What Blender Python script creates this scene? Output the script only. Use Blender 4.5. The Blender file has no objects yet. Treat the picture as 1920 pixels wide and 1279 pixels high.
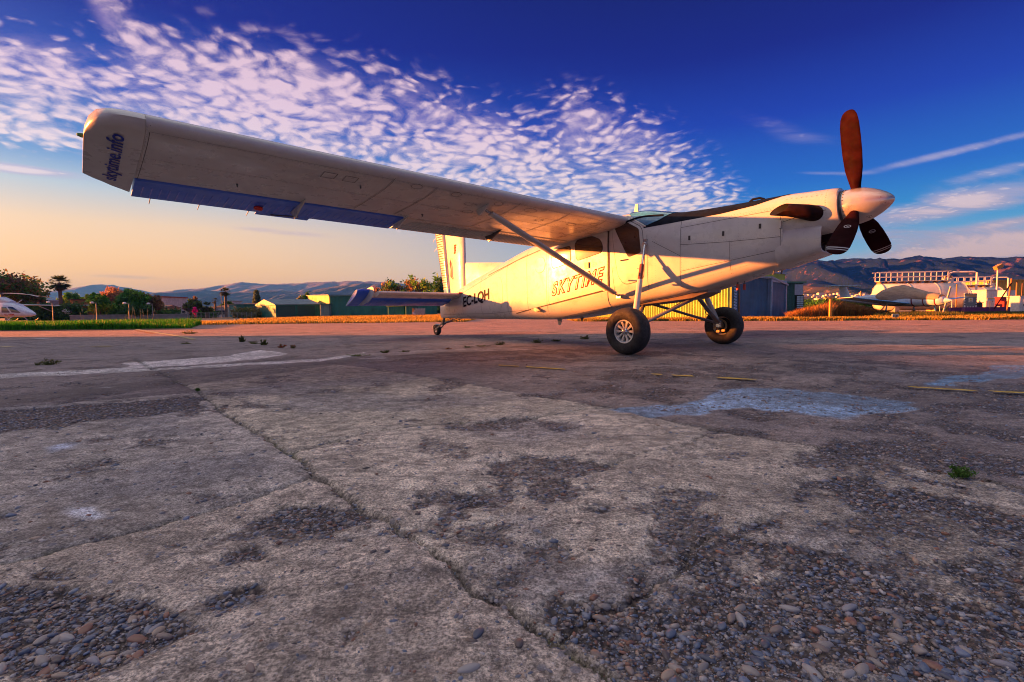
import bpy, bmesh, math, random
import numpy as np
from mathutils import Vector, Matrix
random.seed(7)
RNG = np.random.default_rng(7)
R = math.radians
S = bpy.context.scene
C = S.collection

# ------------------------------------------------------------------ camera
F_PX, CAM_H, PITCH, ROLL = 954.34, 0.7062, R(-3.4979), R(-0.6297)
fw = Vector((0, math.cos(PITCH), math.sin(PITCH)))
up0 = Vector((0, -math.sin(PITCH), math.cos(PITCH)))
rt0 = Vector((1, 0, 0))
rt = rt0 * math.cos(ROLL) + up0 * math.sin(ROLL)
up = -rt0 * math.sin(ROLL) + up0 * math.cos(ROLL)
cam_d = bpy.data.cameras.new('camera')
cam = bpy.data.objects.new('camera', cam_d)
C.objects.link(cam)
m = Matrix((rt, up, -fw)).transposed().to_4x4()
m.translation = Vector((0, 0, CAM_H))
cam.matrix_world = m
cam_d.sensor_width = 36
cam_d.lens = F_PX / 1920 * 36
cam_d.clip_start = 0.05
cam_d.clip_end = 20000
S.camera = cam

def P(px, py, Y):
    """point of the place seen at photo pixel (px,py) at Y metres in front of the camera"""
    v = fw + rt * ((px - 960) / F_PX) - up * ((py - 639.5) / F_PX)
    return Vector((0, 0, CAM_H)) + v * (Y / v.y)

def g(px, py, z=0.0):
    v = fw + rt * ((px - 960) / F_PX) - up * ((py - 639.5) / F_PX)
    return Vector((0, 0, CAM_H)) + v * ((z - CAM_H) / v.z)

def gx(px, Y):
    """x of a ground point Y metres away in column px"""
    return P(px, 583, Y).x

# ------------------------------------------------------------------ render, light
S.render.engine = 'CYCLES'
S.cycles.max_bounces = 6
S.cycles.diffuse_bounces = 3
S.cycles.glossy_bounces = 3
S.cycles.transmission_bounces = 3
S.cycles.volume_bounces = 0
S.cycles.sample_clamp_indirect = 6
S.cycles.filter_width = 1.05
try:
    S.cycles.use_denoising = True
except Exception:
    pass
S.view_settings.view_transform = 'Standard'
S.view_settings.look = 'None'
S.view_settings.exposure = EXPOSURE = 2.75
S.view_settings.gamma = 1
S.view_settings.use_curve_mapping = False

SUN_T = Vector((1.47, -0.173, -0.178)).normalized()      # the way the light travels
sun_d = bpy.data.lights.new('sun', 'SUN')
sun_d.energy = 5.0
sun_d.angle = R(0.6)
sun_d.color = (1.0, 0.26, 0.04)
sun = bpy.data.objects.new('sun', sun_d)
sun.rotation_euler = SUN_T.to_track_quat('-Z', 'Y').to_euler()
sun.location = (-60, 10, 30)
C.objects.link(sun)

def lin(c):
    return tuple(((v / 255) / 12.92 if v / 255 <= 0.04045 else ((v / 255 + 0.055) / 1.055) ** 2.4) for v in c)

class NT:
    """small node helper"""
    def __init__(s, tree):
        s.t = tree; s.n = tree.nodes; s.l = tree.links
    def put(s, sock, v):
        if hasattr(v, 'is_output') or isinstance(v, bpy.types.NodeSocket):
            s.l.new(v, sock)
        else:
            sock.default_value = v
    def math(s, op, a, b=0.0, c=None, clamp=False):
        n = s.n.new('ShaderNodeMath'); n.operation = op; n.use_clamp = clamp
        s.put(n.inputs[0], a); s.put(n.inputs[1], b)
        if c is not None: s.put(n.inputs[2], c)
        return n.outputs[0]
    def vmath(s, op, a, b=(0, 0, 0)):
        n = s.n.new('ShaderNodeVectorMath'); n.operation = op
        s.put(n.inputs[0], a); s.put(n.inputs[1], b)
        return n.outputs[0]
    def smooth(s, v, a, b, lo=0.0, hi=1.0):
        n = s.n.new('ShaderNodeMapRange'); n.interpolation_type = 'SMOOTHSTEP'
        s.put(n.inputs[0], v); n.inputs[1].default_value = a; n.inputs[2].default_value = b
        n.inputs[3].default_value = lo; n.inputs[4].default_value = hi
        return n.outputs[0]
    def mix(s, f, a, b, mode='MIX'):
        n = s.n.new('ShaderNodeMixRGB'); n.blend_type = mode
        s.put(n.inputs[0], f)
        for k, v in ((1, a), (2, b)):
            if isinstance(v, (tuple, list)) and len(v) == 3: v = (*v, 1)
            s.put(n.inputs[k], v)
        return n.outputs[0]
    def ramp(s, f, stops):
        n = s.n.new('ShaderNodeValToRGB'); e = n.color_ramp.elements
        while len(e) < len(stops): e.new(0.5)
        for q, (p, c) in zip(e, sorted(stops)):
            q.position = p; q.color = (*c, 1)
        s.put(n.inputs[0], f)
        return n.outputs[0]
    def noise(s, vec, scale, detail=4, rough=0.55, dist=0.0, out=0):
        n = s.n.new('ShaderNodeTexNoise')
        if vec is not None: s.l.new(vec, n.inputs['Vector'])
        n.inputs['Scale'].default_value = scale; n.inputs['Detail'].default_value = detail
        n.inputs['Roughness'].default_value = rough; n.inputs['Distortion'].default_value = dist
        return n.outputs[out]
    def voronoi(s, vec, scale, feature='F1', out=0, rnd=1.0, smooth=None):
        n = s.n.new('ShaderNodeTexVoronoi'); n.feature = feature
        if vec is not None: s.l.new(vec, n.inputs['Vector'])
        n.inputs['Scale'].default_value = scale
        n.inputs['Randomness'].default_value = rnd
        if smooth is not None and 'Smoothness' in n.inputs: n.inputs['Smoothness'].default_value = smooth
        return n.outputs[out]
    def sep(s, v):
        n = s.n.new('ShaderNodeSeparateXYZ'); s.l.new(v, n.inputs[0]); return n.outputs
    def comb(s, x, y, z=0.0):
        n = s.n.new('ShaderNodeCombineXYZ')
        s.put(n.inputs[0], x); s.put(n.inputs[1], y); s.put(n.inputs[2], z); return n.outputs[0]

# ------------------------------------------------------------------ sky
world = bpy.data.worlds.new('World')
S.world = world
world.use_nodes = True
wt = NT(world.node_tree)
wt.n.clear()
tc = wt.n.new('ShaderNodeTexCoord').outputs['Generated']
dx, dy, dz = wt.sep(tc)[0:3]
el = wt.math('MULTIPLY', wt.math('ARCSINE', dz), 180 / math.pi)       # elevation, degrees
az = wt.math('MULTIPLY', wt.math('ARCTAN2', dx, dy), 180 / math.pi)   # azimuth from +Y towards +X, degrees
elp = wt.math('MAXIMUM', el, 0.0)
f_el = wt.math('DIVIDE', elp, 90.0)
def stops(L): return [(e / 90, lin(c)) for e, c in L]
west = wt.ramp(f_el, stops([(0, (255, 176, 98)), (4, (252, 192, 120)), (8, (240, 202, 162)), (11, (186, 198, 208)),
                            (14, (70, 142, 208)), (19, (26, 78, 184)), (26, (12, 24, 138)), (40, (10, 14, 100)), (90, (10, 14, 86))]))
east = wt.ramp(f_el, stops([(0, (228, 200, 190)), (2.5, (205, 196, 198)), (5, (134, 182, 208)), (8, (52, 148, 206)), (12, (28, 106, 200)),
                            (18, (18, 58, 174)), (24, (10, 24, 132)), (33, (8, 12, 92)), (90, (8, 12, 76))]))
cosa = wt.math('COSINE', wt.math('MULTIPLY', wt.math('ADD', az, 83.3), math.pi / 180))   # 1 towards the sun
f_w = wt.smooth(cosa, -0.35, 0.72)
base = wt.mix(f_w, east, west)
lift = wt.math('ADD', 1.0, wt.math('MULTIPLY', wt.smooth(elp, 0, 16, 1.0, 0.0), wt.math('MULTIPLY_ADD', f_w, 0.30, 0.12)))
base = wt.mix(1.0, base, wt.comb(lift, lift, lift), 'MULTIPLY')
# the glow round the low sun (just out of frame on the left)
hcos = wt.math('MULTIPLY', cosa, wt.math('COSINE', wt.math('MULTIPLY', el, math.pi / 180)))
glow = wt.math('MULTIPLY', wt.math('POWER', wt.math('MAXIMUM', hcos, 0.0), 14.0), 3.5)
glow = wt.math('MULTIPLY', glow, wt.smooth(elp, 0, 55, 1.0, 0.0))
glow_c = wt.mix(1.0, (1.0, 0.52, 0.20), wt.mix(0.0, (0, 0, 0), (0, 0, 0)), 'ADD')
sky_n = wt.n.new('ShaderNodeTexSky')
sky_n.sky_type = 'NISHITA'
sky_n.sun_disc = False
sky_n.sun_elevation = math.asin(-SUN_T.z)
sky_n.sun_rotation = math.atan2(-SUN_T.x, -SUN_T.y) % (2 * math.pi)
nis = wt.mix(1.0, sky_n.outputs[0], (0.30, 0.30, 0.30), 'MULTIPLY')
# clouds: soft fields of altocumulus and a few long streaks, laid out by azimuth and elevation
def azel(px, py):
    v = (fw + rt * ((px - 960) / F_PX) - up * ((py - 639.5) / F_PX)).normalized()
    return math.degrees(math.atan2(v.x, v.y)), math.degrees(math.asin(v.z))
def blob(px, py, a, b, ang, amp=1.0):
    c0 = azel(px, py); t = R(ang)
    u = azel(px + math.cos(t) * a, py + math.sin(t) * a); w = azel(px - math.sin(t) * b, py + math.cos(t) * b)
    U = (u[0] - c0[0], u[1] - c0[1]); W = (w[0] - c0[0], w[1] - c0[1])
    det = U[0] * W[1] - U[1] * W[0]
    A = (W[1] / det, -W[0] / det, -U[1] / det, U[0] / det)
    x = wt.math('SUBTRACT', az, c0[0]); y = wt.math('SUBTRACT', el, c0[1])
    p = wt.math('MULTIPLY_ADD', x, A[0], wt.math('MULTIPLY', y, A[1]))
    q = wt.math('MULTIPLY_ADD', x, A[2], wt.math('MULTIPLY', y, A[3]))
    r2 = wt.math('MULTIPLY_ADD', p, p, wt.math('MULTIPLY', q, q))
    return wt.math('MULTIPLY', wt.math('EXPONENT', wt.math('MULTIPLY', r2, -1.0)), amp)
def ovr(c0, a, b, amp):
    """unseen cloud added overhead, past the top left of the view, for ambient light"""
    x = wt.math('DIVIDE', wt.math('SUBTRACT', az, c0[0]), a); y = wt.math('DIVIDE', wt.math('SUBTRACT', el, c0[1]), b)
    return wt.math('MULTIPLY', wt.math('EXPONENT', wt.math('MULTIPLY', wt.math('MULTIPLY_ADD', x, x, wt.math('MULTIPLY', y, y)), -1.0)), amp)
def addup(L):
    o = L[0]
    for q in L[1:]: o = wt.math('ADD', o, q)
    return o
puffs = addup([blob(60, 150, 230, 68, 14, 1.05), blob(330, 235, 220, 45, 22, 0.9), blob(215, 40, 95, 26, 52, 1.0), blob(330, 125, 100, 26, 42, 0.95),
               blob(20, 232, 230, 40, 10, 1.05), blob(430, 310, 280, 60, 18, 1.0), blob(930, 360, 280, 50, 14, 0.95), blob(700, 320, 200, 60, 18, 0.7), blob(1180, 385, 150, 30, 8, 0.6), blob(560, 215, 240, 80, 14, 1.15), blob(760, 270, 250, 85, 20, 1.1), blob(980, 310, 210, 70, 28, 1.0),
               blob(1110, 240, 75, 45, 35, 0.75), blob(1200, 300, 150, 75, 30, 1.0), blob(1230, 360, 170, 45, 14, 0.75), wt.math('MULTIPLY', wt.smooth(el, 34, 48, 0.0, 1.5), wt.smooth(cosa, -0.75, 0.1, 0.35, 1.0)), ovr((-95, 34), 30, 10, 0.9)])  # closing terms add out-of-view cloud cover as fill light
streaks = addup([blob(40, 318, 130, 11, 7, 1.0), blob(250, 520, 130, 5, 3, 0.5), blob(535, 436, 110, 7, 5, 0.6), blob(1830, 372, 190, 24, -9, 1.0),
                 blob(1800, 282, 210, 9, -14, 0.7), blob(1870, 320, 120, 12, -12, 0.6), blob(1700, 409, 130, 16, -3, 0.55), blob(1870, 448, 230, 24, -4, 1.0), blob(1790, 478, 260, 14, -2, 0.9), blob(1900, 415, 120, 10, -8, 0.7), blob(1470, 246, 120, 26, 14, 0.42),
                 blob(1545, 325, 90, 5, 0, 0.45), blob(1250, 455, 200, 9, 3, 0.3), blob(1640, 440, 140, 14, -2, 0.5)])
inv = wt.math('DIVIDE', 1.0, wt.math('ADD', wt.math('MAXIMUM', dz, 0.0), 0.16))
pv = wt.comb(wt.math('MULTIPLY', dx, inv), wt.math('MULTIPLY', dy, inv), 0.0)
warp = wt.vmath('ADD', pv, wt.vmath('MULTIPLY', wt.noise(pv, 2.6, 3, 0.5, 0, 1), (0.22, 0.22, 0)))
n1 = wt.noise(warp, 16.0, 8, 0.68, 0.3)
v1 = wt.voronoi(wt.vmath('ADD', warp, wt.vmath('MULTIPLY', wt.noise(warp, 14, 3, 0.6, 0, 1), (0.05, 0.05, 0))), 25.0, 'SMOOTH_F1', 0, 1.0, 0.9)
cell = wt.math('SUBTRACT', 0.62, v1)
big = wt.noise(pv, 1.7, 3, 0.5)
dens = wt.math('ADD', wt.math('MULTIPLY', n1, 1.45), wt.math('MULTIPLY', cell, 1.5))
dens = wt.math('ADD', dens, wt.math('MULTIPLY', wt.math('SUBTRACT', big, 0.5), 1.6))
dens = wt.math('ADD', dens, wt.math('MULTIPLY', wt.math('MINIMUM', puffs, 1.25), 0.62))
veil = wt.math('MULTIPLY', wt.smooth(puffs, 0.30, 1.15, 0.0, 0.66), wt.smooth(wt.noise(warp, 7.0, 8, 0.72), 0.36, 0.64))
ca = wt.math('MINIMUM', wt.math('MULTIPLY', wt.smooth(dens, 1.02, 2.45), 1.25), 1.0)
ca = wt.math('MULTIPLY', wt.math('MAXIMUM', ca, veil), wt.smooth(puffs, 0.08, 0.5))
n2 = wt.noise(wt.vmath('MULTIPLY', wt.vmath('ADD', pv, wt.vmath('MULTIPLY', wt.noise(pv, 1.2, 2, 0.5, 0, 1), (0.6, 0.6, 0))), (0.55, 2.0, 1)), 2.4, 6, 0.62)
sa = wt.smooth(wt.math('ADD', wt.math('MULTIPLY', streaks, 0.8), n2), 0.60, 1.35)
sa = wt.math('MULTIPLY', sa, wt.smooth(streaks, 0.05, 0.5))
alpha = wt.math('MAXIMUM', wt.math('MULTIPLY', ca, 0.93), wt.math('MULTIPLY', sa, 0.9))
shade = wt.smooth(wt.math('MAXIMUM', dens, wt.math('MULTIPLY', sa, 1.55)), 1.15, 1.75)
cc_hi = wt.ramp(f_el, stops([(0, (255, 206, 172)), (6, (246, 206, 196)), (12, (250, 228, 230)), (20, (240, 208, 224)), (32, (236, 190, 206)), (50, (236, 232, 232)), (90, (240, 238, 236))]))
cc_lo = wt.ramp(f_el, stops([(0, (228, 180, 160)), (6, (196, 170, 186)), (12, (196, 186, 214)), (20, (160, 140, 194)), (32, (160, 120, 180)), (50, (220, 190, 196)), (90, (236, 205, 196))]))
cc = wt.mix(shade, cc_lo, cc_hi)
ccb = wt.smooth(el, 32, 50, 1.0, 1.9)   # unseen overhead cloud made brighter to lift the light on the ground
skyc = wt.mix(alpha, base, wt.mix(1.0, cc, wt.comb(ccb, ccb, ccb), 'MULTIPLY'))
skyc = wt.mix(1.0, skyc, wt.mix(1.0, glow_c, wt.comb(glow, glow, glow), 'MULTIPLY'), 'ADD')
# the band of view is exposed as in the photograph; EXPOSURE is taken back out of the sky
K = 10.0 / (2 ** EXPOSURE)
skyc = wt.mix(1.0, skyc, (K, K, K), 'MULTIPLY')
skyc = wt.mix(1.0, skyc, wt.mix(1.0, nis, (0.05, 0.05, 0.05), 'MULTIPLY'), 'ADD')
bg = wt.n.new('ShaderNodeBackground')
bg.inputs[1].default_value = 0.1
wt.l.new(skyc, bg.inputs[0])
wo = wt.n.new('ShaderNodeOutputWorld')
wt.l.new(bg.outputs[0], wo.inputs[0])
world.cycles.sampling_method = 'MANUAL'
world.cycles.sample_map_resolution = 512

# ------------------------------------------------------------------ object helpers
def props(o, label=None, cat=None, group=None, kind=None):
    if label: o['label'] = label
    if cat: o['category'] = cat
    if group: o['group'] = group
    if kind: o['kind'] = kind
    return o

def thing(name, label, cat, loc=(0, 0, 0), rz=0.0, group=None):
    o = bpy.data.objects.new(name, None)
    o.empty_display_size = 0.2
    o.location = loc; o.rotation_euler = (0, 0, rz)
    C.objects.link(o)
    return props(o, label, cat, group)

def link_mesh(name, me, parent=None):
    o = bpy.data.objects.new(name, me)
    C.objects.link(o)
    if parent: o.parent = parent
    return o

def copy_tree(o, parent=None, top=True):
    c = o.copy(); C.objects.link(c)
    if parent: c.parent = parent
    for ch in list(o.children):
        copy_tree(ch, c, False)
    return c

def np_mesh(name, V, Fq, mats=(), col=None, smooth=False, attr=None):
    """big meshes straight from arrays; Fq is (n,3) or (n,4)"""
    me = bpy.data.meshes.new(name)
    V = np.asarray(V, np.float32); Fq = np.asarray(Fq, np.int32)
    k = Fq.shape[1]
    me.vertices.add(len(V)); me.vertices.foreach_set('co', V.ravel())
    me.loops.add(Fq.size); me.loops.foreach_set('vertex_index', Fq.ravel())
    me.polygons.add(len(Fq))
    me.polygons.foreach_set('loop_start', np.arange(len(Fq), dtype=np.int32) * k)
    me.polygons.foreach_set('loop_total', np.full(len(Fq), k, np.int32))
    if smooth: me.polygons.foreach_set('use_smooth', np.ones(len(Fq), bool))
    me.update(calc_edges=True)
    if col is not None:
        a = me.color_attributes.new('Col', 'FLOAT_COLOR', 'POINT')
        cc_ = np.ones((len(V), 4), np.float32); cc_[:, :3] = col
        a.data.foreach_set('color', cc_.ravel())
    if attr:
        for nm, arr in attr.items():
            a = me.attributes.new(nm, 'FLOAT', 'POINT')
            a.data.foreach_set('value', np.asarray(arr, np.float32))
    for m_ in mats: me.materials.append(m_)
    return me

class MB:
    """collects shapes into ONE mesh"""
    def __init__(s): s.v = []; s.f = []; s.mi = []; s.cur = 0
    def add(s, V, Fa):
        b = len(s.v); s.v += [tuple(p) for p in V]
        s.f += [tuple(b + i for i in q) for q in Fa]; s.mi += [s.cur] * len(Fa); return s
    def box(s, c, d, rz=0.0, M=None):
        hx, hy, hz = d[0] / 2, d[1] / 2, d[2] / 2
        pts = [Vector((x, y, z)) for x in (-hx, hx) for y in (-hy, hy) for z in (-hz, hz)]
        rot = M if M is not None else Matrix.Rotation(rz, 3, 'Z')
        pts = [rot @ p + Vector(c) for p in pts]
        return s.add(pts, [(0, 1, 3, 2), (4, 6, 7, 5), (0, 4, 5, 1), (2, 3, 7, 6), (0, 2, 6, 4), (1, 5, 7, 3)])
    def tube(s, p0, p1, r0, r1=None, n=12, caps=True, flat=1.0, side=None):
        if r1 is None: r1 = r0
        p0 = Vector(p0); p1 = Vector(p1); d = (p1 - p0).normalized()
        a = Vector(side) if side is not None else (Vector((0, 0, 1)) if abs(d.z) < 0.9 else Vector((1, 0, 0)))
        u = d.cross(a).normalized(); w = d.cross(u).normalized()
        V = []
        for p, r in ((p0, r0), (p1, r1)):
            for k in range(n):
                t = 2 * math.pi * k / n
                V.append(p + u * (math.cos(t) * r * flat) + w * (math.sin(t) * r))
        Fa = [(k, (k + 1) % n, n + (k + 1) % n, n + k) for k in range(n)]
        if caps: Fa += [tuple(range(n - 1, -1, -1)), tuple(range(n, 2 * n))]
        return s.add(V, Fa)
    def path(s, pts, r, n=10, caps=True):
        pts = [Vector(p) for p in pts]; rings = []
        ref = Vector((0, 0, 1))
        for i, p in enumerate(pts):
            d = (pts[min(i + 1, len(pts) - 1)] - pts[max(i - 1, 0)]).normalized()
            a = ref if abs(d.dot(ref)) < 0.95 else Vector((1, 0, 0))
            u = d.cross(a).normalized(); w = d.cross(u).normalized()
            rr = r[i] if isinstance(r, (list, tuple)) else r
            rings.append([p + u * (math.cos(2 * math.pi * k / n) * rr) + w * (math.sin(2 * math.pi * k / n) * rr) for k in range(n)])
        return s.loft(rings, caps, caps)
    def loft(s, rings, cap0=True, cap1=True, closed=True):
        n = len(rings[0]); V = [p for r_ in rings for p in r_]; Fa = []
        for i in range(len(rings) - 1):
            for k in range(n if closed else n - 1):
                k2 = (k + 1) % n
                Fa.append((i * n + k, i * n + k2, (i + 1) * n + k2, (i + 1) * n + k))
        if cap0: Fa.append(tuple(range(n - 1, -1, -1)))
        if cap1: Fa.append(tuple((len(rings) - 1) * n + k for k in range(n)))
        return s.add(V, Fa)
    def revolve(s, prof, o, axis, n=32, cap0=False, cap1=False):
        """prof: [(a along axis, radius)]"""
        o = Vector(o); d = Vector(axis).normalized()
        a = Vector((0, 0, 1)) if abs(d.z) < 0.9 else Vector((1, 0, 0))
        u = d.cross(a).normalized(); w = d.cross(u).normalized()
        rings = [[o + d * h + u * (math.cos(2 * math.pi * k / n) * max(r_, 1e-4)) + w * (math.sin(2 * math.pi * k / n) * max(r_, 1e-4)) for k in range(n)] for h, r_ in prof]
        return s.loft(rings, cap0, cap1)
    def prism(s, poly, ext):
        """poly: list of 3D points; ext: vector"""
        n = len(poly); e = Vector(ext)
        V = [Vector(p) for p in poly] + [Vector(p) + e for p in poly]
        return s.add(V, [tuple(range(n - 1, -1, -1)), tuple(range(n, 2 * n))] + [(k, (k + 1) % n, n + (k + 1) % n, n + k) for k in range(n)])
    def mesh(s, name, mats, smooth=True, ang=35, tri=False, bevel=0.0):
        bm = bmesh.new()
        vs = [bm.verts.new(p) for p in s.v]
        for q, mi in zip(s.f, s.mi):
            try:
                fc = bm.faces.new([vs[i] for i in q]); fc.material_index = mi
            except ValueError:
                pass
        bmesh.ops.remove_doubles(bm, verts=bm.verts, dist=1e-5)
        bmesh.ops.recalc_face_normals(bm, faces=bm.faces)
        if bevel:
            ed = [e for e in bm.edges if len(e.link_faces) == 2 and e.calc_face_angle(0) > 0.6]
            bmesh.ops.bevel(bm, geom=ed, offset=bevel, segments=2, affect='EDGES', clamp_overlap=True)
        me = bpy.data.meshes.new(name)
        bm.to_mesh(me); bm.free()
        for m_ in (mats if isinstance(mats, (list, tuple)) else [mats]): me.materials.append(m_)
        if smooth:
            me.polygons.foreach_set('use_smooth', np.ones(len(me.polygons), bool))
            me.set_sharp_from_angle(angle=R(ang))
        return me
    def build(s, name, mats, parent=None, smooth=True, ang=35, bevel=0.0):
        return link_mesh(name, s.mesh(name, mats, smooth, ang, bevel=bevel), parent)

# ------------------------------------------------------------------ materials
MATS = {}
def mat(name, col, rough=0.6, metal=0.0, var=0.12, vscale=6.0, bump=0.0, bscale=40.0, coat=0.0, dirt=None, dscale=1.5, trans=0.0, spec=0.5, alpha=None, stretch=None):
    if name in MATS: return MATS[name]
    m_ = bpy.data.materials.new(name); m_.use_nodes = True
    t = NT(m_.node_tree); b = m_.node_tree.nodes['Principled BSDF']
    tcn = t.n.new('ShaderNodeTexCoord').outputs['Object']
    if stretch: tcn = t.vmath('MULTIPLY', tcn, stretch)
    nz = t.noise(tcn, vscale, 5, 0.6)
    lo = tuple(c * (1 - var) for c in col); hi = tuple(min(1, c * (1 + var)) for c in col)
    c_ = t.mix(t.smooth(nz, 0.3, 0.7), lo, hi)
    if dirt:
        d_ = t.noise(tcn, dscale, 6, 0.68, 0.4)
        c_ = t.mix(t.smooth(d_, 0.52, 0.78, 0, dirt[3]), c_, dirt[:3])
    t.l.new(c_, b.inputs['Base Color'])
    r_ = t.smooth(t.noise(tcn, vscale * 1.7, 3, 0.5), 0.3, 0.7, max(0.02, rough * 0.85), min(1, rough * 1.15))
    t.l.new(r_, b.inputs['Roughness'])
    b.inputs['Metallic'].default_value = metal
    b.inputs['Specular IOR Level'].default_value = spec
    b.inputs['Coat Weight'].default_value = coat
    b.inputs['Coat Roughness'].default_value = 0.12
    b.inputs['Transmission Weight'].default_value = trans
    if bump:
        bn = t.n.new('ShaderNodeBump'); bn.inputs['Strength'].default_value = bump; bn.inputs['Distance'].default_value = 0.01
        t.l.new(t.noise(tcn, bscale, 4, 0.6), bn.inputs['Height'])
        t.l.new(bn.outputs[0], b.inputs['Normal'])
    MATS[name] = m_
    return m_

def mat_attr(name, rough=0.85, mult=1.0, var=0.25, vscale=30.0, trans=0.0, spec=0.3):
    """colour from the mesh's own 'Col' attribute (kind of stone, kind of leaf)"""
    if name in MATS: return MATS[name]
    m_ = bpy.data.materials.new(name); m_.use_nodes = True
    t = NT(m_.node_tree); b = m_.node_tree.nodes['Principled BSDF']
    a = t.n.new('ShaderNodeVertexColor'); a.layer_name = 'Col'
    tcn = t.n.new('ShaderNodeTexCoord').outputs['Object']
    nz = t.smooth(t.noise(tcn, vscale, 4, 0.6), 0.25, 0.75, mult * (1 - var), mult * (1 + var))
    c_ = t.mix(1.0, a.outputs[0], t.comb(nz, nz, nz), 'MULTIPLY')
    t.l.new(c_, b.inputs['Base Color'])
    b.inputs['Roughness'].default_value = rough
    b.inputs['Specular IOR Level'].default_value = spec
    if trans:
        tr = t.n.new('ShaderNodeBsdfTranslucent'); t.l.new(c_, tr.inputs[0])
        mx = t.n.new('ShaderNodeMixShader'); mx.inputs[0].default_value = trans
        t.l.new(b.outputs[0], mx.inputs[1]); t.l.new(tr.outputs[0], mx.inputs[2])
        out = [n for n in t.n if n.type == 'OUTPUT_MATERIAL'][0]
        t.l.new(mx.outputs[0], out.inputs[0])
    MATS[name] = m_
    return m_

# numpy value noise
_H = np.random.default_rng(99).random((256, 256)).astype(np.float64)
def vnoise(x, y):
    xi = np.floor(x).astype(int); yi = np.floor(y).astype(int)
    fx = x - xi; fy = y - yi
    fx = fx * fx * (3 - 2 * fx); fy = fy * fy * (3 - 2 * fy)
    h = lambda a, b: _H[a & 255, b & 255]
    return (h(xi, yi) * (1 - fx) + h(xi + 1, yi) * fx) * (1 - fy) + (h(xi, yi + 1) * (1 - fx) + h(xi + 1, yi + 1) * fx) * fy
def fbm(x, y, o=4, g_=0.5):
    s_ = 0; a = 1; n = 0
    for k in range(o):
        s_ = s_ + a * vnoise(x * 2 ** k + 17.3 * k, y * 2 ** k + 9.1 * k); n += a; a *= g_
    return s_ / n
def seg_dist(X, Y, pts):
    """distance of points to a polyline"""
    D = np.full(X.shape, 1e9)
    for (x0, y0), (x1, y1) in zip(pts[:-1], pts[1:]):
        dx_, dy_ = x1 - x0, y1 - y0; L = dx_ * dx_ + dy_ * dy_ + 1e-12
        t = np.clip(((X - x0) * dx_ + (Y - y0) * dy_) / L, 0, 1)
        D = np.minimum(D, np.hypot(X - x0 - t * dx_, Y - y0 - t * dy_))
    return D
def inside(X, Y, pts):
    r_ = np.zeros(X.shape, bool); n = len(pts)
    for i in range(n):
        x0, y0 = pts[i]; x1, y1 = pts[(i + 1) % n]
        if y0 == y1: continue
        c_ = ((y0 > Y) != (y1 > Y)) & (X < (x1 - x0) * (Y - y0) / (y1 - y0) + x0)
        r_ ^= c_
    return r_
def sdist(X, Y, pts):
    d = seg_dist(X, Y, list(pts) + [pts[0]])
    return np.where(inside(X, Y, pts), d, -d)
def sstep(x, a, b):
    t = np.clip((x - a) / (b - a), 0, 1); return t * t * (3 - 2 * t)
def G2(L): return [tuple(g(*p)[:2]) for p in L]

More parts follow.
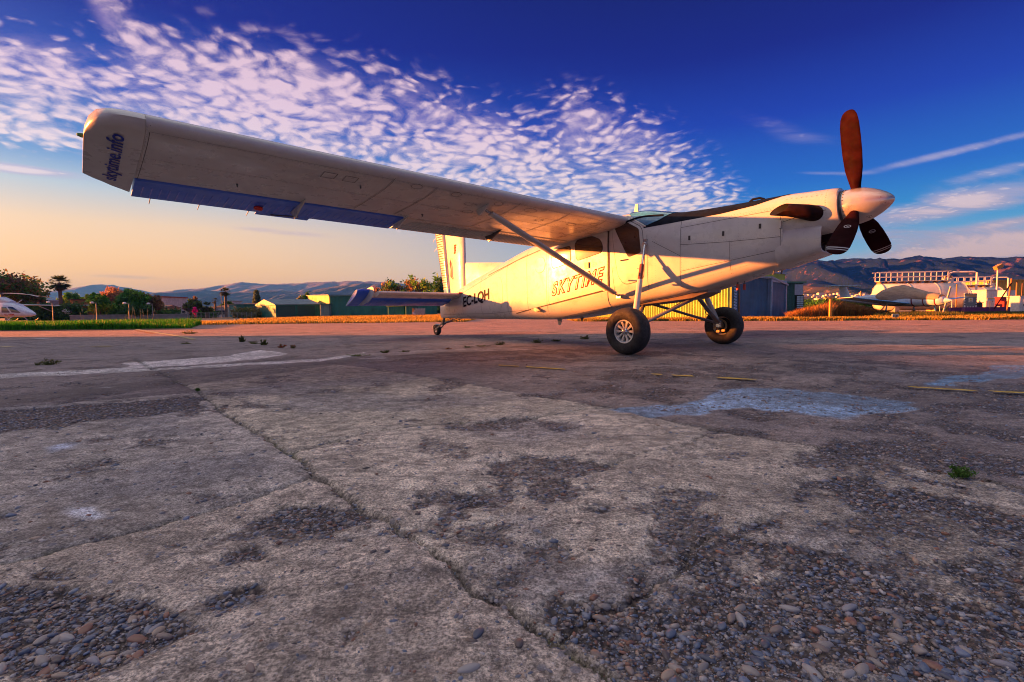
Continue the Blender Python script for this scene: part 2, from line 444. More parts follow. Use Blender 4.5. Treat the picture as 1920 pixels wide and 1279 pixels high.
# ================================================================== GROUND
def mat_ground(name, grav=0.0, scale=1.0):
    m_ = bpy.data.materials.new(name); m_.use_nodes = True
    t = NT(m_.node_tree); b = m_.node_tree.nodes['Principled BSDF']
    a = t.n.new('ShaderNodeVertexColor'); a.layer_name = 'Col'
    er = t.n.new('ShaderNodeAttribute'); er.attribute_name = 'ero'
    ero = er.outputs['Fac']
    tcn = t.n.new('ShaderNodeTexCoord').outputs['Object']
    big = t.smooth(t.noise(tcn, 0.9, 7, 0.68, 0.5), 0.28, 0.72, 0.60, 1.32)
    fine = t.smooth(t.noise(tcn, 110, 4, 0.8), 0.34, 0.66, 0.36, 1.62)
    mid = t.smooth(t.noise(tcn, 11, 7, 0.78, 0.8), 0.32, 0.68, 0.46, 1.46)
    k = t.math('MULTIPLY', t.math('MULTIPLY', big, fine), mid)
    c_ = t.mix(1.0, a.outputs[0], t.comb(k, k, k), 'MULTIPLY')
    # pits and grit, down to the size of sand
    vp = t.n.new('ShaderNodeTexVoronoi'); t.l.new(t.vmath('ADD', tcn, t.vmath('MULTIPLY', t.noise(tcn, 40, 2, 0.5, 0, 1), (0.01, 0.01, 0))), vp.inputs['Vector']); vp.inputs['Scale'].default_value = 120
    pr = t.sep(vp.outputs['Color'])
    pit = t.math('MULTIPLY', t.math('GREATER_THAN', pr[0], 0.62), t.smooth(vp.outputs['Distance'], 0.15, 0.5, 0.8, 0.0))
    pit = t.math('MULTIPLY', pit, t.smooth(t.noise(tcn, 5, 5, 0.7), 0.38, 0.62, 0.25, 1.0))
    c_ = t.mix(pit, c_, (0.07, 0.058, 0.052))
    gl = t.math('MULTIPLY', t.math('GREATER_THAN', pr[1], 0.80), t.smooth(vp.outputs['Distance'], 0.2, 0.45, 0.45, 0.0))
    c_ = t.mix(gl, c_, (0.72, 0.68, 0.66))
    vq = t.n.new('ShaderNodeTexVoronoi'); t.l.new(t.vmath('ADD', tcn, t.vmath('MULTIPLY', t.noise(tcn, 12, 3, 0.6, 0, 1), (0.05, 0.05, 0))), vq.inputs['Vector']); vq.inputs['Scale'].default_value = 34
    pq = t.math('MULTIPLY', t.math('GREATER_THAN', t.sep(vq.outputs['Color'])[0], 0.72), t.smooth(vq.outputs['Distance'], 0.12, 0.42, 0.7, 0.0))
    pq = t.math('MULTIPLY', pq, t.smooth(t.noise(tcn, 2.2, 5, 0.7), 0.45, 0.6, 0.0, 1.0))
    c_ = t.mix(pq, c_, (0.065, 0.055, 0.055))
    # broad pale bloom and tan stains of old concrete
    st = t.smooth(t.noise(t.vmath('ADD', tcn, (7, 3, 0)), 0.55, 6, 0.7, 1.2), 0.5, 0.72, 0, 0.35)
    c_ = t.mix(st, c_, (0.36, 0.29, 0.22))
    vein = t.math('ABSOLUTE', t.math('SUBTRACT', t.noise(t.vmath('MULTIPLY', tcn, (0.7, 1.6, 1)), 2.2, 7, 0.7, 1.5), 0.5))
    c_ = t.mix(t.smooth(vein, 0.0, 0.035, 0.45, 0.0), c_, (0.09, 0.075, 0.07))
    # aggregate stones in the worn parts: each with its own colour, dark mortar between
    vo = t.n.new('ShaderNodeTexVoronoi'); t.l.new(t.vmath('ADD', tcn, t.vmath('MULTIPLY', t.noise(tcn, 30, 2, 0.5, 0, 1), (0.012, 0.012, 0))), vo.inputs['Vector'])
    vo.inputs['Scale'].default_value = 55 * scale
    hs = t.sep(vo.outputs['Color'])
    stone = t.ramp(hs[0], [(0.0, (0.10, 0.085, 0.08)), (0.2, (0.26, 0.20, 0.155)), (0.4, (0.12, 0.145, 0.20)), (0.55, (0.36, 0.31, 0.27)), (0.72, (0.20, 0.115, 0.075)), (0.85, (0.17, 0.19, 0.24)), (1.0, (0.48, 0.45, 0.42))])
    gap = t.smooth(vo.outputs['Distance'], 0.25, 0.62, 0.0, 0.85)
    stone = t.mix(gap, stone, (0.045, 0.035, 0.03))
    c_ = t.mix(t.smooth(t.math('ADD', ero, t.math('MULTIPLY', t.math('SUBTRACT', t.noise(tcn, 26, 3, 0.6), 0.5), 0.7)), 0.30, 0.72, grav, 0.95), c_, stone) if False else t.mix(t.math('MULTIPLY', t.smooth(t.math('ADD', ero, t.math('MULTIPLY', t.math('SUBTRACT', t.noise(tcn, 26, 3, 0.6), 0.5), 0.7)), 0.30, 0.72, grav, 0.95), t.smooth(ero, -1.0, -0.1, 0.0, 1.0)), c_, stone)
    # scattered single stones flush in the surface
    v2 = t.n.new('ShaderNodeTexVoronoi'); t.l.new(tcn, v2.inputs['Vector']); v2.inputs['Scale'].default_value = 26 * scale
    pick = t.math('GREATER_THAN', t.sep(v2.outputs['Color'])[1], 0.80)
    one = t.math('MULTIPLY', pick, t.smooth(v2.outputs['Distance'], 0.26, 0.36, 0.55, 0.0))
    c_ = t.mix(one, c_, t.ramp(t.sep(v2.outputs['Color'])[2], [(0, (0.07, 0.065, 0.07)), (0.5, (0.30, 0.26, 0.24)), (1, (0.14, 0.17, 0.24))]))
    t.l.new(c_, b.inputs['Base Color'])
    b.inputs['Roughness'].default_value = 0.75
    b.inputs['Specular IOR Level'].default_value = 0.35
    h = t.math('ADD', t.math('MULTIPLY', t.noise(tcn, 70, 5, 0.75), 0.5), t.math('MULTIPLY', t.math('SUBTRACT', 1.0, vo.outputs['Distance']), t.math('MULTIPLY_ADD', ero, 1.3, 0.25)))
    h = t.math('ADD', h, t.math('MULTIPLY', t.noise(tcn, 9, 5, 0.7), 1.2))
    bn = t.n.new('ShaderNodeBump'); bn.inputs['Strength'].default_value = 1.0; bn.inputs['Distance'].default_value = 0.018
    t.l.new(h, bn.inputs['Height']); t.l.new(bn.outputs[0], b.inputs['Normal'])
    return m_

M_CONC = mat_ground('worn_concrete', 0.0)
M_ASPH = mat_ground('old_asphalt', 0.42, 1.6)

J1 = [(250, 672), (330, 715), (372, 735), (430, 782), (500, 825), (550, 850), (590, 893), (640, 925), (700, 965), (760, 1005), (850, 1060), (900, 1110), (960, 1150), (1020, 1190), (1080, 1225), (1190, 1300), (1400, 1500)]
J2 = [(550, 850), (640, 823), (700, 808), (850, 793), (960, 790), (1040, 778), (1090, 768), (1150, 765), (1270, 792), (1400, 815), (1560, 842), (1740, 880), (1920, 915), (2300, 1000)]
J4 = [(-400, 1135), (0, 1057), (60, 1045), (180, 1012), (280, 990), (420, 950), (470, 938), (590, 893)]
J5 = [(-600, 815), (0, 765), (150, 752), (372, 735)]
J3 = [(330, 712), (500, 692), (620, 681), (700, 690), (860, 716), (1000, 741), (1150, 765)]
LINES = [(G2(J1), 1.0), (G2(J2), 0.6), (G2(J4), 0.5), (G2(J5), 0.5), (G2(J3), 0.35), (G2([(1340, 812), (1250, 840), (1130, 870), (1050, 905)]), 0.15),
         (G2([(1080, 1225), (1060, 1180), (1130, 1150), (1200, 1120), (1280, 1060), (1330, 1000)]), 0.4)]
POLY = {
    'A': G2(J4 + J1[7:] + [(-1400, 1500)]),
    'B': G2(J5 + J1[3:7] + J4[::-1][1:]),
    'C': G2(J1[5:] + [(3200, 1500)] + J2[::-1][:-1]),
    'D': G2(J3 + J2[::-1][6:] + J1[1:6][::-1]),
}
ERO = [([(-100, 1110), (60, 1090), (140, 1085), (220, 1120), (260, 1110), (330, 1125), (370, 1150), (400, 1175), (260, 1240), (150, 1275), (0, 1275), (-200, 1230)], 1.0),
       ([(50, 1070), (120, 1055), (215, 1052), (215, 1070), (170, 1092), (60, 1085)], 0.75),
       ([(370, 1115), (440, 1090), (520, 1082), (500, 1115), (420, 1147), (360, 1140)], 0.9),
       ([(380, 1050), (470, 1022), (515, 1033), (490, 1060), (400, 1068)], 0.95),
       ([(430, 995), (540, 955), (640, 946), (712, 963), (700, 978), (600, 998), (490, 1012)], 0.85),
       ([(-250, 792), (0, 770), (370, 740), (412, 765), (250, 786), (100, 800), (0, 812), (-250, 838)], 0.85),
       ([(835, 935), (880, 923), (928, 930), (928, 950), (880, 957), (845, 949)], 1.0),
       ([(740, 935), (810, 926), (822, 945), (760, 952)], 0.9),
       ([(1100, 1075), (1250, 1030), (1330, 1000), (1430, 975), (1490, 900), (1600, 880), (1760, 900), (1920, 930), (2300, 990), (2300, 1500), (1400, 1400), (1250, 1300), (1050, 1210), (1000, 1170), (1030, 1110)], 0.72),
       ([(1050, 900), (1090, 898), (1085, 937), (1050, 928)], 0.9), ([(1105, 950), (1165, 943), (1165, 960), (1112, 964)], 0.85),
       ([(1190, 912), (1230, 910), (1228, 926), (1192, 926)], 0.8),
       ([(1000, 1165), (1100, 1175), (1200, 1225), (1330, 1300), (1180, 1300), (1050, 1215)], 1.0),
       ([(740, 985), (960, 1000), (1100, 1040), (1060, 1090), (960, 1120), (820, 1040)], 0.42),
       ([(1480, 870), (1560, 820), (1920, 830), (2300, 900), (2300, 1000), (1700, 930)], 0.5),
       ([(1250, 850), (1330, 838), (1480, 852), (1440, 880), (1300, 880)], 0.35),
       ([(770, 815), (900, 828), (880, 862), (770, 850)], 0.38),
       ([(1130, 690), (1500, 668), (1990, 690), (2300, 720), (2300, 900), (1900, 870), (1760, 790), (1500, 800), (1240, 770), (1060, 730)], 0.5),
       ([(720, 660), (1130, 652), (1330, 665), (1130, 680), (760, 676)], 0.55),
       ([(560, 830), (700, 815), (760, 850), (640, 880)], 0.35)]
ERO_W = [(G2(p), s_) for p, s_ in ERO]
STAIN = [  # (polygon px, colour, strength)
    ([(-500, 800), (0, 745), (300, 712), (560, 682), (700, 668), (700, 674), (560, 694), (300, 728), (0, 765), (-500, 830)], (0.125, 0.105, 0.10), 0.75),   # dark worn gutter
    ([(207, 692), (235, 688), (238, 680), (420, 668), (490, 656), (545, 664), (470, 676), (330, 686)], (0.9, 0.86, 0.84), 0.95),
    ([(-500, 720), (0, 702), (207, 690), (300, 690), (600, 672), (690, 660), (690, 663), (600, 677), (300, 694), (0, 709), (-500, 730)], (0.88, 0.86, 0.82), 0.97),
    ([(640, 664), (830, 655), (960, 652), (1000, 656), (830, 661), (700, 668)], (0.6, 0.55, 0.5), 0.6),
    ([(-100, 1240), (0, 1160), (60, 1150), (40, 1200), (0, 1230)], (0.16, 0.19, 0.26), 0.6),
    ([(1130, 703), (1190, 699), (1225, 705), (1180, 711), (1120, 711)], (0.085, 0.065, 0.055), 0.8),
    ([(125, 965), (150, 948), (185, 950), (185, 970), (165, 990), (135, 992), (140, 978)], (0.78, 0.80, 0.86), 0.9),
    ([(73, 842), (118, 833), (112, 846), (78, 853)], (0.62, 0.70, 0.85), 0.9),
    ([(163, 731), (190, 726), (215, 724), (190, 729)], (0.6, 0.6, 0.6), 0.8),
    ([(680, 671), (720, 668), (723, 672), (676, 673)], (0.5, 0.5, 0.5), 0.8),
]
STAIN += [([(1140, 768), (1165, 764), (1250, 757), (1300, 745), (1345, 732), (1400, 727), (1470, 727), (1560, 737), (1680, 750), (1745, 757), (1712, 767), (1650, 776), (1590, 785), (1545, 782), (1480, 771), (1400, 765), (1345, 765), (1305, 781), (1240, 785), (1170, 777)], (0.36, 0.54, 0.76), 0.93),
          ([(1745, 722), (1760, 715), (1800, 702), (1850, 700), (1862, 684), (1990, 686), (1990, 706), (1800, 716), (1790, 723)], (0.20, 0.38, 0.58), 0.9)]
STAIN_W = [(G2(p), c_, s_) for p, c_, s_ in STAIN]

def ero_at(X, Y):
    wx = X + (fbm(X * 5 + 3, Y * 5, 4) - 0.5) * 0.22 * np.clip(Y / 2.5, 0.5, 2.5)
    wy = Y + (fbm(X * 5 + 40, Y * 5 + 11, 4) - 0.5) * 0.22 * np.clip(Y / 2.5, 0.5, 2.5)
    e = np.zeros(X.shape)
    pn = sstep(fbm(X * 4.5, Y * 4.5 + 5, 5, 0.62), 0.36, 0.62)
    for p, s_ in ERO_W:
        d = sdist(wx, wy, p)
        v = s_ * sstep(d, -0.02, 0.05 + 0.02 * np.clip(Y - 2, 0, 4))
        if s_ < 0.8: v = v * (0.35 + 1.0 * pn)
        e = np.maximum(e, v)
    sp = sstep(fbm(X * 3.1 + 50, Y * 3.1, 5, 0.6), 0.55, 0.68) * 0.6          # small random wear
    return np.clip(np.maximum(e, sp), 0, 1)

def groove_at(X, Y):
    wx = X + (fbm(X * 9, Y * 9 + 3, 3) - 0.5) * 0.07 + (fbm(X * 40, Y * 40 + 3, 2) - 0.5) * 0.015
    wy = Y + (fbm(X * 9 + 31, Y * 9, 3) - 0.5) * 0.07 + (fbm(X * 40 + 9, Y * 40, 2) - 0.5) * 0.015
    gr = np.zeros(X.shape)
    wid = fbm(X * 6 + 80, Y * 6, 3)
    for pts, s_ in LINES:
        d = seg_dist(wx, wy, pts)
        w = (0.002 + 0.013 * wid * s_) + 0.0010 * Y
        gr = np.maximum(gr, (1 - sstep(d, w * 0.5, w * 1.7)) * (0.4 + 0.6 * s_))
    return gr

def height_at(X, Y, e=None, gr=None):
    if e is None: e = ero_at(X, Y)
    if gr is None: gr = groove_at(X, Y)
    near = np.clip(1.6 - Y / 7, 0.15, 1)
    z = (fbm(X * 0.8, Y * 0.8 + 2, 3) - 0.5) * 0.012
    z = z + (fbm(X * 14, Y * 14, 4, 0.6) - 0.5) * 0.007 * near
    z = z - 0.014 * e * near + e * (fbm(X * 42, Y * 42, 3, 0.6) - 0.5) * 0.020 * near
    return z - 0.022 * gr

rows = [0.60]
while rows[-1] < 18.0: rows.append(rows[-1] * 1.0062)
rows = np.array(rows); NC = 430
uu = np.linspace(-1, 1, NC)
YY = np.repeat(rows[:, None], NC, 1)
XX = uu[None, :] * (1.12 * rows[:, None] + 1.3)
E_ = ero_at(XX, YY); GR = groove_at(XX, YY); ZZ = height_at(XX, YY, E_, GR)
ZZ = ZZ - ZZ[(YY > 7)].mean()
# keep the far part lower than anything that stands on it
reg = {k: inside(XX, YY, p) for k, p in POLY.items()}
conc = np.zeros(XX.shape, bool)
for k in reg: conc |= reg[k]
conc_s = conc.astype(float)
colr = np.where(conc[..., None], np.array([0.54, 0.475, 0.39]), np.array([0.43, 0.355, 0.315]))
tone = {'A': (1.02, 0.98, 0.97), 'B': (0.84, 0.86, 0.93), 'C': (1.06, 1.03, 1.0), 'D': (0.90, 0.89, 0.85)}
for k, tcl in tone.items(): colr = np.where(reg[k][..., None], colr * np.array(tcl), colr)
# broad variation
bv = fbm(XX * 0.5 + 8, YY * 0.5, 4); cv = fbm(XX * 2.4, YY * 2.4 + 30, 5, 0.6)
colr = colr * (0.72 + 0.56 * bv[..., None]) * (0.78 + 0.44 * cv[..., None])
bl = sstep(fbm(XX * 1.3 + 60, YY * 1.3 + 60, 4, 0.6), 0.52, 0.7)[..., None]
colr = colr * (1 - 0.5 * bl) + np.array([0.20, 0.205, 0.235]) * 0.5 * bl
# left part beyond the slabs is a lighter, purplish old concrete
lf = sstep(-XX - 0.25 * (YY - 6), -0.4, 0.8)[..., None] * (~conc)[..., None]
colr = colr * (1 - 0.6 * lf) + np.array([0.235, 0.205, 0.215]) * 0.6 * lf
# orange sunlight painted into the ground colour past the shadow edge
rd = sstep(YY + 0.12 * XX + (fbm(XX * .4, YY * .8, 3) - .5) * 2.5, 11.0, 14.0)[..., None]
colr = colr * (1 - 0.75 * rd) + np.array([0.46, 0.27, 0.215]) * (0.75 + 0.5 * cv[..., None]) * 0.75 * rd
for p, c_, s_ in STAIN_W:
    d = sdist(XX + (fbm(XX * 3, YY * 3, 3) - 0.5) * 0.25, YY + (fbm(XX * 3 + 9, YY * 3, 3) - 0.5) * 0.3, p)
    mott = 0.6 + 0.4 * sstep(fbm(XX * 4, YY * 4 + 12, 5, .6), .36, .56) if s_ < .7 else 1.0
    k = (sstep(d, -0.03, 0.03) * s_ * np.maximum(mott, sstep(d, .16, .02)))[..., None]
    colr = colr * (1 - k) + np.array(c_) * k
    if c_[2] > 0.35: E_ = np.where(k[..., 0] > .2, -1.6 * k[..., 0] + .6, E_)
colr = colr * (1 - 0.8 * GR[..., None]) + np.array([0.03, 0.024, 0.02]) * 0.8 * GR[..., None]
moss = (sstep(GR, 0.3, 0.8) * sstep(fbm(XX * 3 + 5, YY * 3 + 70, 3), 0.55, 0.62))[..., None]
colr = colr * (1 - 0.7 * moss) + np.array([0.06, 0.075, 0.01]) * 0.7 * moss

ground = props(thing('ground', None, None), kind='structure')
apron = props(thing('pavement', None, None), kind='structure')
nR = len(rows)
idx = np.arange(nR * NC).reshape(nR, NC)
quads = np.stack([idx[:-1, :-1], idx[:-1, 1:], idx[1:, 1:], idx[1:, :-1]], -1)
cls = np.zeros((nR - 1, NC - 1), int)
for i, k in enumerate('ABCD'):
    mid_ = inside((XX[:-1, :-1] + XX[1:, 1:]) / 2, (YY[:-1, :-1] + YY[1:, 1:]) / 2, POLY[k])
    cls[mid_] = i + 1
V_all = np.stack([XX, YY, ZZ], -1).reshape(-1, 3)
C_all = colr.reshape(-1, 3); E_all = E_.reshape(-1)
SLABS = {}
for i, (nm, lab) in enumerate([('asphalt_field', 'dark worn asphalt with loose gravel'), ('concrete_slab', 'pale concrete slab with pebble filled holes'),
                               ('concrete_slab', 'darker concrete slab streaked with wear'), ('concrete_slab', 'big slab breaking up into bare pebbles'), ('concrete_slab', 'smooth tan slab with fine cracks')]):
    q = quads[cls == i]
    if not len(q): continue
    used, inv_ = np.unique(q, return_inverse=True)
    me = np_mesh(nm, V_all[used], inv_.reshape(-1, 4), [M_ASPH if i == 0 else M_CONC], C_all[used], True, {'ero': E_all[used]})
    o = link_mesh(nm, me, apron); o['label'] = lab
    SLABS[i] = o

# far asphalt and the dry land beyond it
def sheet(name, pts, z, mats, nx=80, ny=60, col=(0.2, 0.17, 0.16), parent=None):
    xs = np.linspace(pts[0], pts[1], nx); ys = np.linspace(pts[2], pts[3], ny)
    X, Y = np.meshgrid(xs, ys); i_ = np.arange(nx * ny).reshape(ny, nx)
    q = np.stack([i_[:-1, :-1], i_[:-1, 1:], i_[1:, 1:], i_[1:, :-1]], -1).reshape(-1, 4)
    V = np.stack([X, Y, np.full(X.shape, z)], -1).reshape(-1, 3)
    cl = np.array(col)[None, :] * (0.8 + 0.4 * fbm(X * 0.2, Y * 0.2, 4).reshape(-1, 1))
    return link_mesh(name, np_mesh(name, V, q, mats, cl, True, {'ero': np.full(nx * ny, 0.1)}), parent)
o = sheet('asphalt_field', (-75, 75, -25, 44), -0.045, [M_ASPH], 160, 90, (0.50, 0.27, 0.20), apron)  # reddened: the low sun's orange is put into this colour
o['label'] = 'long flat stretch of worn asphalt'
M_EARTH = mat('dry_earth', (0.20, 0.135, 0.07), 0.95, var=0.35, vscale=0.05, dirt=(0.10, 0.10, 0.03, 0.8), dscale=0.02)
o = MB().add([(-9000, -6000, -0.12), (9000, -6000, -0.12), (9000, 12000, -0.12), (-9000, 12000, -0.12)], [(0, 1, 2, 3)]).build('dry_field', M_EARTH, ground)

# raised thin patches of smoother cement
M_PATCH = mat('cement_patch', (0.26, 0.33, 0.42), 0.55, var=0.25, vscale=3, bump=0.5, bscale=60, dirt=(0.13, 0.12, 0.12, 0.8), dscale=2.5, stretch=(1, 2.5, 1))
def flat_patch(name, px, z, m_, parent=apron, label=None, jit=0.02, thick=0.006):
    w = [g(*p) for p in px]; out = []
    n = len(w)
    for i in range(n):
        a, b = w[i], w[(i + 1) % n]; L = (b - a).length; k = max(1, int(L / 0.12))
        for j in range(k):
            p = a.lerp(b, j / k); jj = jit * (1 + p.y * 0.15)
            out.append((p.x + random.uniform(-jj, jj), p.y + random.uniform(-jj, jj), z))
    bm = bmesh.new(); vs = [bm.verts.new(p) for p in out]
    f_ = bm.faces.new(vs); f_.normal_update()
    if f_.normal.z < 0: bmesh.ops.reverse_faces(bm, faces=[f_])
    r_ = bmesh.ops.extrude_face_region(bm, geom=[f_])
    bmesh.ops.translate(bm, vec=(0, 0, thick), verts=[e for e in r_['geom'] if isinstance(e, bmesh.types.BMVert)])
    bmesh.ops.triangulate(bm, faces=bm.faces)
    bmesh.ops.recalc_face_normals(bm, faces=bm.faces)
    me = bpy.data.meshes.new(name); bm.to_mesh(me); bm.free(); me.materials.append(m_)
    o = link_mesh(name, me, parent)
    if label: o['label'] = label
    return o
M_YEL = mat('worn_yellow_paint', (0.55, 0.36, 0.03), 0.8, var=0.3, vscale=9, dirt=(0.2, 0.17, 0.15, 1.0), dscale=5)
M_FAINT = mat('faded_paint', (0.40, 0.33, 0.16), 0.85, var=0.3, vscale=9, dirt=(0.22, 0.19, 0.18, 1.0), dscale=2)
def stripe(pxs, w, m_, lab):
    out = []
    pts = [g(*p) for p in pxs]
    L = [(p.x, p.y + w / 2) for p in pts] + [(p.x, p.y - w / 2) for p in reversed(pts)]
    bm = bmesh.new()
    # short dashes broken by wear
    for i in range(len(pts) - 1):
        a, b = pts[i], pts[i + 1]; k = max(2, int((b - a).length / 0.10))
        for j in range(k):
            if random.random() < 0.10: continue
            p, q = a.lerp(b, j / k), a.lerp(b, (j + 1) / k)
            w0 = w * random.uniform(0.75, 1.0); e = random.uniform(-0.01, 0.01)
            z = 0.011
            vs = [bm.verts.new(c_) for c_ in ((p.x, p.y - w0 / 2 + e, z), (q.x, q.y - w0 / 2 + e, z), (q.x, q.y + w0 / 2 + e, z), (p.x, p.y + w0 / 2 + e, z))]
            bm.faces.new(vs)
    bmesh.ops.recalc_face_normals(bm, faces=bm.faces)
    for f_ in bm.faces:
        if f_.normal.z < 0: f_.normal_flip()
    me = bpy.data.meshes.new('painted_line'); bm.to_mesh(me); bm.free(); me.materials.append(m_)
    o = link_mesh('painted_line', me, apron); o['label'] = lab
stripe([(1222, 703), (1320, 708), (1418, 714)], 0.10, M_YEL, 'worn yellow line in front of the wheel')
stripe([(1676, 725), (1760, 731), (1860, 736), (1990, 742)], 0.09, M_YEL, 'broken yellow line at the right')
stripe([(935, 686), (1000, 690), (1060, 694)], 0.09, M_YEL, 'short faded yellow line')
stripe([(255, 618), (330, 630), (365, 637)], 0.25, M_FAINT, 'faded line on the far left slab')
stripe([(150, 650), (210, 650)], 0.2, M_FAINT, 'faded dash on the left slab')
stripe([(0, 651), (22, 651)], 0.25, M_FAINT, 'faded dash at the left edge')
stripe([(65, 636), (88, 636)], 0.25, mat('faded_white_paint', (0.5, 0.5, 0.5), 0.8, var=0.2), 'faded white dash')

# ------------------------------------------------------------------ pebbles
M_STONE = mat_attr('pebble_stone', 0.42, 1.0, 0.22, 60, spec=0.5)
PCOL = np.array([(0.30, 0.26, 0.23), (0.22, 0.17, 0.14), (0.13, 0.16, 0.22), (0.09, 0.10, 0.13), (0.36, 0.27, 0.20), (0.24, 0.12, 0.08), (0.40, 0.37, 0.35), (0.17, 0.20, 0.27), (0.26, 0.25, 0.27), (0.11, 0.09, 0.085), (0.20, 0.22, 0.26)])
def ico(sub):
    bm = bmesh.new(); bmesh.ops.create_icosphere(bm, subdivisions=sub, radius=1.0)
    V = np.array([v.co[:] for v in bm.verts]); Fa = np.array([[v.index for v in f_.verts] for f_ in bm.faces]); bm.free(); return V, Fa
iV, iF = ico(1)
NP_ = 260000
yy = 0.72 * np.exp(RNG.random(NP_) * math.log(8.2 / 0.72))
xx = (RNG.random(NP_) * 2 - 1) * (1.05 * yy + 0.35)
ee = ero_at(xx, yy); gg = groove_at(xx, yy)
acc = RNG.random(NP_) < np.clip((ee - 0.25) * 1.25, 0, 0.95) + 0.35 * gg + 0.045
xx, yy, ee = xx[acc], yy[acc], ee[acc]
keep = RNG.permutation(len(xx))[:62000]; xx, yy, ee = xx[keep], yy[keep], ee[keep]
zz = height_at(xx, yy) - 0.0
zz -= (height_at(np.array([0.0]), np.array([9.0]))[0]) * 0
zoff = 0.0
sz = np.exp(RNG.normal(math.log(0.0032), 0.58, len(xx))) * np.clip(yy / 1.6, 0.8, 1.9) ** 0.5
sz = np.clip(sz, 0.0015, 0.0125)
ZMEAN = height_at(XX, YY, E_, GR)[(YY > 7)].mean()
zz -= ZMEAN
score = sz / yy
order = np.argsort(-score)
bigs, rest = order[:280], order[280:]
# the rest: one mesh of loose gravel, low polygon count
n = len(rest); a_ = RNG.random(n) * 6.283; sx = sz[rest] * RNG.uniform(0.9, 1.7, n); sy = sz[rest] * RNG.uniform(0.6, 1.0, n); s_z = sz[rest] * RNG.uniform(0.35, 0.75, n)
nV = len(iV)
jit = 1 + (RNG.random((n, nV, 1)) - 0.5) * 0.18
L_ = iV[None] * jit * np.stack([sx, sy, s_z], -1)[:, None, :]
tl = RNG.normal(0, 0.25, n)[:, None]
L_[..., 2] += L_[..., 0] * tl * 0.5
ca_, sa_ = np.cos(a_)[:, None], np.sin(a_)[:, None]
W_ = np.stack([L_[..., 0] * ca_ - L_[..., 1] * sa_ + xx[rest][:, None], L_[..., 0] * sa_ + L_[..., 1] * ca_ + yy[rest][:, None], L_[..., 2] + (zz[rest] + s_z * RNG.uniform(-0.65, 0.35, n))[:, None]], -1)
Fr = (iF[None] + (np.arange(n) * nV)[:, None, None]).reshape(-1, 3)
pc = PCOL[RNG.integers(0, len(PCOL), n)] * RNG.uniform(0.75, 1.2, (n, 1))
me = np_mesh('gravel', W_.reshape(-1, 3), Fr, [M_STONE], np.repeat(pc, nV, 0), True)
o = link_mesh('gravel', me); props(o, 'loose small pebbles lying in the worn holes of the concrete', 'gravel', kind='stuff')
# the largest: each its own stone
bV, bF = ico(3)
stone_me = []
for k in range(14):
    f1, f2, f3 = random.uniform(1.0, 1.75), random.uniform(0.7, 1.0), random.uniform(0.36, 0.7)
    nn = bV * np.array([f1, f2, f3])
    ph = np.array([random.uniform(0, 9) for _ in range(6)])
    dsp = 1 + 0.10 * np.sin(bV[:, 0] * 2.1 + ph[0]) * np.sin(bV[:, 1] * 2.3 + ph[1]) + 0.07 * np.sin(bV[:, 1] * 3.1 + ph[2] + bV[:, 2] * 2)
    c0 = PCOL[k % len(PCOL)] * random.uniform(0.85, 1.15)
    stone_me.append(np_mesh('pebble', nn * dsp[:, None], bF, [M_STONE], np.tile(c0, (len(bV), 1)), True))
for j in bigs:
    x_, y_ = float(xx[j]), float(yy[j])
    sl = 0
    for i, k in enumerate('ABCD'):
        if inside(np.array([x_]), np.array([y_]), POLY[k])[0]: sl = i + 1; break
    o = link_mesh('pebble', random.choice(stone_me), SLABS.get(sl, apron))
    s_ = float(sz[j]) * 1.05
    o.location = (x_, y_, float(zz[j]) + s_ * 0.08)
    o.rotation_euler = (random.gauss(0, 0.12), random.gauss(0, 0.12), random.uniform(0, 6.28)); o.scale = (s_, s_, s_)

# ================================================================== VEGETATION HELPERS
M_LEAF = mat_attr('leaf', 0.6, 1.0, 0.25, 8, trans=0.35)
M_BARK = mat('bark', (0.10, 0.075, 0.055), 0.9, var=0.3, vscale=8, bump=0.6)
def leaves_mesh(name, cents, cols, size, n_per, spread, aspect=1.6, droop=0.0, m_=None):
    """cents: (k,3) clump centres; every clump n_per small leaf quads"""
    cents = np.asarray(cents, float); k = len(cents)
    Pn = np.repeat(cents, n_per, 0) + RNG.normal(0, 1, (k * n_per, 3)) * np.asarray(spread)
    cl = 2.1 * np.repeat(np.asarray(cols, float), n_per, 0) * RNG.uniform(0.7, 1.3, (k * n_per, 1))
    n = len(Pn)
    d = RNG.normal(0, 1, (n, 3)); d[:, 2] -= droop; d /= np.linalg.norm(d, axis=1)[:, None]
    e = np.cross(d, RNG.normal(0, 1, (n, 3))); e /= np.linalg.norm(e, axis=1)[:, None]
    s_ = size * RNG.uniform(0.6, 1.3, (n, 1))
    a, b = d * s_ * aspect, e * s_
    V = np.stack([Pn - a, Pn + b * 0.7, Pn + a, Pn - b * 0.7], 1).reshape(-1, 3)
    Fq = np.arange(4 * n).reshape(n, 4)
    return np_mesh(name, V, Fq, [m_ or M_LEAF], np.repeat(cl, 4, 0))

def crown_pts(n, rx, rz, cz, lumps=7, shell=0.55, flat=1.0):
    """uneven crown: points in several overlapping lobes"""
    L = []
    for i in range(lumps):
        a = random.uniform(0, 6.28); r_ = random.uniform(0.25, 0.75) * rx
        L.append((math.cos(a) * r_, math.sin(a) * r_, cz + random.uniform(-0.45, 0.55) * rz, random.uniform(0.32, 0.52) * rx, random.uniform(0.32, 0.5) * rz))
    L.append((0, 0, cz + 0.1 * rz, 0.55 * rx, 0.6 * rz))
    out = []
    for i in range(n):
        l = random.choice(L)
        v = Vector((random.gauss(0, 1), random.gauss(0, 1), random.gauss(0, 1))).normalized() * random.uniform(shell, 1.0)
        out.append((l[0] + v.x * l[3], l[1] + v.y * l[3], l[2] + v.z * l[4] * flat))
    return out

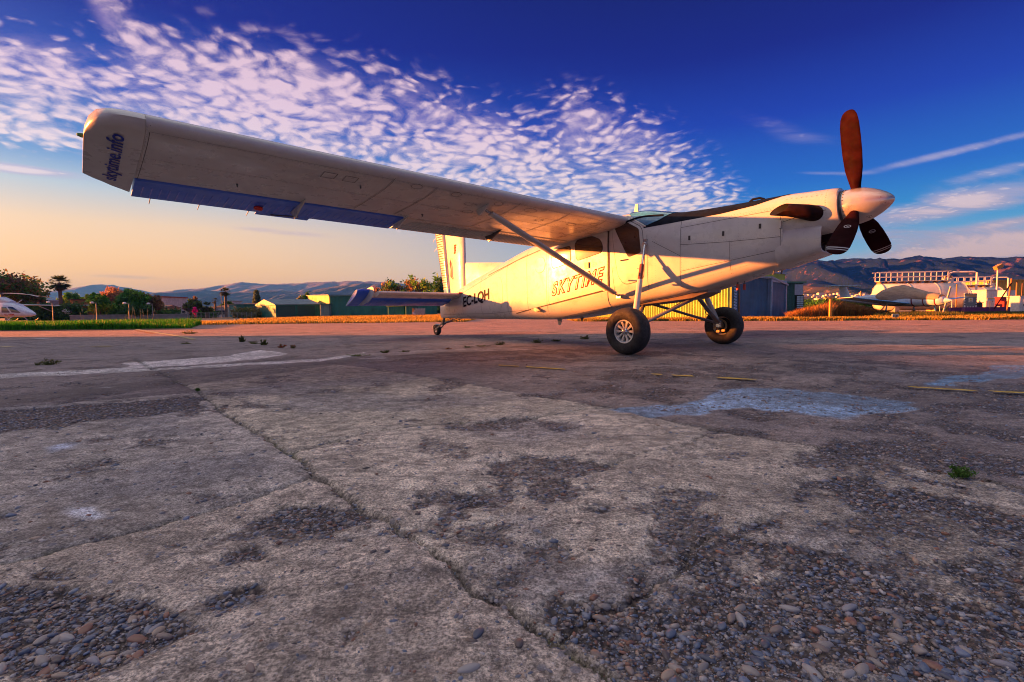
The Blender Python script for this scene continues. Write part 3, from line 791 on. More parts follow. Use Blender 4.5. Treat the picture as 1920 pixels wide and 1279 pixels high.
def make_tree(name, label, cat, loc, h, w, cols, trunk_h=0.35, n=90, per=34, leaf=0.16, shell=0.5, group=None, lumps=7, droop=0.3, bare=0.0):
    root = thing(name, label, cat, loc, random.uniform(0, 6.28), group)
    rz = h * (1 - trunk_h * 0.8) / 2; cz = h - rz
    pts = crown_pts(n, w / 2, rz, cz, lumps, shell)
    tb = MB(); r0 = max(0.10, h * 0.022)
    tb.path([(0, 0, -0.1), (0.03 * h, 0.01 * h, h * 0.2), (0.0, 0.03 * h, h * 0.45), (0.02 * h, 0, h * 0.75)], [r0, r0 * 0.8, r0 * 0.55, r0 * 0.2], 8)
    for q in random.sample(pts, min(len(pts), 16)):
        z0 = random.uniform(0.25, 0.6) * h
        tb.path([(0.01 * h, 0.01 * h, z0), (q[0] * 0.45, q[1] * 0.45, (z0 + q[2]) / 2 + 0.05 * h), q], [r0 * 0.4, r0 * 0.22, r0 * 0.06], 5, False)
    tb.build('trunk', M_BARK, root)
    cl = [cols[random.randrange(len(cols))] for _ in pts]
    link_mesh('crown', leaves_mesh('crown', pts, cl, leaf, per, (w * 0.055, w * 0.055, rz * 0.10), droop=droop), root)
    return root

def make_bare_tree(name, label, loc, h, w, col=(0.16, 0.12, 0.10), group=None, leafcols=None):
    root = thing(name, label, 'tree', loc, 0, group)
    tb = MB(); tips = []
    def br(p, d, L, r_, dep):
        q = p + d * L
        tb.tube(p, q, r_, r_ * 0.62, 5, False)
        if dep == 0: tips.append(q[:]); return
        for k in range(3):
            nd = (d + Vector((random.uniform(-1, 1), random.uniform(-1, 1), random.uniform(-0.25, 0.65))) * 0.75).normalized()
            br(q, nd, L * random.uniform(0.62, 0.82), r_ * 0.6, dep - 1)
    br(Vector((0, 0, 0)), Vector((0, 0, 1)), h * 0.26, h * 0.022, 5)
    tb.build('trunk', mat('pale_bark', col, 0.9, var=0.2), root, smooth=False)
    if leafcols:
        t_ = random.sample(tips, min(len(tips), 170))
        link_mesh('crown', leaves_mesh('crown', t_, [random.choice(leafcols) for _ in t_], 0.14, 14, (0.3, 0.3, 0.25)), root)
    return root

def make_palm(label, loc, h, r_, group=None, lean=0.0, trunk_r=0.22, skirt=True, nf=60):
    root = thing('palm_tree', label, 'palm', loc, random.uniform(0, 6.28), group)
    tb = MB(); tb.path([(0, 0, -0.1), (lean * 0.4, 0, h * 0.4), (lean, 0, h - r_ * 0.75)], [trunk_r * 1.25, trunk_r, trunk_r * 0.85], 10)
    tb.build('trunk', mat('palm_bark', (0.16, 0.12, 0.09), 0.9, var=0.35, vscale=12, bump=0.8), root)
    V = []; Fa = []; cl = []
    top = Vector((lean, 0, h - r_ * 0.8))
    def frond(a, el0, L, c_):
        d = Vector((math.cos(a), math.sin(a), 0)); side = Vector((-math.sin(a), math.cos(a), 0))
        p = top.copy(); stem_n = 5; ang = el0
        for i in range(stem_n):
            p = p + (d * math.cos(ang) + Vector((0, 0, 1)) * math.sin(ang)) * L * 0.5 / stem_n; ang -= 0.05
        # fan of narrow leaflets
        for k in range(15):
            t = (k - 7) / 7 * 1.25
            dd = (d * math.cos(ang) + Vector((0, 0, 1)) * math.sin(ang)) * math.cos(t) + side * math.sin(t)
            e_ = p + dd * L * 0.55 * random.uniform(0.85, 1.1); e_.z -= L * 0.10 * random.random()
            n_ = dd.cross(Vector((0, 0, 1))).normalized() * L * 0.045
            b = len(V); V.extend([tuple(p - n_ * 0.4), tuple(p + n_ * 0.4), tuple((p + e_) / 2 + n_), tuple(e_), tuple((p + e_) / 2 - n_)])
            Fa.append((b, b + 1, b + 2)); Fa.append((b, b + 2, b + 4)); Fa.append((b + 4, b + 2, b + 3)); cl.extend([c_] * 5)
        b = len(V); V.extend([tuple(top - side * 0.03), tuple(top + side * 0.03), tuple(p)]); Fa.append((b, b + 1, b + 2)); cl.extend([c_] * 3)
    for k in range(nf):
        el0 = math.asin(random.uniform(-0.6, 1.0))
        g_ = random.uniform(0.7, 1.2)
        frond(random.uniform(0, 6.28), el0, r_, (0.075 * g_, 0.095 * g_, 0.022 * g_))
    if skirt:
        for k in range(22):
            frond(random.uniform(0, 6.28), random.uniform(-1.5, -1.1), r_ * 0.75, (0.17, 0.11, 0.055))
    link_mesh('crown', np_mesh('crown', V, Fa, [M_LEAF], np.array(cl)), root)
    return root

def blades(name, n, xy, h, cols, width=0.012, lean=0.35, z=0.0, seg=2):
    """n grass blades at positions given by xy(n) -> arrays"""
    X, Y = xy(n); n = len(X)
    hh = (h(X, Y) if callable(h) else h) * RNG.uniform(0.45, 1.15, n)
    a = RNG.random(n) * 6.283; b = RNG.random(n) * 6.283; l = np.abs(RNG.normal(0, lean, n)) * hh
    wx, wy = np.cos(a) * width, np.sin(a) * width
    zc = z(X, Y) if callable(z) else np.full(n, z)
    p0 = np.stack([X - wx, Y - wy, zc], -1); p1 = np.stack([X + wx, Y + wy, zc], -1)
    mx, my = X + np.cos(b) * l * 0.35, Y + np.sin(b) * l * 0.35
    p2 = np.stack([mx + wx * 0.8, my + wy * 0.8, zc + hh * 0.6], -1); p3 = np.stack([mx - wx * 0.8, my - wy * 0.8, zc + hh * 0.6], -1)
    p4 = np.stack([X + np.cos(b) * l, Y + np.sin(b) * l, zc + hh], -1)
    V = np.stack([p0, p1, p2, p3, p4], 1).reshape(-1, 3)
    k = np.arange(n)[:, None] * 5
    Fa = np.concatenate([np.concatenate([k, k + 1, k + 2], 1), np.concatenate([k, k + 2, k + 3], 1), np.concatenate([k + 3, k + 2, k + 4], 1)])
    cl = np.asarray(cols)[RNG.integers(0, len(cols), n)] * RNG.uniform(0.75, 1.25, (n, 1))
    return np_mesh(name, V, Fa, [M_LEAF], np.repeat(cl, 5, 0))

# ================================================================== THE AIRCRAFT (x forward, s to starboard, z up; stands tail down)
AX0, AY0, HEAD = 2.9568, 8.8828, R(-49.2502)
def V3(x, s, z): return Vector((x, -s, z))
plane = thing('propeller_aircraft', 'white high wing propeller aircraft with blue ailerons parked tail down on the worn apron', 'aircraft', (AX0, AY0, 0.0), HEAD)

def mat_paint(name, col, rough=0.28, dirt=0.25):
    m_ = bpy.data.materials.new(name); m_.use_nodes = True
    t = NT(m_.node_tree); b = m_.node_tree.nodes['Principled BSDF']
    tcn = t.n.new('ShaderNodeTexCoord').outputs['Object']
    a = t.smooth(t.noise(tcn, 2.2, 6, 0.65, 0.6), 0.42, 0.78)
    st = t.smooth(t.noise(t.vmath('MULTIPLY', tcn, (1.2, 9, 9)), 1.6, 6, 0.7), 0.52, 0.82)
    k = t.math('MULTIPLY', t.math('MAXIMUM', a, st), dirt)
    c_ = t.mix(k, col, tuple(c * f_ for c, f_ in zip(col, (0.52, 0.45, 0.38))))
    sp = t.smooth(t.noise(tcn, 60, 3, 0.7), 0.63, 0.72, 0, 0.35)
    c_ = t.mix(sp, c_, tuple(c * 0.55 for c in col))
    t.l.new(c_, b.inputs['Base Color'])
    t.l.new(t.smooth(t.noise(tcn, 5, 5, 0.6), 0.3, 0.75, rough * 0.8, rough * 1.7), b.inputs['Roughness'])
    b.inputs['Coat Weight'].default_value = 0.35; b.inputs['Coat Roughness'].default_value = 0.10
    bn = t.n.new('ShaderNodeBump'); bn.inputs['Strength'].default_value = 0.35; bn.inputs['Distance'].default_value = 0.006
    hb = t.math('ADD', t.noise(tcn, 2.6, 2, 0.5), t.math('MULTIPLY', t.noise(tcn, 30, 2, 0.5), 0.03))
    t.l.new(hb, bn.inputs['Height']); t.l.new(bn.outputs[0], b.inputs['Normal'])
    MATS[name] = m_
    return m_
M_WHITE = mat_paint('white_aircraft_paint', (0.52, 0.50, 0.46))
M_BLUE = mat_paint('blue_aircraft_paint', (0.03, 0.14, 0.75), 0.35, 0.2)
M_DARK = mat('antiglare_black', (0.006, 0.008, 0.016), 0.6, var=0.3, vscale=8, spec=0.08)
M_GAP = mat('panel_gap', (0.06, 0.05, 0.045), 0.9, var=0.2)
M_RIVET = mat('rivet_head', (0.36, 0.34, 0.32), 0.5, var=0.2)
M_METAL = mat('bare_metal', (0.55, 0.55, 0.57), 0.25, metal=0.9, var=0.1)
M_STEEL = mat('dark_steel', (0.10, 0.10, 0.11), 0.4, metal=0.6, var=0.3)
M_RUBBER = mat('tyre_rubber', (0.022, 0.020, 0.020), 0.8, var=0.35, vscale=14, bump=0.2, dirt=(0.07, 0.055, 0.045, 0.6), dscale=4)
M_RIM = mat('painted_rim', (0.55, 0.54, 0.52), 0.4, metal=0.2, var=0.2, vscale=20, dirt=(0.2, 0.17, 0.14, 0.7), dscale=9)
M_BLADE = mat('propeller_paint', (0.015, 0.0028, 0.004), 0.6, var=0.35, vscale=6, dirt=(0.024, 0.004, 0.005, 0.5), dscale=14, spec=0.015)
M_EXH = mat('burnt_steel', (0.014, 0.004, 0.004), 0.6, metal=0.0, spec=0.1, var=0.4, vscale=14)
M_HOLE = mat('dark_interior', (0.012, 0.011, 0.012), 0.9)
M_GLASS = mat('cabin_glass', (0.045, 0.018, 0.012), 0.06, var=0.4, vscale=5, coat=0.6, spec=0.8)
M_WSH = mat('windshield_glass', (0.02, 0.17, 0.28), 0.07, var=0.5, vscale=3, coat=0.7, spec=0.9)
M_RED = mat('signal_red', (0.50, 0.02, 0.02), 0.4, var=0.1)
M_INK = mat('black_lettering', (0.008, 0.007, 0.012), 0.6, spec=0.1)
M_NAVY = mat('navy_lettering', (0.012, 0.03, 0.32), 0.5, spec=0.2)
M_OUTL = mat('brown_lettering', (0.16, 0.022, 0.010), 0.6, spec=0.1)
M_FILL = mat('cream_lettering', (0.60, 0.56, 0.50), 0.45)

# ---- fuselage stations: x, bottom, top, half width
ST = np.array([(-7.60, .50, 1.02, .055), (-7.3, .49, 1.10, .095), (-7.0, .485, 1.16, .135), (-6.4, .482, 1.35, .215), (-6.0, .48, 1.47, .26), (-5.2, .48, 1.67, .35),
               (-4.5, .485, 1.85, .43), (-3.8, .485, 2.02, .50), (-3.4, .485, 2.10, .545), (-2.74, .49, 2.19, .60), (-2.3, .52, 2.26, .62), (-1.66, .61, 2.33, .62),
               (-.9, .75, 2.425, .62), (-.55, .80, 2.43, .615), (-.3, .835, 2.40, .605), (0.0, .865, 2.30, .58), (.5, .965, 2.285, .535), (1.1, 1.125, 2.295, .47), (1.58, 1.255, 2.315, .41), (1.80, 1.305, 2.325, .385)])
def st(x):
    return tuple(float(np.interp(x, ST[:, 0], ST[:, k])) for k in (1, 2, 3))
_xs = np.linspace(ST[0, 0], ST[-1, 0], 260)
_sm = []
for k in (1, 2, 3):
    y = np.interp(_xs, ST[:, 0], ST[:, k]); yp = np.pad(y, 7, 'reflect', reflect_type='odd'); _sm.append(np.convolve(yp, np.ones(15) / 15, 'valid'))
def st(x):
    return tuple(float(np.interp(x, _xs, q)) for q in _sm)
def nexp(x): return float(np.interp(x, [-7.6, -5, -3, -.5, .6, 1.8], [2.4, 3.4, 4.8, 4.8, 4.0, 3.3]))
def side_s(x, z):
    """half width of the fuselage side at x,z"""
    b_, t_, w_ = st(x); n_ = nexp(x); zc = (b_ + t_) / 2; h_ = (t_ - b_) / 2
    k = min(0.999, abs(z - zc) / h_)
    return w_ * (1 - k ** n_) ** (1 / n_)
def ring_pt(x, t, off=0.0):
    """t: angle, 0 = starboard, pi/2 = top"""
    b_, t_, w_ = st(x); n_ = nexp(x); zc = (b_ + t_) / 2; h_ = (t_ - b_) / 2
    c_, s_ = math.cos(t), math.sin(t)
    sx = math.copysign(abs(c_) ** (2 / n_), c_) * (w_ + off); sz_ = math.copysign(abs(s_) ** (2 / n_), s_) * (h_ + off)
    return V3(x, sx, zc + sz_)
NRING = 128
fm = MB()
fm.loft([[ring_pt(x, 2 * math.pi * k / NRING) for k in range(NRING)] for x in np.linspace(-7.6, 1.80, 120)])
fus = fm.build('fuselage', M_WHITE, plane, ang=50)

def side_pt(x, z, side=1, off=0.0): return V3(x, side * (side_s(x, z) + off), z)
def drape_poly(poly, side=1, off=0.003, thick=None, cell=0.05):
    """flat outline in x,z wrapped onto the fuselage side, with a rim back to the skin"""
    bm = bmesh.new()
    vs = [bm.verts.new((p[0], 0, p[1])) for p in poly]
    bm.faces.new(vs)
    x0, x1 = min(p[0] for p in poly), max(p[0] for p in poly); z0, z1 = min(p[1] for p in poly), max(p[1] for p in poly)
    for ax, a, b in ((0, x0, x1), (2, z0, z1)):
        k = int((b - a) / cell)
        for i in range(1, k + 1):
            v = a + (b - a) * i / (k + 1); co = [0, 0, 0]; co[ax] = v; no = [0, 0, 0]; no[ax] = 1
            bmesh.ops.bisect_plane(bm, geom=bm.verts[:] + bm.edges[:] + bm.faces[:], plane_co=co, plane_no=no)
    if thick is None: thick = off + 0.01
    base_f = bm.faces[:]
    r_ = bmesh.ops.extrude_face_region(bm, geom=base_f)
    newv = set(e for e in r_['geom'] if isinstance(e, bmesh.types.BMVert))
    for v in bm.verts:
        o_ = off if v in newv else off - thick
        v.co = side_pt(v.co.x, v.co.z, side, o_)
    bmesh.ops.recalc_face_normals(bm, faces=bm.faces)
    me = bpy.data.meshes.new('p'); bm.to_mesh(me); bm.free()
    me.polygons.foreach_set('use_smooth', np.ones(len(me.polygons), bool)); me.set_sharp_from_angle(angle=R(30))
    return me
def drape(name, poly, m_, parent, side=1, off=0.003, label=None, thick=None, cell=0.05):
    me = drape_poly(poly, side, off, thick, cell); me.name = name; me.materials.append(m_)
    o = link_mesh(name, me, parent)
    if label: o['label'] = label
    return o
def strip_on_side(mb, pts, w=0.008, off=0.0015, side=1, step=0.06):
    """thin raised line along the side"""
    q = []
    for (xa, za), (xb, zb) in zip(pts[:-1], pts[1:]):
        k = max(1, int(math.hypot(xb - xa, zb - za) / step))
        for i in range(k): q.append((xa + (xb - xa) * i / k, za + (zb - za) * i / k))
    q.append(pts[-1])
    L_ = []; R_ = []
    for i, (x, z) in enumerate(q):
        a, b = q[max(0, i - 1)], q[min(len(q) - 1, i + 1)]
        d = math.hypot(b[0] - a[0], b[1] - a[1]) + 1e-9; nx_, nz_ = -(b[1] - a[1]) / d * w / 2, (b[0] - a[0]) / d * w / 2
        L_.append(side_pt(x + nx_, z + nz_, side, off)); R_.append(side_pt(x - nx_, z - nz_, side, off))
    n = len(q); mb.add(L_ + R_, [(i, i + 1, n + i + 1, n + i) for i in range(n - 1)])
def rivets_on_side(mb, pts, side=1, step=0.04, r=0.0055):
    for (xa, za), (xb, zb) in zip(pts[:-1], pts[1:]):
        k = max(1, int(math.hypot(xb - xa, zb - za) / step))
        for i in range(k):
            x, z = xa + (xb - xa) * i / k, za + (zb - za) * i / k
            mb.add([side_pt(x + r, z, side, .001), side_pt(x, z + r, side, .001), side_pt(x - r, z, side, .001), side_pt(x, z - r, side, .001), side_pt(x, z, side, .004)], [(0, 1, 4), (1, 2, 4), (2, 3, 4), (3, 0, 4)])
def rounded(poly, r=0.06, seg=5):
    out = []; n = len(poly)
    for i in range(n):
        p0, p1, p2 = Vector(poly[i - 1]), Vector(poly[i]), Vector(poly[(i + 1) % n])
        a, b = (p0 - p1), (p2 - p1); rr = min(r, a.length * .45, b.length * .45)
        A, B = p1 + a.normalized() * rr, p1 + b.normalized() * rr
        for k in range(seg + 1):
            t = k / seg; out.append(tuple((A * (1 - t) + p1 * t) * (1 - t) + (p1 * (1 - t) + B * t) * t))
    return out
def grow(poly, d):
    cx = sum(p[0] for p in poly) / len(poly); cz = sum(p[1] for p in poly) / len(poly)
    return [(p[0] + (p[0] - cx) / (math.hypot(p[0] - cx, p[1] - cz) + 1e-9) * d, p[1] + (p[1] - cz) / (math.hypot(p[0] - cx, p[1] - cz) + 1e-9) * d) for p in poly]

for side in (1, -1):
    # cockpit door with its window
    door = rounded([(-1.04, 2.20), (-.80, 2.305), (-.40, 2.09), (-.345, 1.62), (-.36, 1.20), (-.75, 1.13), (-.88, 1.28), (-.93, 1.50)], 0.10)
    drape('door_gap', grow(door, 0.011), M_GAP, fus, side, 0.0015)
    d_ = drape('cockpit_door', door, M_WHITE, plane, side, 0.005)
    win = rounded([(-.985, 2.17), (-.80, 2.265), (-.455, 2.075), (-.405, 1.66), (-.665, 1.60)], 0.05)
    drape('window_frame', grow(win, 0.022), M_WHITE, d_, side, 0.009)
    drape('window_pane', win, M_GLASS, d_, side, 0.012)
    hb = MB(); hb.path([side_pt(-.83, 1.555, side, .012), side_pt(-.80, 1.558, side, .03), side_pt(-.70, 1.565, side, .03), side_pt(-.67, 1.565, side, .012)], 0.009, 6)
    hb.build('door_handle', M_STEEL, d_)
    # sliding cabin door
    door = rounded([(-2.66, 1.93), (-2.5, 2.02), (-1.20, 2.16), (-1.13, 2.10), (-1.08, 1.08), (-1.20, 1.035), (-2.62, .80), (-2.66, .86)], 0.06)
    drape('door_gap', grow(door, 0.011), M_GAP, fus, side, 0.0015)
    d_ = drape('cabin_door', door, M_WHITE, plane, side, 0.006)
    for w_ in ([(-1.915, 1.97), (-1.84, 2.045), (-1.49, 2.055), (-1.30, 1.98), (-1.235, 1.86), (-1.25, 1.745), (-1.86, 1.635)], [(-2.56, 1.80), (-2.42, 1.90), (-2.04, 1.94), (-2.03, 1.62), (-2.53, 1.53)]):
        w_ = rounded(w_, 0.07)
        drape('window_seal', grow(w_, 0.014), M_GAP, d_, side, 0.0085)
        drape('window_pane', w_, M_GLASS, d_, side, 0.012)
    hb = MB(); hb.box(side_pt(-1.60, 1.53, side, .018), (0.10, 0.03, 0.115)); hb.build('door_latch', M_STEEL, d_, smooth=False)
    # rounded rear window and round port
    ow = rounded([(-3.10, 1.63), (-3.05, 1.76), (-2.93, 1.80), (-2.80, 1.77), (-2.76, 1.63), (-2.80, 1.52), (-2.93, 1.47), (-3.06, 1.52)], 0.09)
    drape('porthole_rim', grow(ow, 0.012), M_RIVET, fus, side, 0.003)
    drape('porthole_cover', ow, M_WHITE, plane, side, 0.006)
    # oval access panel on the rear
    ov = [(-4.56 + 0.235 * math.copysign(abs(math.cos(t)) ** .75, math.cos(t)) + 0.03 * math.sin(t), 1.07 + 0.40 * math.sin(t)) for t in np.linspace(0, 2 * math.pi, 30, endpoint=False)]
    drape('panel_gap', grow(ov, 0.008), M_RIVET, fus, side, 0.0015)
    drape('access_panel', ov, M_WHITE, plane, side, 0.004)
    # lower step panel under the cabin door
    lp = [(-2.36, .56), (-1.16, .745), (-1.13, 1.015), (-2.30, .825)]
    drape('panel_gap', grow(lp, 0.010), M_GAP, fus, side, 0.0015)
    drape('lower_panel', lp, M_WHITE, plane, side, 0.010)
    # door rail and long seams
    mb = MB()
    strip_on_side(mb, [(-3.85, .625), (-2.6, .815), (-1.24, 1.04)], 0.018, 0.012, side)
    strip_on_side(mb, [(-5.0, 1.55), (-3.8, 1.80), (-2.95, 1.95)], 0.012, 0.006, side)
    strip_on_side(mb, [(-1.10, 1.02), (-1.10, 2.14)], 0.035, 0.012, side)
    mb.build('door_rail', M_GAP, plane, smooth=False)
    mb = MB(); rv = MB()
    seams = [[(.30, .93), (.30, 2.16)], [(1.77, 1.34), (1.77, 2.20)], [(.30, 1.725), (1.05, 1.70), (1.77, 1.70)], [(.30, 2.00), (1.77, 2.09)], [(1.08, 1.16), (1.08, 1.70)],
             [(-3.36, .56), (-3.40, 2.0)], [(-2.72, .56), (-2.74, 2.06)], [(-4.14, .56), (-4.16, 1.90)], [(-5.3, .53), (-5.32, 1.60)], [(-6.25, .52), (-6.25, 1.35)], [(-7.0, .52), (-7.0, 1.1)],
             [(-6.9, .98), (-5.3, 1.42), (-3.4, 1.90)], [(-7.4, .60), (-5.0, .62), (-3.4, .70)], [(-.28, 1.05), (-.30, 1.95)], [(-.95, .86), (-1.02, 1.45)], [(-.2, 1.83), (.30, 1.55)], [(.30, 1.30), (1.77, 1.52)]]
    for s_ in seams:
        strip_on_side(mb, s_, 0.006, 0.0015, side)
        rivets_on_side(rv, [(x + .022, z + .022) for x, z in s_], side)
    for xz in ([(-3.4, 1.10), (-2.74, 1.22)], [(-3.4, 1.40), (-2.74, 1.50)], [(-4.15, 1.05), (-3.4, 1.12)], [(-.27, 1.10), (-.13, 1.14), (-.16, 1.9), (-.27, 1.9)], [(-.20, 1.10), (-.20, 1.9)], [(.3, 1.1), (1.7, 1.42)], [(.35, 2.05), (1.7, 2.13)], [(1.2, 1.72), (1.2, 2.1)], [(-2.5, 1.5), (-1.2, 1.62)]):
        rivets_on_side(rv, xz, side)
    o = mb.build('panel_seam', M_GAP, plane, smooth=False); o['kind'] = 'stuff'
    o = rv.build('rivet', M_RIVET, plane, smooth=False); o['kind'] = 'stuff'
    # small latches on the cowl, cowl handle
    for x, z in ((.45, 1.82), (.98, 1.83), (1.50, 1.88)):
        drape('cowl_latch', [(x - .016, z - .035), (x + .016, z - .035), (x + .016, z + .035), (x - .016, z + .035)], M_GAP, plane, side, 0.006)
    hb = MB(); hb.box(side_pt(1.775, 1.87, side, .025), (0.03, 0.03, 0.11)); hb.build('cowl_handle', M_WHITE, plane, smooth=False)
    # step and small fin low on the belly
    hb = MB(); c0 = side_pt(-3.02, .70, side, 0.0)
    hb.prism([c0 + V3(-.13, 0, .02), c0 + V3(.0, 0, .055), c0 + V3(.14, 0, -.0), c0 + V3(.02, 0, -.035)], V3(0, side * 0.10, -.01)); hb.build('boarding_step', M_STEEL, plane, smooth=False)
hb = MB(); hb.prism([V3(-3.0, -.006, .50), V3(-2.85, -.006, .50), V3(-2.9, -.006, .37), V3(-2.96, -.006, .37)], V3(0, .012, 0)); hb.build('belly_antenna', M_WHITE, plane, smooth=False)
hb = MB(); hb.prism([V3(-2.33, -.006, .53), V3(-2.22, -.006, .54), V3(-2.30, -.006, .45)], V3(0, .012, 0)); hb.build('belly_antenna', M_STEEL, plane, smooth=False)

# ---- windshield and black anti glare panel: patches of the same skin, a little proud
def skin_patch(name, xs, tlo, thi, off, m_, parent, n=30, cap=True):
    mb = MB(); rings = []
    for x in xs:
        a, b = tlo(x), thi(x)
        rings.append([ring_pt(x, a + (b - a) * k / n, off) for k in range(n + 1)] + [ring_pt(x, b - (b - a) * k / n, -0.01) for k in range(n + 1)])
    mb.loft(rings)
    return mb.build(name, m_, parent, ang=40)
def t_of(x, z):
    """angle on the ring where the skin has height z (upper starboard)"""
    b_, t_, w_ = st(x); n_ = nexp(x); zc = (b_ + t_) / 2; h_ = (t_ - b_) / 2
    k = max(0.0, min(0.9999, (z - zc) / h_)); s_ = k ** (n_ / 2)
    return math.asin(s_)
ws_lo = lambda x: t_of(x, np.interp(x, [-.74, -.32, -.10, .06], [2.36, 2.105, 2.17, 2.27]))
wsh = skin_patch('windshield', np.linspace(-.74, .06, 24), ws_lo, lambda x: math.pi - ws_lo(x), 0.012, M_WSH, plane, 36)
mb = MB()
for t_ in (0.70, math.pi - 0.70): mb.path([ring_pt(x, t_ + (x + .36) * (0.5 if t_ < 1.5 else -0.5), 0.016) for x in np.linspace(-.74, -.05, 9)], 0.016, 6)
mb.path([ring_pt(x, math.pi / 2, 0.018) for x in np.linspace(-.74, .0, 9)], 0.014, 6)
mb.build('windshield_frame', M_DARK, plane)
ag_lo = lambda x: t_of(x, np.interp(x, [-.40, -.32, -.1, .26, .93, 1.4, 1.80], [2.07, 2.075, 2.085, 2.105, 2.14, 2.20, 2.305]))
skin_patch('antiglare_panel', np.linspace(-.37, 1.80, 50), ag_lo, lambda x: math.pi - ag_lo(x), 0.006, M_DARK, plane, 36)
for sd in (1, -1):
    mb = MB(); mb.path([side_pt(-.76, 2.335, sd, .004), side_pt(-.55, 2.23, sd, .006), side_pt(-.33, 2.095, sd, .006)], 0.015, 6)
    mb.build('windshield_frame', M_WHITE, plane)
for sd in (1, -1):
    mb = MB(); mb.path([ring_pt(1.25, math.pi / 2 + sd * .25, 0.0), ring_pt(1.30, math.pi / 2 + sd * .25, 0.03), ring_pt(1.40, math.pi / 2 + sd * .25, 0.03), ring_pt(1.46, math.pi / 2 + sd * .25, 0.0)], 0.018, 6)
    mb.build('cowl_vent', M_DARK, plane)

# ---- engine nose
TH = R(5.3)
AXD = V3(math.cos(TH), 0, math.sin(TH)); AXU = V3(-math.sin(TH), 0, math.cos(TH))
HUB = V3(2.60, 0, 2.045)
nose = MB(); rings = []
for x, zc, hw, hu, hd, n_ in ((1.74, 1.96, .385, .365, .42, 3.0), (1.90, 1.975, .375, .352, .385, 2.8), (2.05, 1.99, .355, .335, .345, 2.5), (2.2, 2.00, .335, .325, .325, 2.2), (2.33, 2.01, .315, .315, .315, 2.05), (2.40, 2.018, .303, .303, .303, 2.0), (2.435, 2.02, .285, .285, .285, 2.0)):
    rr = []
    for k in range(48):
        t = 2 * math.pi * k / 48; c_, s_ = math.cos(t), math.sin(t)
        zz_ = math.copysign(abs(s_) ** (2 / n_), s_) * (hu if s_ > 0 else hd)
        rr.append(V3(x - zz_ * math.tan(TH), math.copysign(abs(c_) ** (2 / n_), c_) * hw, zc + zz_))
    rings.append(rr)
nose.loft(rings)
nz = nose.build('nose_cowl', M_WHITE, plane, ang=55)
mb = MB(); mb.revolve([(-.175, .286), (-.172, .20), (-.12, .19), (-.12, .0)], HUB, AXD, 40); mb.build('nose_ring', M_HOLE, plane)
# chin with the air intake
chin = MB(); rings = []
CH = ((1.70, 1.27, 1.95, .385, 3.4), (1.80, 1.30, 1.93, .38, 3.6), (1.95, 1.345, 1.90, .365, 4), (2.1, 1.39, 1.86, .345, 4.5), (2.235, 1.435, 1.83, .325, 5), (2.262, 1.45, 1.82, .312, 5))
def chin_ring(x, b_, t_, w_, n_, sh=0.0):
    out = []
    for k in range(40):
        t = 2 * math.pi * k / 40; c_, s_ = math.cos(t), math.sin(t); zc = (b_ + t_) / 2; h_ = (t_ - b_) / 2 - sh
        out.append(V3(x, math.copysign(abs(c_) ** (2 / n_), c_) * (w_ - sh), zc + math.copysign(abs(s_) ** (2 / n_), s_) * h_))
    return out
chin.loft([chin_ring(*c_) for c_ in CH], True, False)
chin.loft([chin_ring(*CH[-1]), chin_ring(2.262, 1.45, 1.82, .312, 5, 0.018), chin_ring(2.10, 1.43, 1.80, .30, 5, 0.022)], False, False)
ch = chin.build('intake_cowl', M_WHITE, plane, ang=40)
mb = MB(); mb.loft([chin_ring(2.13, 1.43, 1.80, .30, 5, 0.012), chin_ring(2.11, 1.43, 1.80, .30, 5, 0.012)]); mb.build('intake_screen', M_HOLE, ch)
mb = MB(); mb.loft([[V3(x, s_, z) for s_, z in ((-w, t), (w, t), (w, b), (-w, b))] for x, w, t, b in ((1.75, .20, 1.75, 1.5), (2.40, .10, 1.74, 1.62))]); mb.build('oil_cooler', M_EXH, plane, smooth=False)
# seams on the nose
mb = MB(); rv = MB()
def nose_s(x, z):
    for (x0, zc0, w0, u0, d0, n0), (x1, zc1, w1, u1, d1, n1) in zip(NS[:-1], NS[1:]):
        if x0 <= x <= x1:
            t = (x - x0) / (x1 - x0); zc = zc0 + (zc1 - zc0) * t; w = w0 + (w1 - w0) * t; h = (u0 + (u1 - u0) * t) if z > zc else (d0 + (d1 - d0) * t); n_ = n0 + (n1 - n0) * t
            return w * (1 - min(.999, abs(z - zc) / h) ** n_) ** (1 / n_)
    return .3
NS = ((1.74, 1.96, .385, .365, .42, 3.0), (1.90, 1.975, .375, .352, .385, 2.8), (2.05, 1.99, .355, .335, .345, 2.5), (2.2, 2.00, .335, .325, .325, 2.2), (2.33, 2.01, .315, .315, .315, 2.05), (2.40, 2.018, .303, .303, .303, 2.0))
for sd in (1, -1):
    mb.path([V3(1.78, sd * (nose_s(1.78, 1.90) + .001), 1.90), V3(1.95, sd * (nose_s(1.95, 1.94) + .001), 1.94), V3(2.1, sd * (nose_s(2.1, 1.97) + .001), 1.97), V3(2.22, sd * (nose_s(2.22, 1.99) + .001), 1.99), V3(2.32, sd * (nose_s(2.32, 2.0) + .001), 2.0)], 0.004, 4)
    for z in np.arange(1.75, 2.28, .035):
        for x in (2.31,):
            c_ = V3(x - (z - 2.01) * math.tan(TH), sd * (nose_s(x, z) + .001), z); rv.box(c_, (.008, .006, .008))
    for x in np.arange(1.82, 2.28, .06):
        c_ = V3(x, sd * (nose_s(x, 2.22) + .001), 2.22); rv.box(c_, (.008, .006, .008))
o = mb.build('panel_seam', M_GAP, nz); o = rv.build('rivet', M_RIVET, nz, smooth=False); o['kind'] = 'stuff'
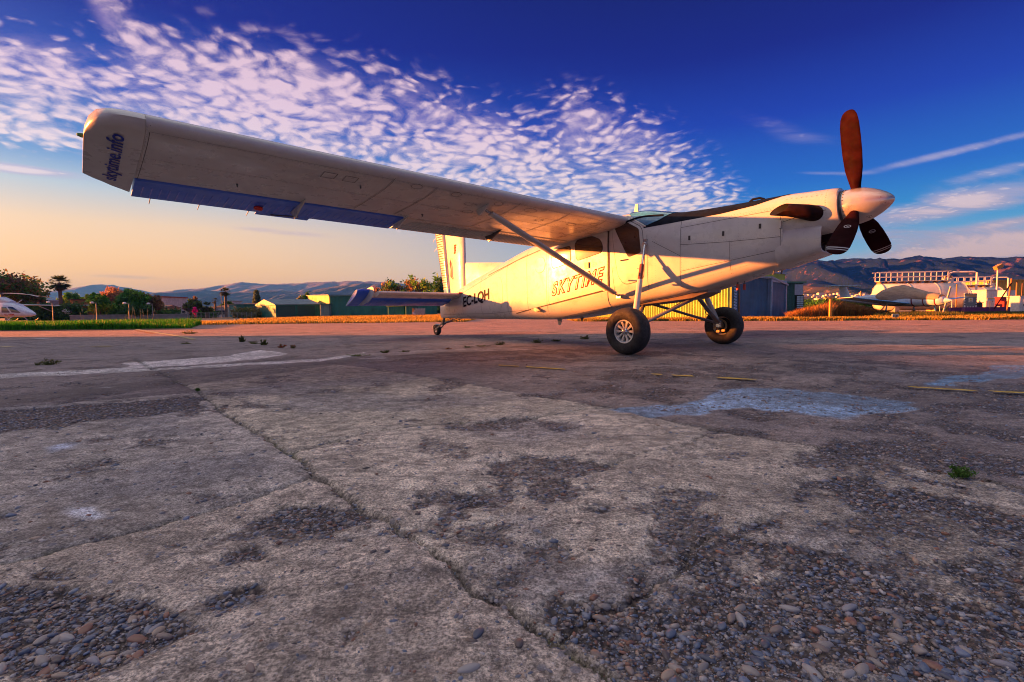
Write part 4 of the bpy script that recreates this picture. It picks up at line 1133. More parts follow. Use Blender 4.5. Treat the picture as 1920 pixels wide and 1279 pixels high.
# exhaust stacks, scarfed open ends pointing aft
for sd in (1, -1):
    ex = thing('exhaust_stack', None, None); ex.parent = plane
    pts = [(2.20, .24, 1.97), (2.17, .33, 1.975), (2.11, .405, 1.99), (2.03, .455, 2.01), (1.95, .49, 2.03)]
    rad = [.112, .113, .110, .100, .092]
    mb = MB(); rings = []
    for i, (p, r_) in enumerate(zip(pts, rad)):
        a = pts[max(0, i - 1)]; b = pts[min(len(pts) - 1, i + 1)]
        d = (V3(*b) - V3(*a)).normalized(); u = d.cross(Vector((0, 0, 1))).normalized(); w = u.cross(d).normalized()
        rings.append([V3(*p) + u * math.cos(2 * math.pi * k / 24) * r_ + w * math.sin(2 * math.pi * k / 24) * r_ * .95 for k in range(24)])
    # the scarfed mouth: the outer side is cut back, the inner side runs on
    last = rings[-1]; d = V3(-.80, .30, .14).normalized()
    rings.append([q + d * (0.03 + 0.12 * (1 - (q - V3(*pts[-1])).dot(V3(0, .75, .66)) / .092)) for q in last])
    inner = [q.lerp(sum(rings[-1], Vector()) / 24, 0.06) for q in rings[-1]]
    inner2 = [q.lerp(sum(rings[-2], Vector()) / 24, 0.10) for q in rings[-2]]
    mb.loft(rings, True, False); mb.loft([rings[-1], inner], False, False)
    if sd < 0: mb.v = [(v[0], -v[1], v[2]) for v in mb.v]
    pipe = mb.build('pipe', M_EXH, ex, ang=60)
    mb = MB(); mb.loft([inner, inner2], False, True)
    if sd < 0: mb.v = [(v[0], -v[1], v[2]) for v in mb.v]
    mb.build('pipe_mouth', M_HOLE, ex, ang=60)
# propeller
prop = thing('propeller', None, None); prop.parent = plane
mb = MB(); mb.revolve([(-.135, .0), (-.135, .237), (-.06, .240), (.02, .236), (.10, .220), (.18, .190), (.26, .150), (.33, .103), (.375, .062), (.40, .03), (.408, .0)], HUB, AXD, 48)
M_SPIN = mat_paint('spinner_metal', (0.50, 0.46, 0.42), 0.32, 0.3); M_SPIN.node_tree.nodes['Principled BSDF'].inputs['Metallic'].default_value = 0.65
mb.build('spinner', M_SPIN, prop, ang=60)
mb = MB(); mb.revolve([(-.165, .0), (-.165, .243), (-.137, .246), (-.137, .0)], HUB, AXD, 48); mb.build('spinner_backplate', M_STEEL, prop)
mb = MB()
for k in range(30):
    a = 2 * math.pi * k / 30; v = AXU * math.cos(a) + V3(0, 1, 0) * math.sin(a); mb.box(HUB + v * .240 + AXD * -.115, (.012, .012, .012))
o = mb.build('spinner_screw', M_STEEL, prop, smooth=False); o['kind'] = 'stuff'
M_TIP = mat('white_blade_tip', (0.34, 0.34, 0.36), 0.4)
for k in range(3):
    a = R(4.23 + 120 * k); v = AXU * math.cos(a) + V3(0, 1, 0) * math.sin(a); tn = AXD.cross(v).normalized()
    rings = []; prof = [(.16, .055, .055, 0), (.24, .058, .052, 0), (.30, .070, .045, .1), (.38, .090, .034, .5), (.50, .112, .026, .9), (.70, .126, .019, 1.0), (.90, .130, .015, 1.0), (1.08, .127, .012, 1.0), (1.18, .112, .010, 1.0), (1.235, .086, .008, 1), (1.262, .055, .006, 1), (1.272, .02, .004, 1)]
    for r_, hc, ht, tw in prof:
        feather = R(82 - 10 * (r_ - .2)); cd = AXD * math.sin(feather) + tn * math.cos(feather); td = v.cross(cd).normalized()
        rings.append([HUB + v * r_ + cd * (math.cos(t) * hc - hc * .05) + td * (math.sin(t) * ht * (1 if abs(math.cos(t)) < .99 else 1)) for t in np.linspace(0, 2 * math.pi, 20, endpoint=False)])
    mb = MB(); mb.loft(rings); bl = mb.build('blade', M_BLADE, prop, ang=60)
    if k: bl['label'] = 'lower blade with white striped tip'
    else: bl['label'] = 'blade standing upright, dark red in the sun'
    # painted tip bands, both faces, and the round maker's mark
    if k:
        for r0, r1 in ((1.115, 1.135), (1.165, 1.18)):
            rr = []
            for r_ in (r0, (r0 + r1) / 2, r1):
                hc = float(np.interp(r_, [p[0] for p in prof], [p[1] for p in prof])) + .0008; ht = float(np.interp(r_, [p[0] for p in prof], [p[2] for p in prof])) + .0012
                feather = R(82 - 10 * (r_ - .2)); cd = AXD * math.sin(feather) + tn * math.cos(feather); td = v.cross(cd).normalized()
                rr.append([HUB + v * r_ + cd * (math.cos(t) * hc - hc * .05) + td * (math.sin(t) * ht) for t in np.linspace(0, 2 * math.pi, 20, endpoint=False)])
            mb = MB(); mb.loft(rr, False, False); mb.build('tip_band', M_TIP, bl, ang=60)
        r_ = .62; feather = R(82 - 10 * (r_ - .2)); cd = AXD * math.sin(feather) + tn * math.cos(feather); td = v.cross(cd).normalized()
        for sg in (1, -1):
            c0 = HUB + v * r_ + td * sg * .0245
            mb = MB(); mb.revolve([(.0, .040), (.002, .040), (.002, .030), (.0, .030)], c0, td * sg, 24); mb.tube(c0 + cd * .018 + v * .018, c0 - cd * .018 - v * .018, .004, n=6); mb.build('round_mark', M_TIP, bl, ang=60)

# ---- wing
ALPHA = R(8.72); CHORD = 1.90
DC = V3(-math.cos(ALPHA), 0, -math.sin(ALPHA)); DN = V3(-math.sin(ALPHA), 0, math.cos(ALPHA))
def af(c, up_):
    yt = 5 * .145 * (0.2969 * math.sqrt(max(c, 0)) - .1260 * c - .3516 * c ** 2 + .2843 * c ** 3 - .1036 * c ** 4)
    m_, p_ = .03, .4
    yc = m_ / p_ ** 2 * (2 * p_ * c - c * c) if c < p_ else m_ / (1 - p_) ** 2 * ((1 - 2 * p_) + 2 * p_ * c - c * c)
    return yc + yt if up_ else yc - yt
def LE(s): return V3(-.71, s, 2.265 + .0192 * (abs(s) - .6))
def wp(s, c, up_, off=0.0, k=1.0):
    z = af(c, up_) * k + (off if up_ else -off) / CHORD
    return LE(s) + DC * (c * CHORD) + DN * (z * CHORD)
CS = [0, .004, .015, .035, .07, .12, .2, .3, .42, .55, .69]
def wring(s, cs=CS, k=1.0):
    return [wp(s, c, True, 0, k) for c in reversed(cs)] + [wp(s, c, False, 0, k) for c in cs[1:]]
for sd in (1, -1):
    wg = MB()
    wg.loft([wring(sd * s) for s in (.25, .62, 1.2, 2.4, 3.6, 4.8, 6.0, 7.0, 7.47)])
    w = wg.build('wing', M_WHITE, plane, ang=40)
    # rounded tip cap
    rings = []
    for s, c0, c1, k in ((7.472, 0, 1.0, 1), (7.55, 0.0, .955, .99), (7.64, .004, .91, .96), (7.72, .02, .86, .88), (7.80, .06, .825, .72), (7.85, .12, .80, .50), (7.878, .19, .785, .28), (7.888, .25, .775, .08)):
        cs = [c0 + (c1 - c0) * q for q in (0, .01, .03, .07, .13, .22, .35, .5, .68, .85, 1.0)]
        rr = []
        def tp(q, up_):
            mid = af(q, False) + (af(q, True) - af(q, False)) * (.5 - .34 * (1 - k)); e = max(0, min(1, (q - c0) / .03)) ** .5
            return LE(sd * s) + DC * (q * CHORD) + DN * (CHORD * ((af(q, up_) - mid) * k * e + mid))
        rr = [tp(q, True) for q in reversed(cs)] + [tp(q, False) for q in cs[1:]]
        rings.append(rr)
    mb = MB(); mb.loft(rings); mb.build('wing_tip', M_WHITE, w, ang=40)
    mb = MB(); c_ = LE(sd * 7.86) + DC * .62 + DN * .02
    mb.path([c_ + V3(0, -sd * .02, 0), c_ + V3(0.01, sd * .04, 0), c_ + V3(.02, sd * .07, 0)], [.022, .02, .012], 8); mb.build('navigation_light', mat('green_lens' if sd > 0 else 'red_lens', (0.03, 0.16, 0.06) if sd > 0 else (.3, .02, .02), .15), w)
    # aileron, trim tab, flap
    def surf(s0, s1, c0, c1, dz0=-.012, dz1=-.05, n=8):
        rr = []
        for s in np.linspace(s0, s1, n):
            cs = np.linspace(c0, c1, 7); drop = lambda q: (dz0 + (dz1 - dz0) * (q - c0) / (c1 - c0))
            up_l = [LE(sd * s) + DC * (q * CHORD) + DN * (CHORD * max(af(q, True), af(q, False) + .004) + drop(q)) for q in cs]
            lo_l = [LE(sd * s) + DC * (q * CHORD) + DN * (CHORD * af(q, False) + drop(q)) for q in cs]
            nose_ = LE(sd * s) + DC * ((c0 - .02) * CHORD) + DN * (CHORD * (af(c0, True) + af(c0, False)) / 2 + dz0)
            rr.append(up_l[::-1] + [nose_] + lo_l)
        mb = MB(); mb.loft(rr); return mb
    ail = surf(4.22, 7.46, .715, 1.0, -.014, -.045, 14).build('aileron', M_BLUE, w, ang=40)
    surf(5.44, 6.13, .985, 1.045, -.045, -.055, 3).build('trim_tab', M_BLUE, w, ang=40)
    flap = surf(.66, 4.19, .715, 1.0, -.010, -.035, 14).build('flap', M_WHITE, w, ang=40)
    # corrugation under aileron and flap
    mb = MB(); mf = MB()
    def low(s, q, dz, off): return LE(sd * s) + DC * (q * CHORD) + DN * (CHORD * af(q, False) + dz - off)
    for s in np.arange(4.32, 7.40, .085):
        mb.add([low(s - .012, .80, -.024, .0), low(s, .80, -.024, .008), low(s + .012, .80, -.024, .0), low(s - .012, .99, -.044, .0), low(s, .99, -.044, .005), low(s + .012, .99, -.044, .0)], [(0, 1, 4, 3), (1, 2, 5, 4)])
    for s in np.arange(.74, 4.1, .070):
        mf.add([low(s - .016, .76, -.016, .0), low(s, .76, -.016, .016), low(s + .016, .76, -.016, .0), low(s - .016, .99, -.034, .0), low(s, .99, -.034, .010), low(s + .016, .99, -.034, .0)], [(0, 1, 4, 3), (1, 2, 5, 4)])
    o = mb.build('stiffening_ribs', M_BLUE, w, smooth=False); o['kind'] = 'stuff'
    o = mf.build('stiffening_ribs', M_WHITE, w, smooth=False); o['kind'] = 'stuff'
    # static wicks
    for s in (7.28, 6.78, 6.22, -99):
        if s < 0: continue
        mb = MB(); p = low(s, 1.0, -.045, 0); mb.tube(p, p + DC * .13 + V3(0, 0, -.02), .006, .004, 5); mb.build('static_wick', M_STEEL, w)
    # hinge brackets and pushrods
    for s, c0, c1, dp in ((5.72, .60, .93, .15), (4.23, .62, .90, .13), (2.45, .64, .90, .14)):
        b0, b1 = wp(sd * s, c0, False), wp(sd * s, c1, False)
        mb = MB(); mb.prism([b0, b1 + DN * -.01, b1.lerp(b0, .25) - DN * dp, b1.lerp(b0, .62) - DN * dp * .45], V3(0, sd * .022, 0)); mb.build('hinge_bracket', M_WHITE if s != 2.45 else M_STEEL, w, smooth=False)
    mb = MB(); b0 = wp(sd * 5.72, .85, False, .12); mb.tube(b0, wp(sd * 5.95, 1.0, False, .06), .010, n=6); mb.tube(b0, wp(sd * 5.60, .99, False, .05), .008, n=6); mb.build('pushrod', M_STEEL, w)
    mb = MB(); mb.revolve([(-.05, .004), (-.03, .026), (.03, .030), (.06, .02), (.07, .004)], low(6.15, .88, -.035, .022), V3(0.2, 1, 0), 12); mb.build('aileron_weight', mat('red_lamp', (0.55, 0.03, 0.02), .25), w)
    # inspection rings, panel seams and rivets beneath
    mb = MB(); rv = MB()
    def ring(s, c, rs, rc, wd=.006):
        n = 26; out = []
        for k in range(n):
            t = 2 * math.pi * k / n
            out.append((wp(sd * (s + rs * math.cos(t)), c + rc * math.sin(t) / CHORD, False, .0015), wp(sd * (s + (rs - wd) * math.cos(t)), c + (rc - wd) * math.sin(t) / CHORD, False, .0015)))
        for k in range(n):
            a, b = out[k], out[(k + 1) % n]; mb.add([a[0], b[0], b[1], a[1]], [(0, 1, 2, 3)])
        for k in range(12):
            t = 2 * math.pi * k / 12; p = wp(sd * (s + (rs + .012) * math.cos(t)), c + (rc + .012) * math.sin(t) / CHORD, False, .002); rv.box(p, (.008, .008, .006))
    for s, c, rs, rc in ((4.72, .07, .075, .055), (4.12, .075, .075, .055), (3.38, .09, .07, .055), (4.02, .33, .085, .06), (3.60, .33, .085, .06), (2.75, .10, .12, .06), (2.3, .25, .07, .05), (1.6, .22, .09, .05), (1.2, .14, .08, .045), (3.75, .18, .10, .05)):
        ring(s, c, rs, rc)
    def seam(s0, c0, s1, c1, wd=.006, n=14, rvt=True):
        L_ = []
        for k in range(n + 1):
            t = k / n; s, c = s0 + (s1 - s0) * t, c0 + (c1 - c0) * t
            ds, dc = (c1 - c0) * CHORD, (s1 - s0); q = math.hypot(ds, dc) + 1e-9
            L_.append((wp(sd * (s - ds / q * wd / 2), c + dc / q * wd / 2 / CHORD, False, .0015), wp(sd * (s + ds / q * wd / 2), c - dc / q * wd / 2 / CHORD, False, .0015)))
            if rvt and k < n:
                for j in range(3):
                    tt = (k + j / 3) / n; rv.box(wp(sd * (s0 + (s1 - s0) * tt + .02), min(.68, c0 + (c1 - c0) * tt + .008), False, .002), (.008, .008, .006))
        for k in range(n): mb.add([L_[k][0], L_[k + 1][0], L_[k + 1][1], L_[k][1]], [(0, 1, 2, 3)])
    seam(7.44, .01, 7.44, .69, .006)
    for s in (5.05, 4.45, 3.05, 2.0, 1.1): seam(s, .03, s, .66)
    seam(.66, .34, 7.44, .34, .0025, 40, True); seam(.66, .045, 7.44, .045, .0025, 40, True)
    seam(.66, .50, 3.0, .50, .004, 12); seam(.66, .19, 3.0, .19, .004, 12)
    for s0_, s1_ in ((5.45, 5.60), (5.70, 5.85)):
        for c0_, c1_ in ((.10, .10), (.17, .17)): seam(s0_, c0_, s1_, c1_, .008, 3, False)
        seam(s0_, .10, s0_, .17, .008, 3, False); seam(s1_, .10, s1_, .17, .008, 3, False)
    o = mb.build('panel_seam', M_GAP, w, smooth=False); o['kind'] = 'stuff'
    o = rv.build('rivet', M_RIVET, w, smooth=False); o['kind'] = 'stuff'
    # small drain and fairing bits
    for s, c in ((5.35, .20), (4.1, .56), (6.55, .52)):
        mb = MB(); p = wp(sd * s, c, False, 0); mb.tube(p + V3(0, 0, .01), p - DN * .035, .012, .008, 6); mb.build('drain_pipe', M_STEEL, w)
    # lift strut: flat streamlined tube with end fittings
    stt = thing('wing_strut', None, None); stt.parent = plane
    p0, p1 = V3(-.86, sd * .62, .93), V3(-1.13, sd * 3.42, 2.165)
    d = (p1 - p0).normalized(); cdir = (V3(1, 0, .1) - d * V3(1, 0, .1).dot(d)).normalized(); tdir = d.cross(cdir).normalized()
    rr = []
    for t in np.linspace(.045, .965, 12):
        q = p0.lerp(p1, t); hc = .075 if .1 < t < .93 else .06
        rr.append([q + cdir * (math.cos(a) * hc) + tdir * (math.sin(a) * .030) for a in np.linspace(0, 2 * math.pi, 18, endpoint=False)])
    mb = MB(); mb.loft(rr); mb.build('strut_tube', M_WHITE, stt, ang=60)
    mb = MB(); mb.tube(p0 - d * .01, p0 + d * .16, .022, n=8); mb.box(p0, (.09, .06, .07)); mb.build('end_fitting', M_METAL, stt); mb = MB(); mb.tube(p1 - d * .16, p1 + d * .02, .020, n=8); mb.build('end_fitting', M_METAL, stt)
    mb = MB(); q = wp(sd * 3.50, .22, False, 0); mb.prism([q + DC * -.22, q + DC * .10, q + DC * .04 - DN * .09, q + DC * -.02 - DN * .08], V3(0, sd * .03, 0)); mb.build('strut_fairing', M_WHITE, stt, smooth=False)
    # wing root fairing over the cabin door
    mb = MB(); mb.loft([[V3(x, sd * (.60 + a), z) for a, z in ((0, zc - .05), (.045, zc - .02), (.05, zc + .03), (0, zc + .06))] for x, zc in ((-2.35, 2.03), (-1.9, 2.09), (-1.25, 2.17), (-.98, 2.20), (-.9, 2.205))]); mb.build('root_fairing', M_WHITE, plane)
mb = MB(); mb.prism([V3(-1.02, -.012, 2.40), V3(-.90, -.012, 2.40), V3(-.905, -.006, 2.64), V3(-.955, -.006, 2.64)], V3(0, .022, 0)); mb.build('roof_antenna', M_WHITE, plane, smooth=False)
# the roof between the wings
mb = MB(); mb.loft([wring(s) for s in (-.35, 0, .35)]); mb.build('wing_centre_section', M_WHITE, plane, ang=40)

# ---- tail
def plate_loft(name, secs, m_, parent, ang=45):
    """secs: list of (le point, te point, half thickness, thickness direction)"""
    rr = []
    for a, b, h, nd in secs:
        a, b, nd = Vector(a), Vector(b), Vector(nd); r_ = []
        prof = [(0, 0), (.02, .45), (.08, .8), (.25, 1), (.5, .85), (.75, .5), (1, .06)]
        r_ += [a.lerp(b, c) + nd * h * y for c, y in prof] + [a.lerp(b, c) - nd * h * y for c, y in reversed(prof[1:])]
        rr.append(r_)
    mb = MB(); mb.loft(rr); return mb.build(name, m_, parent, ang=ang)
fin = plate_loft('fin', [(V3(-6.385, 0, 1.15), V3(-7.12, 0, 1.0), .075, (0, 1, 0)), (V3(-6.40, 0, 2.0), V3(-7.24, 0, 2.0), .07, (0, 1, 0)), (V3(-6.42, 0, 3.10), V3(-7.39, 0, 3.10), .055, (0, 1, 0)), (V3(-6.55, 0, 3.17), V3(-7.38, 0, 3.17), .02, (0, 1, 0))], M_WHITE, plane)
plate_loft('dorsal_fin', [(V3(-4.55, 0, 1.80), V3(-7.0, 0, 1.10), .03, (0, 1, 0)), (V3(-4.80, 0, 1.865), V3(-7.0, 0, 1.95), .022, (0, 1, 0)), (V3(-4.9, 0, 1.875), V3(-6.98, 0, 2.02), .006, (0, 1, 0))], M_WHITE, plane)
def rud(z, f=0.0): return V3(-7.135 - .148 * (z - 1.2), 0, z), V3(-7.46 - .24 * (z - 1.2), 0, z)
rudder = thing('rudder', None, None); rudder.parent = plane
plate_loft('rudder_skin', [(rud(z)[0], rud(z)[1], .055 * k, (0, 1, 0)) for z, k in ((1.30, 1), (2.0, .95), (3.05, .8), (3.12, .3))], M_WHITE, rudder)
plate_loft('rudder_foot', [(rud(z)[0], rud(z)[1], .056 * k, (0, 1, 0)) for z, k in ((1.10, .3), (1.13, .95), (1.296, 1))], mat_paint('light_blue_paint', (0.05, 0.24, 0.50), .35, .2), rudder)
mb = MB()
for z in np.arange(1.36, 3.02, .068):
    a, b = rud(z)
    for sd in (1, -1):
        p, q = a.lerp(b, .22) + V3(0, sd * .050, 0), a.lerp(b, .88) + V3(0, sd * .022, 0.0)
        mb.tube(p, q, .013, .010, 5)
o = mb.build('rudder_ribs', M_GAP, rudder)
mb = MB()
for z in (1.32, 3.0): pass
for sd in (1, -1): mb.path([rud(z)[0].lerp(rud(z)[1], .12) + V3(0, sd * .053, 0) for z in (1.32, 2.0, 3.0)], .006, 4); mb.path([rud(z)[0].lerp(rud(z)[1], .93) + V3(0, sd * .016, 0) for z in (1.32, 2.0, 3.0)], .005, 4)
mb.build('rudder_seam', M_GAP, rudder)
for z in (2.78, 2.5):
    mb = MB(); p = rud(z)[1]; mb.path([p, p + V3(-.10, 0, -.03), p + V3(-.15, 0, -.09)], .005, 5); mb.build('static_wick', M_STEEL, rudder)
# faint emblem and mark on the fin
for sd in (1, -1):
    mb = MB()
    for k, (x, z) in enumerate(((-6.78, 2.48), (-6.80, 2.41), (-6.79, 2.34), (-6.82, 2.27))): mb.box(V3(x, sd * .0665, z), (.10 - .012 * k, .006, .035))
    mb.box(V3(-6.80, sd * .0660, 2.375), (.05, .004, .24)); mb.build('fin_mark', M_OUTL, fin, smooth=False)
    mb = MB(); mb.path([V3(-6.98, sd * .068, 2.15), V3(-7.03, sd * .068, 2.0), V3(-6.99, sd * .069, 1.85), V3(-7.0, sd * .07, 1.65), V3(-6.9, sd * .072, 1.55)], [.01, .022, .016, .02, .006], 5); mb.build('fin_emblem', mat('pale_orange_decal', (0.62, 0.30, 0.10), .5), fin)
TPL = lambda x, s: 1.135 + (x + 6.35) * .17
for sd in (1, -1):
    plate_loft('stabilizer', [(V3(-6.32, sd * s, 1.135 + .006 * s), V3(-6.90, sd * s, 1.02 + .006 * s), .055, (0, 0, 1)) for s in (.08, 1.2, 2.55)], M_WHITE, plane)
    el_ = thing('elevator', None, None); el_.parent = plane
    plate_loft('elevator_skin', [(V3(-6.92, sd * s, 1.015 + .006 * s), V3(-7.36, sd * s, .845 + .004 * s), .045, (0, 0, 1)) for s in (.14, 1.2, 2.62)], M_BLUE, el_)
    plate_loft('elevator_horn', [(V3(-6.66 - .02 * k, sd * s, 1.215 - .02 * k), V3(-7.38, sd * s, .845), .075, (.25, 0, .95)) for s, k in ((2.64, 0), (2.80, 0), (2.93, 1))], M_BLUE, el_)
    mb = MB()  # airfoil outline at the horn's end
    a, b, nd = V3(-6.69, sd * 2.932, 1.19), V3(-7.37, sd * 2.932, .848), Vector((.25, 0, .95))
    prof = [(0, 0), (.03, .5), (.1, .85), (.25, 1), (.5, .85), (.75, .5), (.98, .08)]
    loop = [a.lerp(b, c) + nd * .068 * y for c, y in prof] + [a.lerp(b, c) - nd * .068 * y for c, y in reversed(prof[1:])]
    mb.path(loop + [loop[0]], .008, 5); mb.build('horn_edge', mat('pale_blue_paint', (.35, .55, .72), .4), el_)
    ov = []
    for t in np.linspace(0, 2 * math.pi, 32, endpoint=False):
        x, z = math.cos(t), math.sin(t)
        ov.append(V3(-6.86 + .42 * math.copysign(abs(x) ** .8, x), sd * 2.625, 1.075 + .165 * math.copysign(abs(z) ** .8, z) + .13 * x))
    mb = MB(); mb.prism(ov, V3(0, sd * .012, 0)); ep = mb.build('end_plate', M_WHITE, plane, ang=30)
    mb = MB()
    for dx_, dz_ in ((-.25, -.10), (-.25, .02), (-.1, -.08), (-.1, .04), (.05, -.04), (.05, .10), (.2, 0), (.2, .12)): mb.box(V3(-6.86 + dx_, sd * 2.640, 1.075 + dz_), (.012, .008, .012))
    o = mb.build('rivet', M_GAP, ep, smooth=False); o['kind'] = 'stuff'
    mb = MB()
    for s in np.arange(.3, 2.55, .085): mb.tube(V3(-6.98, sd * s, .958), V3(-7.30, sd * (s + .0), .838), .006, .004, 4)
    o = mb.build('elevator_ribs', M_BLUE, el_); o['kind'] = 'stuff'
    mb = MB(); mb.tube(V3(-6.95, sd * .14, .98), V3(-7.30, sd * .12, .90), .02, .012, 6); mb.tube(V3(-7.28, sd * .10, .92), V3(-7.2, sd * .20, .86), .012, n=6); mb.build('elevator_link', M_METAL, plane)
for sd in (1, -1): MB().box(V3(-6.42, sd * .262, 1.165), (.26, .10, .028), M=Matrix.Rotation(-.06, 3, 'Y')).build('red_mark', M_RED, plane, smooth=False)

# ---- landing gear
def wheel(name, c, r_, w_, rim_r, axis, parent, spokes=10, out=1):
    """axis points outboard"""
    wh = thing(name, None, None); wh.parent = parent
    c = Vector(c); a = Vector(axis).normalized(); h = w_ / 2
    mb = MB(); prof = [(-h * .62, rim_r), (-h * .92, rim_r * 1.12), (-h, r_ * .78), (-h * .90, r_ * .90), (-h * .62, r_ * .975), (-h * .25, r_), (h * .25, r_), (h * .62, r_ * .975), (h * .90, r_ * .90), (h, r_ * .78), (h * .92, rim_r * 1.12), (h * .62, rim_r)]
    mb.revolve(prof, c, a, 56); mb.build('tyre', M_RUBBER, wh, ang=70)
    mb = MB(); mb.revolve([(-h * .6, rim_r), (-h * .3, rim_r * .9), (0, rim_r * .84), (h * .40, rim_r * .84), (h * .72, rim_r * .92), (h * .76, rim_r * 1.02), (h * .66, rim_r * 1.04)], c, a, 48)
    u = a.cross(Vector((0, 0, 1))).normalized(); w = a.cross(u).normalized()
    if spokes:
        for k in range(spokes):
            t = 2 * math.pi * k / spokes; dv = u * math.cos(t) + w * math.sin(t); tv = -u * math.sin(t) + w * math.cos(t)
            p0, p1 = c + dv * rim_r * .22 + a * h * .52, c + dv * rim_r * .90 + a * h * .62
            wd0, wd1 = rim_r * .06, rim_r * .11
            mb.add([p0 - tv * wd0, p0 + tv * wd0, p1 + tv * wd1, p1 - tv * wd1, p0 - tv * wd0 - a * .03, p0 + tv * wd0 - a * .03, p1 + tv * wd1 - a * .04, p1 - tv * wd1 - a * .04], [(0, 1, 2, 3), (0, 4, 5, 1), (1, 5, 6, 2), (2, 6, 7, 3), (3, 7, 4, 0), (4, 7, 6, 5)])
        mb.build('rim', M_RIM, wh, ang=40)
        mb = MB(); mb.revolve([(h * .15, rim_r * .9), (h * .15, 0)], c, a, 32); mb.build('brake_disc', M_HOLE, wh)
        mb = MB(); mb.revolve([(h * .3, rim_r * .28), (h * .62, rim_r * .27), (h * .72, rim_r * .19), (h * .86, rim_r * .15), (h * .88, 0)], c, a, 24); mb.build('hub_cap', M_METAL, wh)
    else:
        mb.revolve([(-h * .3, rim_r * .9), (-h * .35, 0)], c, a, 24); mb.revolve([(h * .5, rim_r * .9), (h * .55, rim_r * .2), (h * .7, 0)], c, a, 24); mb.build('rim', M_RIM, wh, ang=40)
    return wh
WR = .362
for sd in (1, -1):
    wc = V3(0, sd * 1.53, WR - .004)
    wheel('main_wheel', wc, WR, .285, .178, V3(0.0, sd, -.03), plane)
    lg = thing('main_leg', None, None); lg.parent = plane
    top = V3(-.315, sd * .64, 1.80); bot = V3(-.03, sd * 1.33, .44)
    d = (bot - top)
    mb = MB(); mb.tube(top, top + d * .30, .021, n=14); mb.build('shock_rod', M_METAL, lg)
    mb = MB(); mb.path([top + d * t for t in (.27, .275, .46, .465)], [.034, .040, .040, .034], 16); mb.build('shock_sleeve', mat('sleeve_red_brown', (0.22, 0.07, 0.05), .35, metal=.3), lg)
    mb = MB(); mb.path([top + d * t for t in (.46, .465, .98, 1.0)], [.038, .046, .050, .030], 18); mb.build('shock_cylinder', M_WHITE, lg)
    mb = MB(); mb.tube(top + d * .47 + V3(-.01, sd * .02, 0), top + d * .47 + V3(-.19, sd * .05, .012), .013, n=8); mb.tube(top + d * .33, top + d * .33 + V3(-.08, 0, .02), .006, n=6); mb.build('leg_step', M_METAL, lg)
    mb = MB(); mb.tube(top + V3(0, -sd * .03, .01), top + V3(0, sd * .03, -.01), .030, n=10); mb.box(top + V3(0, -sd * .02, .03), (.07, .04, .10)); mb.build('upper_fitting', M_METAL, lg)
    ap = V3(.30, 0.02 * sd, .885); ra = V3(-.70, .08 * sd, .80)
    ax = V3(-.02, sd * 1.36, .40)
    mb = MB()
    for a0, hc in ((ap, .042), (ra, .036)):
        dd = (ax - a0).normalized(); cd = (V3(1, 0, 0) - dd * V3(1, 0, 0).dot(dd)).normalized(); td = dd.cross(cd)
        rr = [[a0.lerp(ax, t) + cd * math.cos(q) * hc * k + td * math.sin(q) * .024 for q in np.linspace(0, 2 * math.pi, 14, endpoint=False)] for t, k in ((0, .6), (.05, 1), (.8, 1.1), (.93, 1.4), (1, .8))]
        mb.loft(rr)
    mb.build('brace', mat('brace_paint', (0.16, 0.14, 0.14), .35, var=.25, coat=.3), lg, ang=60)
    mb = MB(); mb.tube(V3(-.0, sd * 1.30, .375), V3(0, sd * 1.46, .365), .045, .055, 14); mb.box(V3(.0, sd * 1.345, .40), (.10, .07, .13)); mb.tube(V3(.05, sd * 1.31, .40), V3(.05, sd * 1.27, .40), .02, n=10); mb.build('axle_fitting', M_METAL, lg)
    mb = MB(); mb.revolve([(0, .12), (.02, .125), (.03, .08)], V3(0, sd * 1.40, .358), V3(0, sd, 0), 24)
    for t in (3.6, 4.4, 5.4): mb.box(V3(math.cos(t) * .11, sd * 1.385, .358 + math.sin(t) * .11), (.06, .05, .045))
    mb.build('brake_caliper', mat('brass_brake', (0.45, 0.30, 0.16), .4, metal=.7), lg)
    mb = MB(); mb.path([V3(.2, sd * .35, .80), V3(.05, sd * .75, .60), V3(.0, sd * 1.05, .52), V3(.02, sd * 1.28, .42)], .007, 5); mb.build('brake_hose', M_RUBBER, lg)
# belly keel fairing between the gear
mb = MB(); mb.loft([[V3(x, s_, z) for s_, z in ((-w, t), (w, t), (w * .8, b), (-w * .8, b))] for x, w, t, b in ((-.95, .36, .80, .745), (-.3, .38, .90, .80), (.35, .33, .98, .87), (.6, .26, 1.05, .96))]); mb.build('belly_fairing', mat('belly_brown', (0.22, 0.16, 0.13), .5, var=.3, dirt=(.08, .06, .05, .8), dscale=3), plane, ang=40)
# drain pipes and red-capped pins under the engine
mb = MB()
for x, s_ in ((1.02, .05), (1.09, -.03), (1.60, .15), (1.66, .02)): mb.tube(V3(x, s_, 1.25), V3(x - .01, s_, 1.06 + (x - 1) * .2), .012, n=6)
mb.build('engine_drain', M_STEEL, plane)
mb = MB()
for x, s_ in ((1.02, .05), (1.09, -.03)): mb.tube(V3(x - .01, s_, 1.07), V3(x - .012, s_, .98), .022, n=8)
mb.build('pipe_plug', mat('red_plug', (0.5, 0.05, .03), .5), plane)
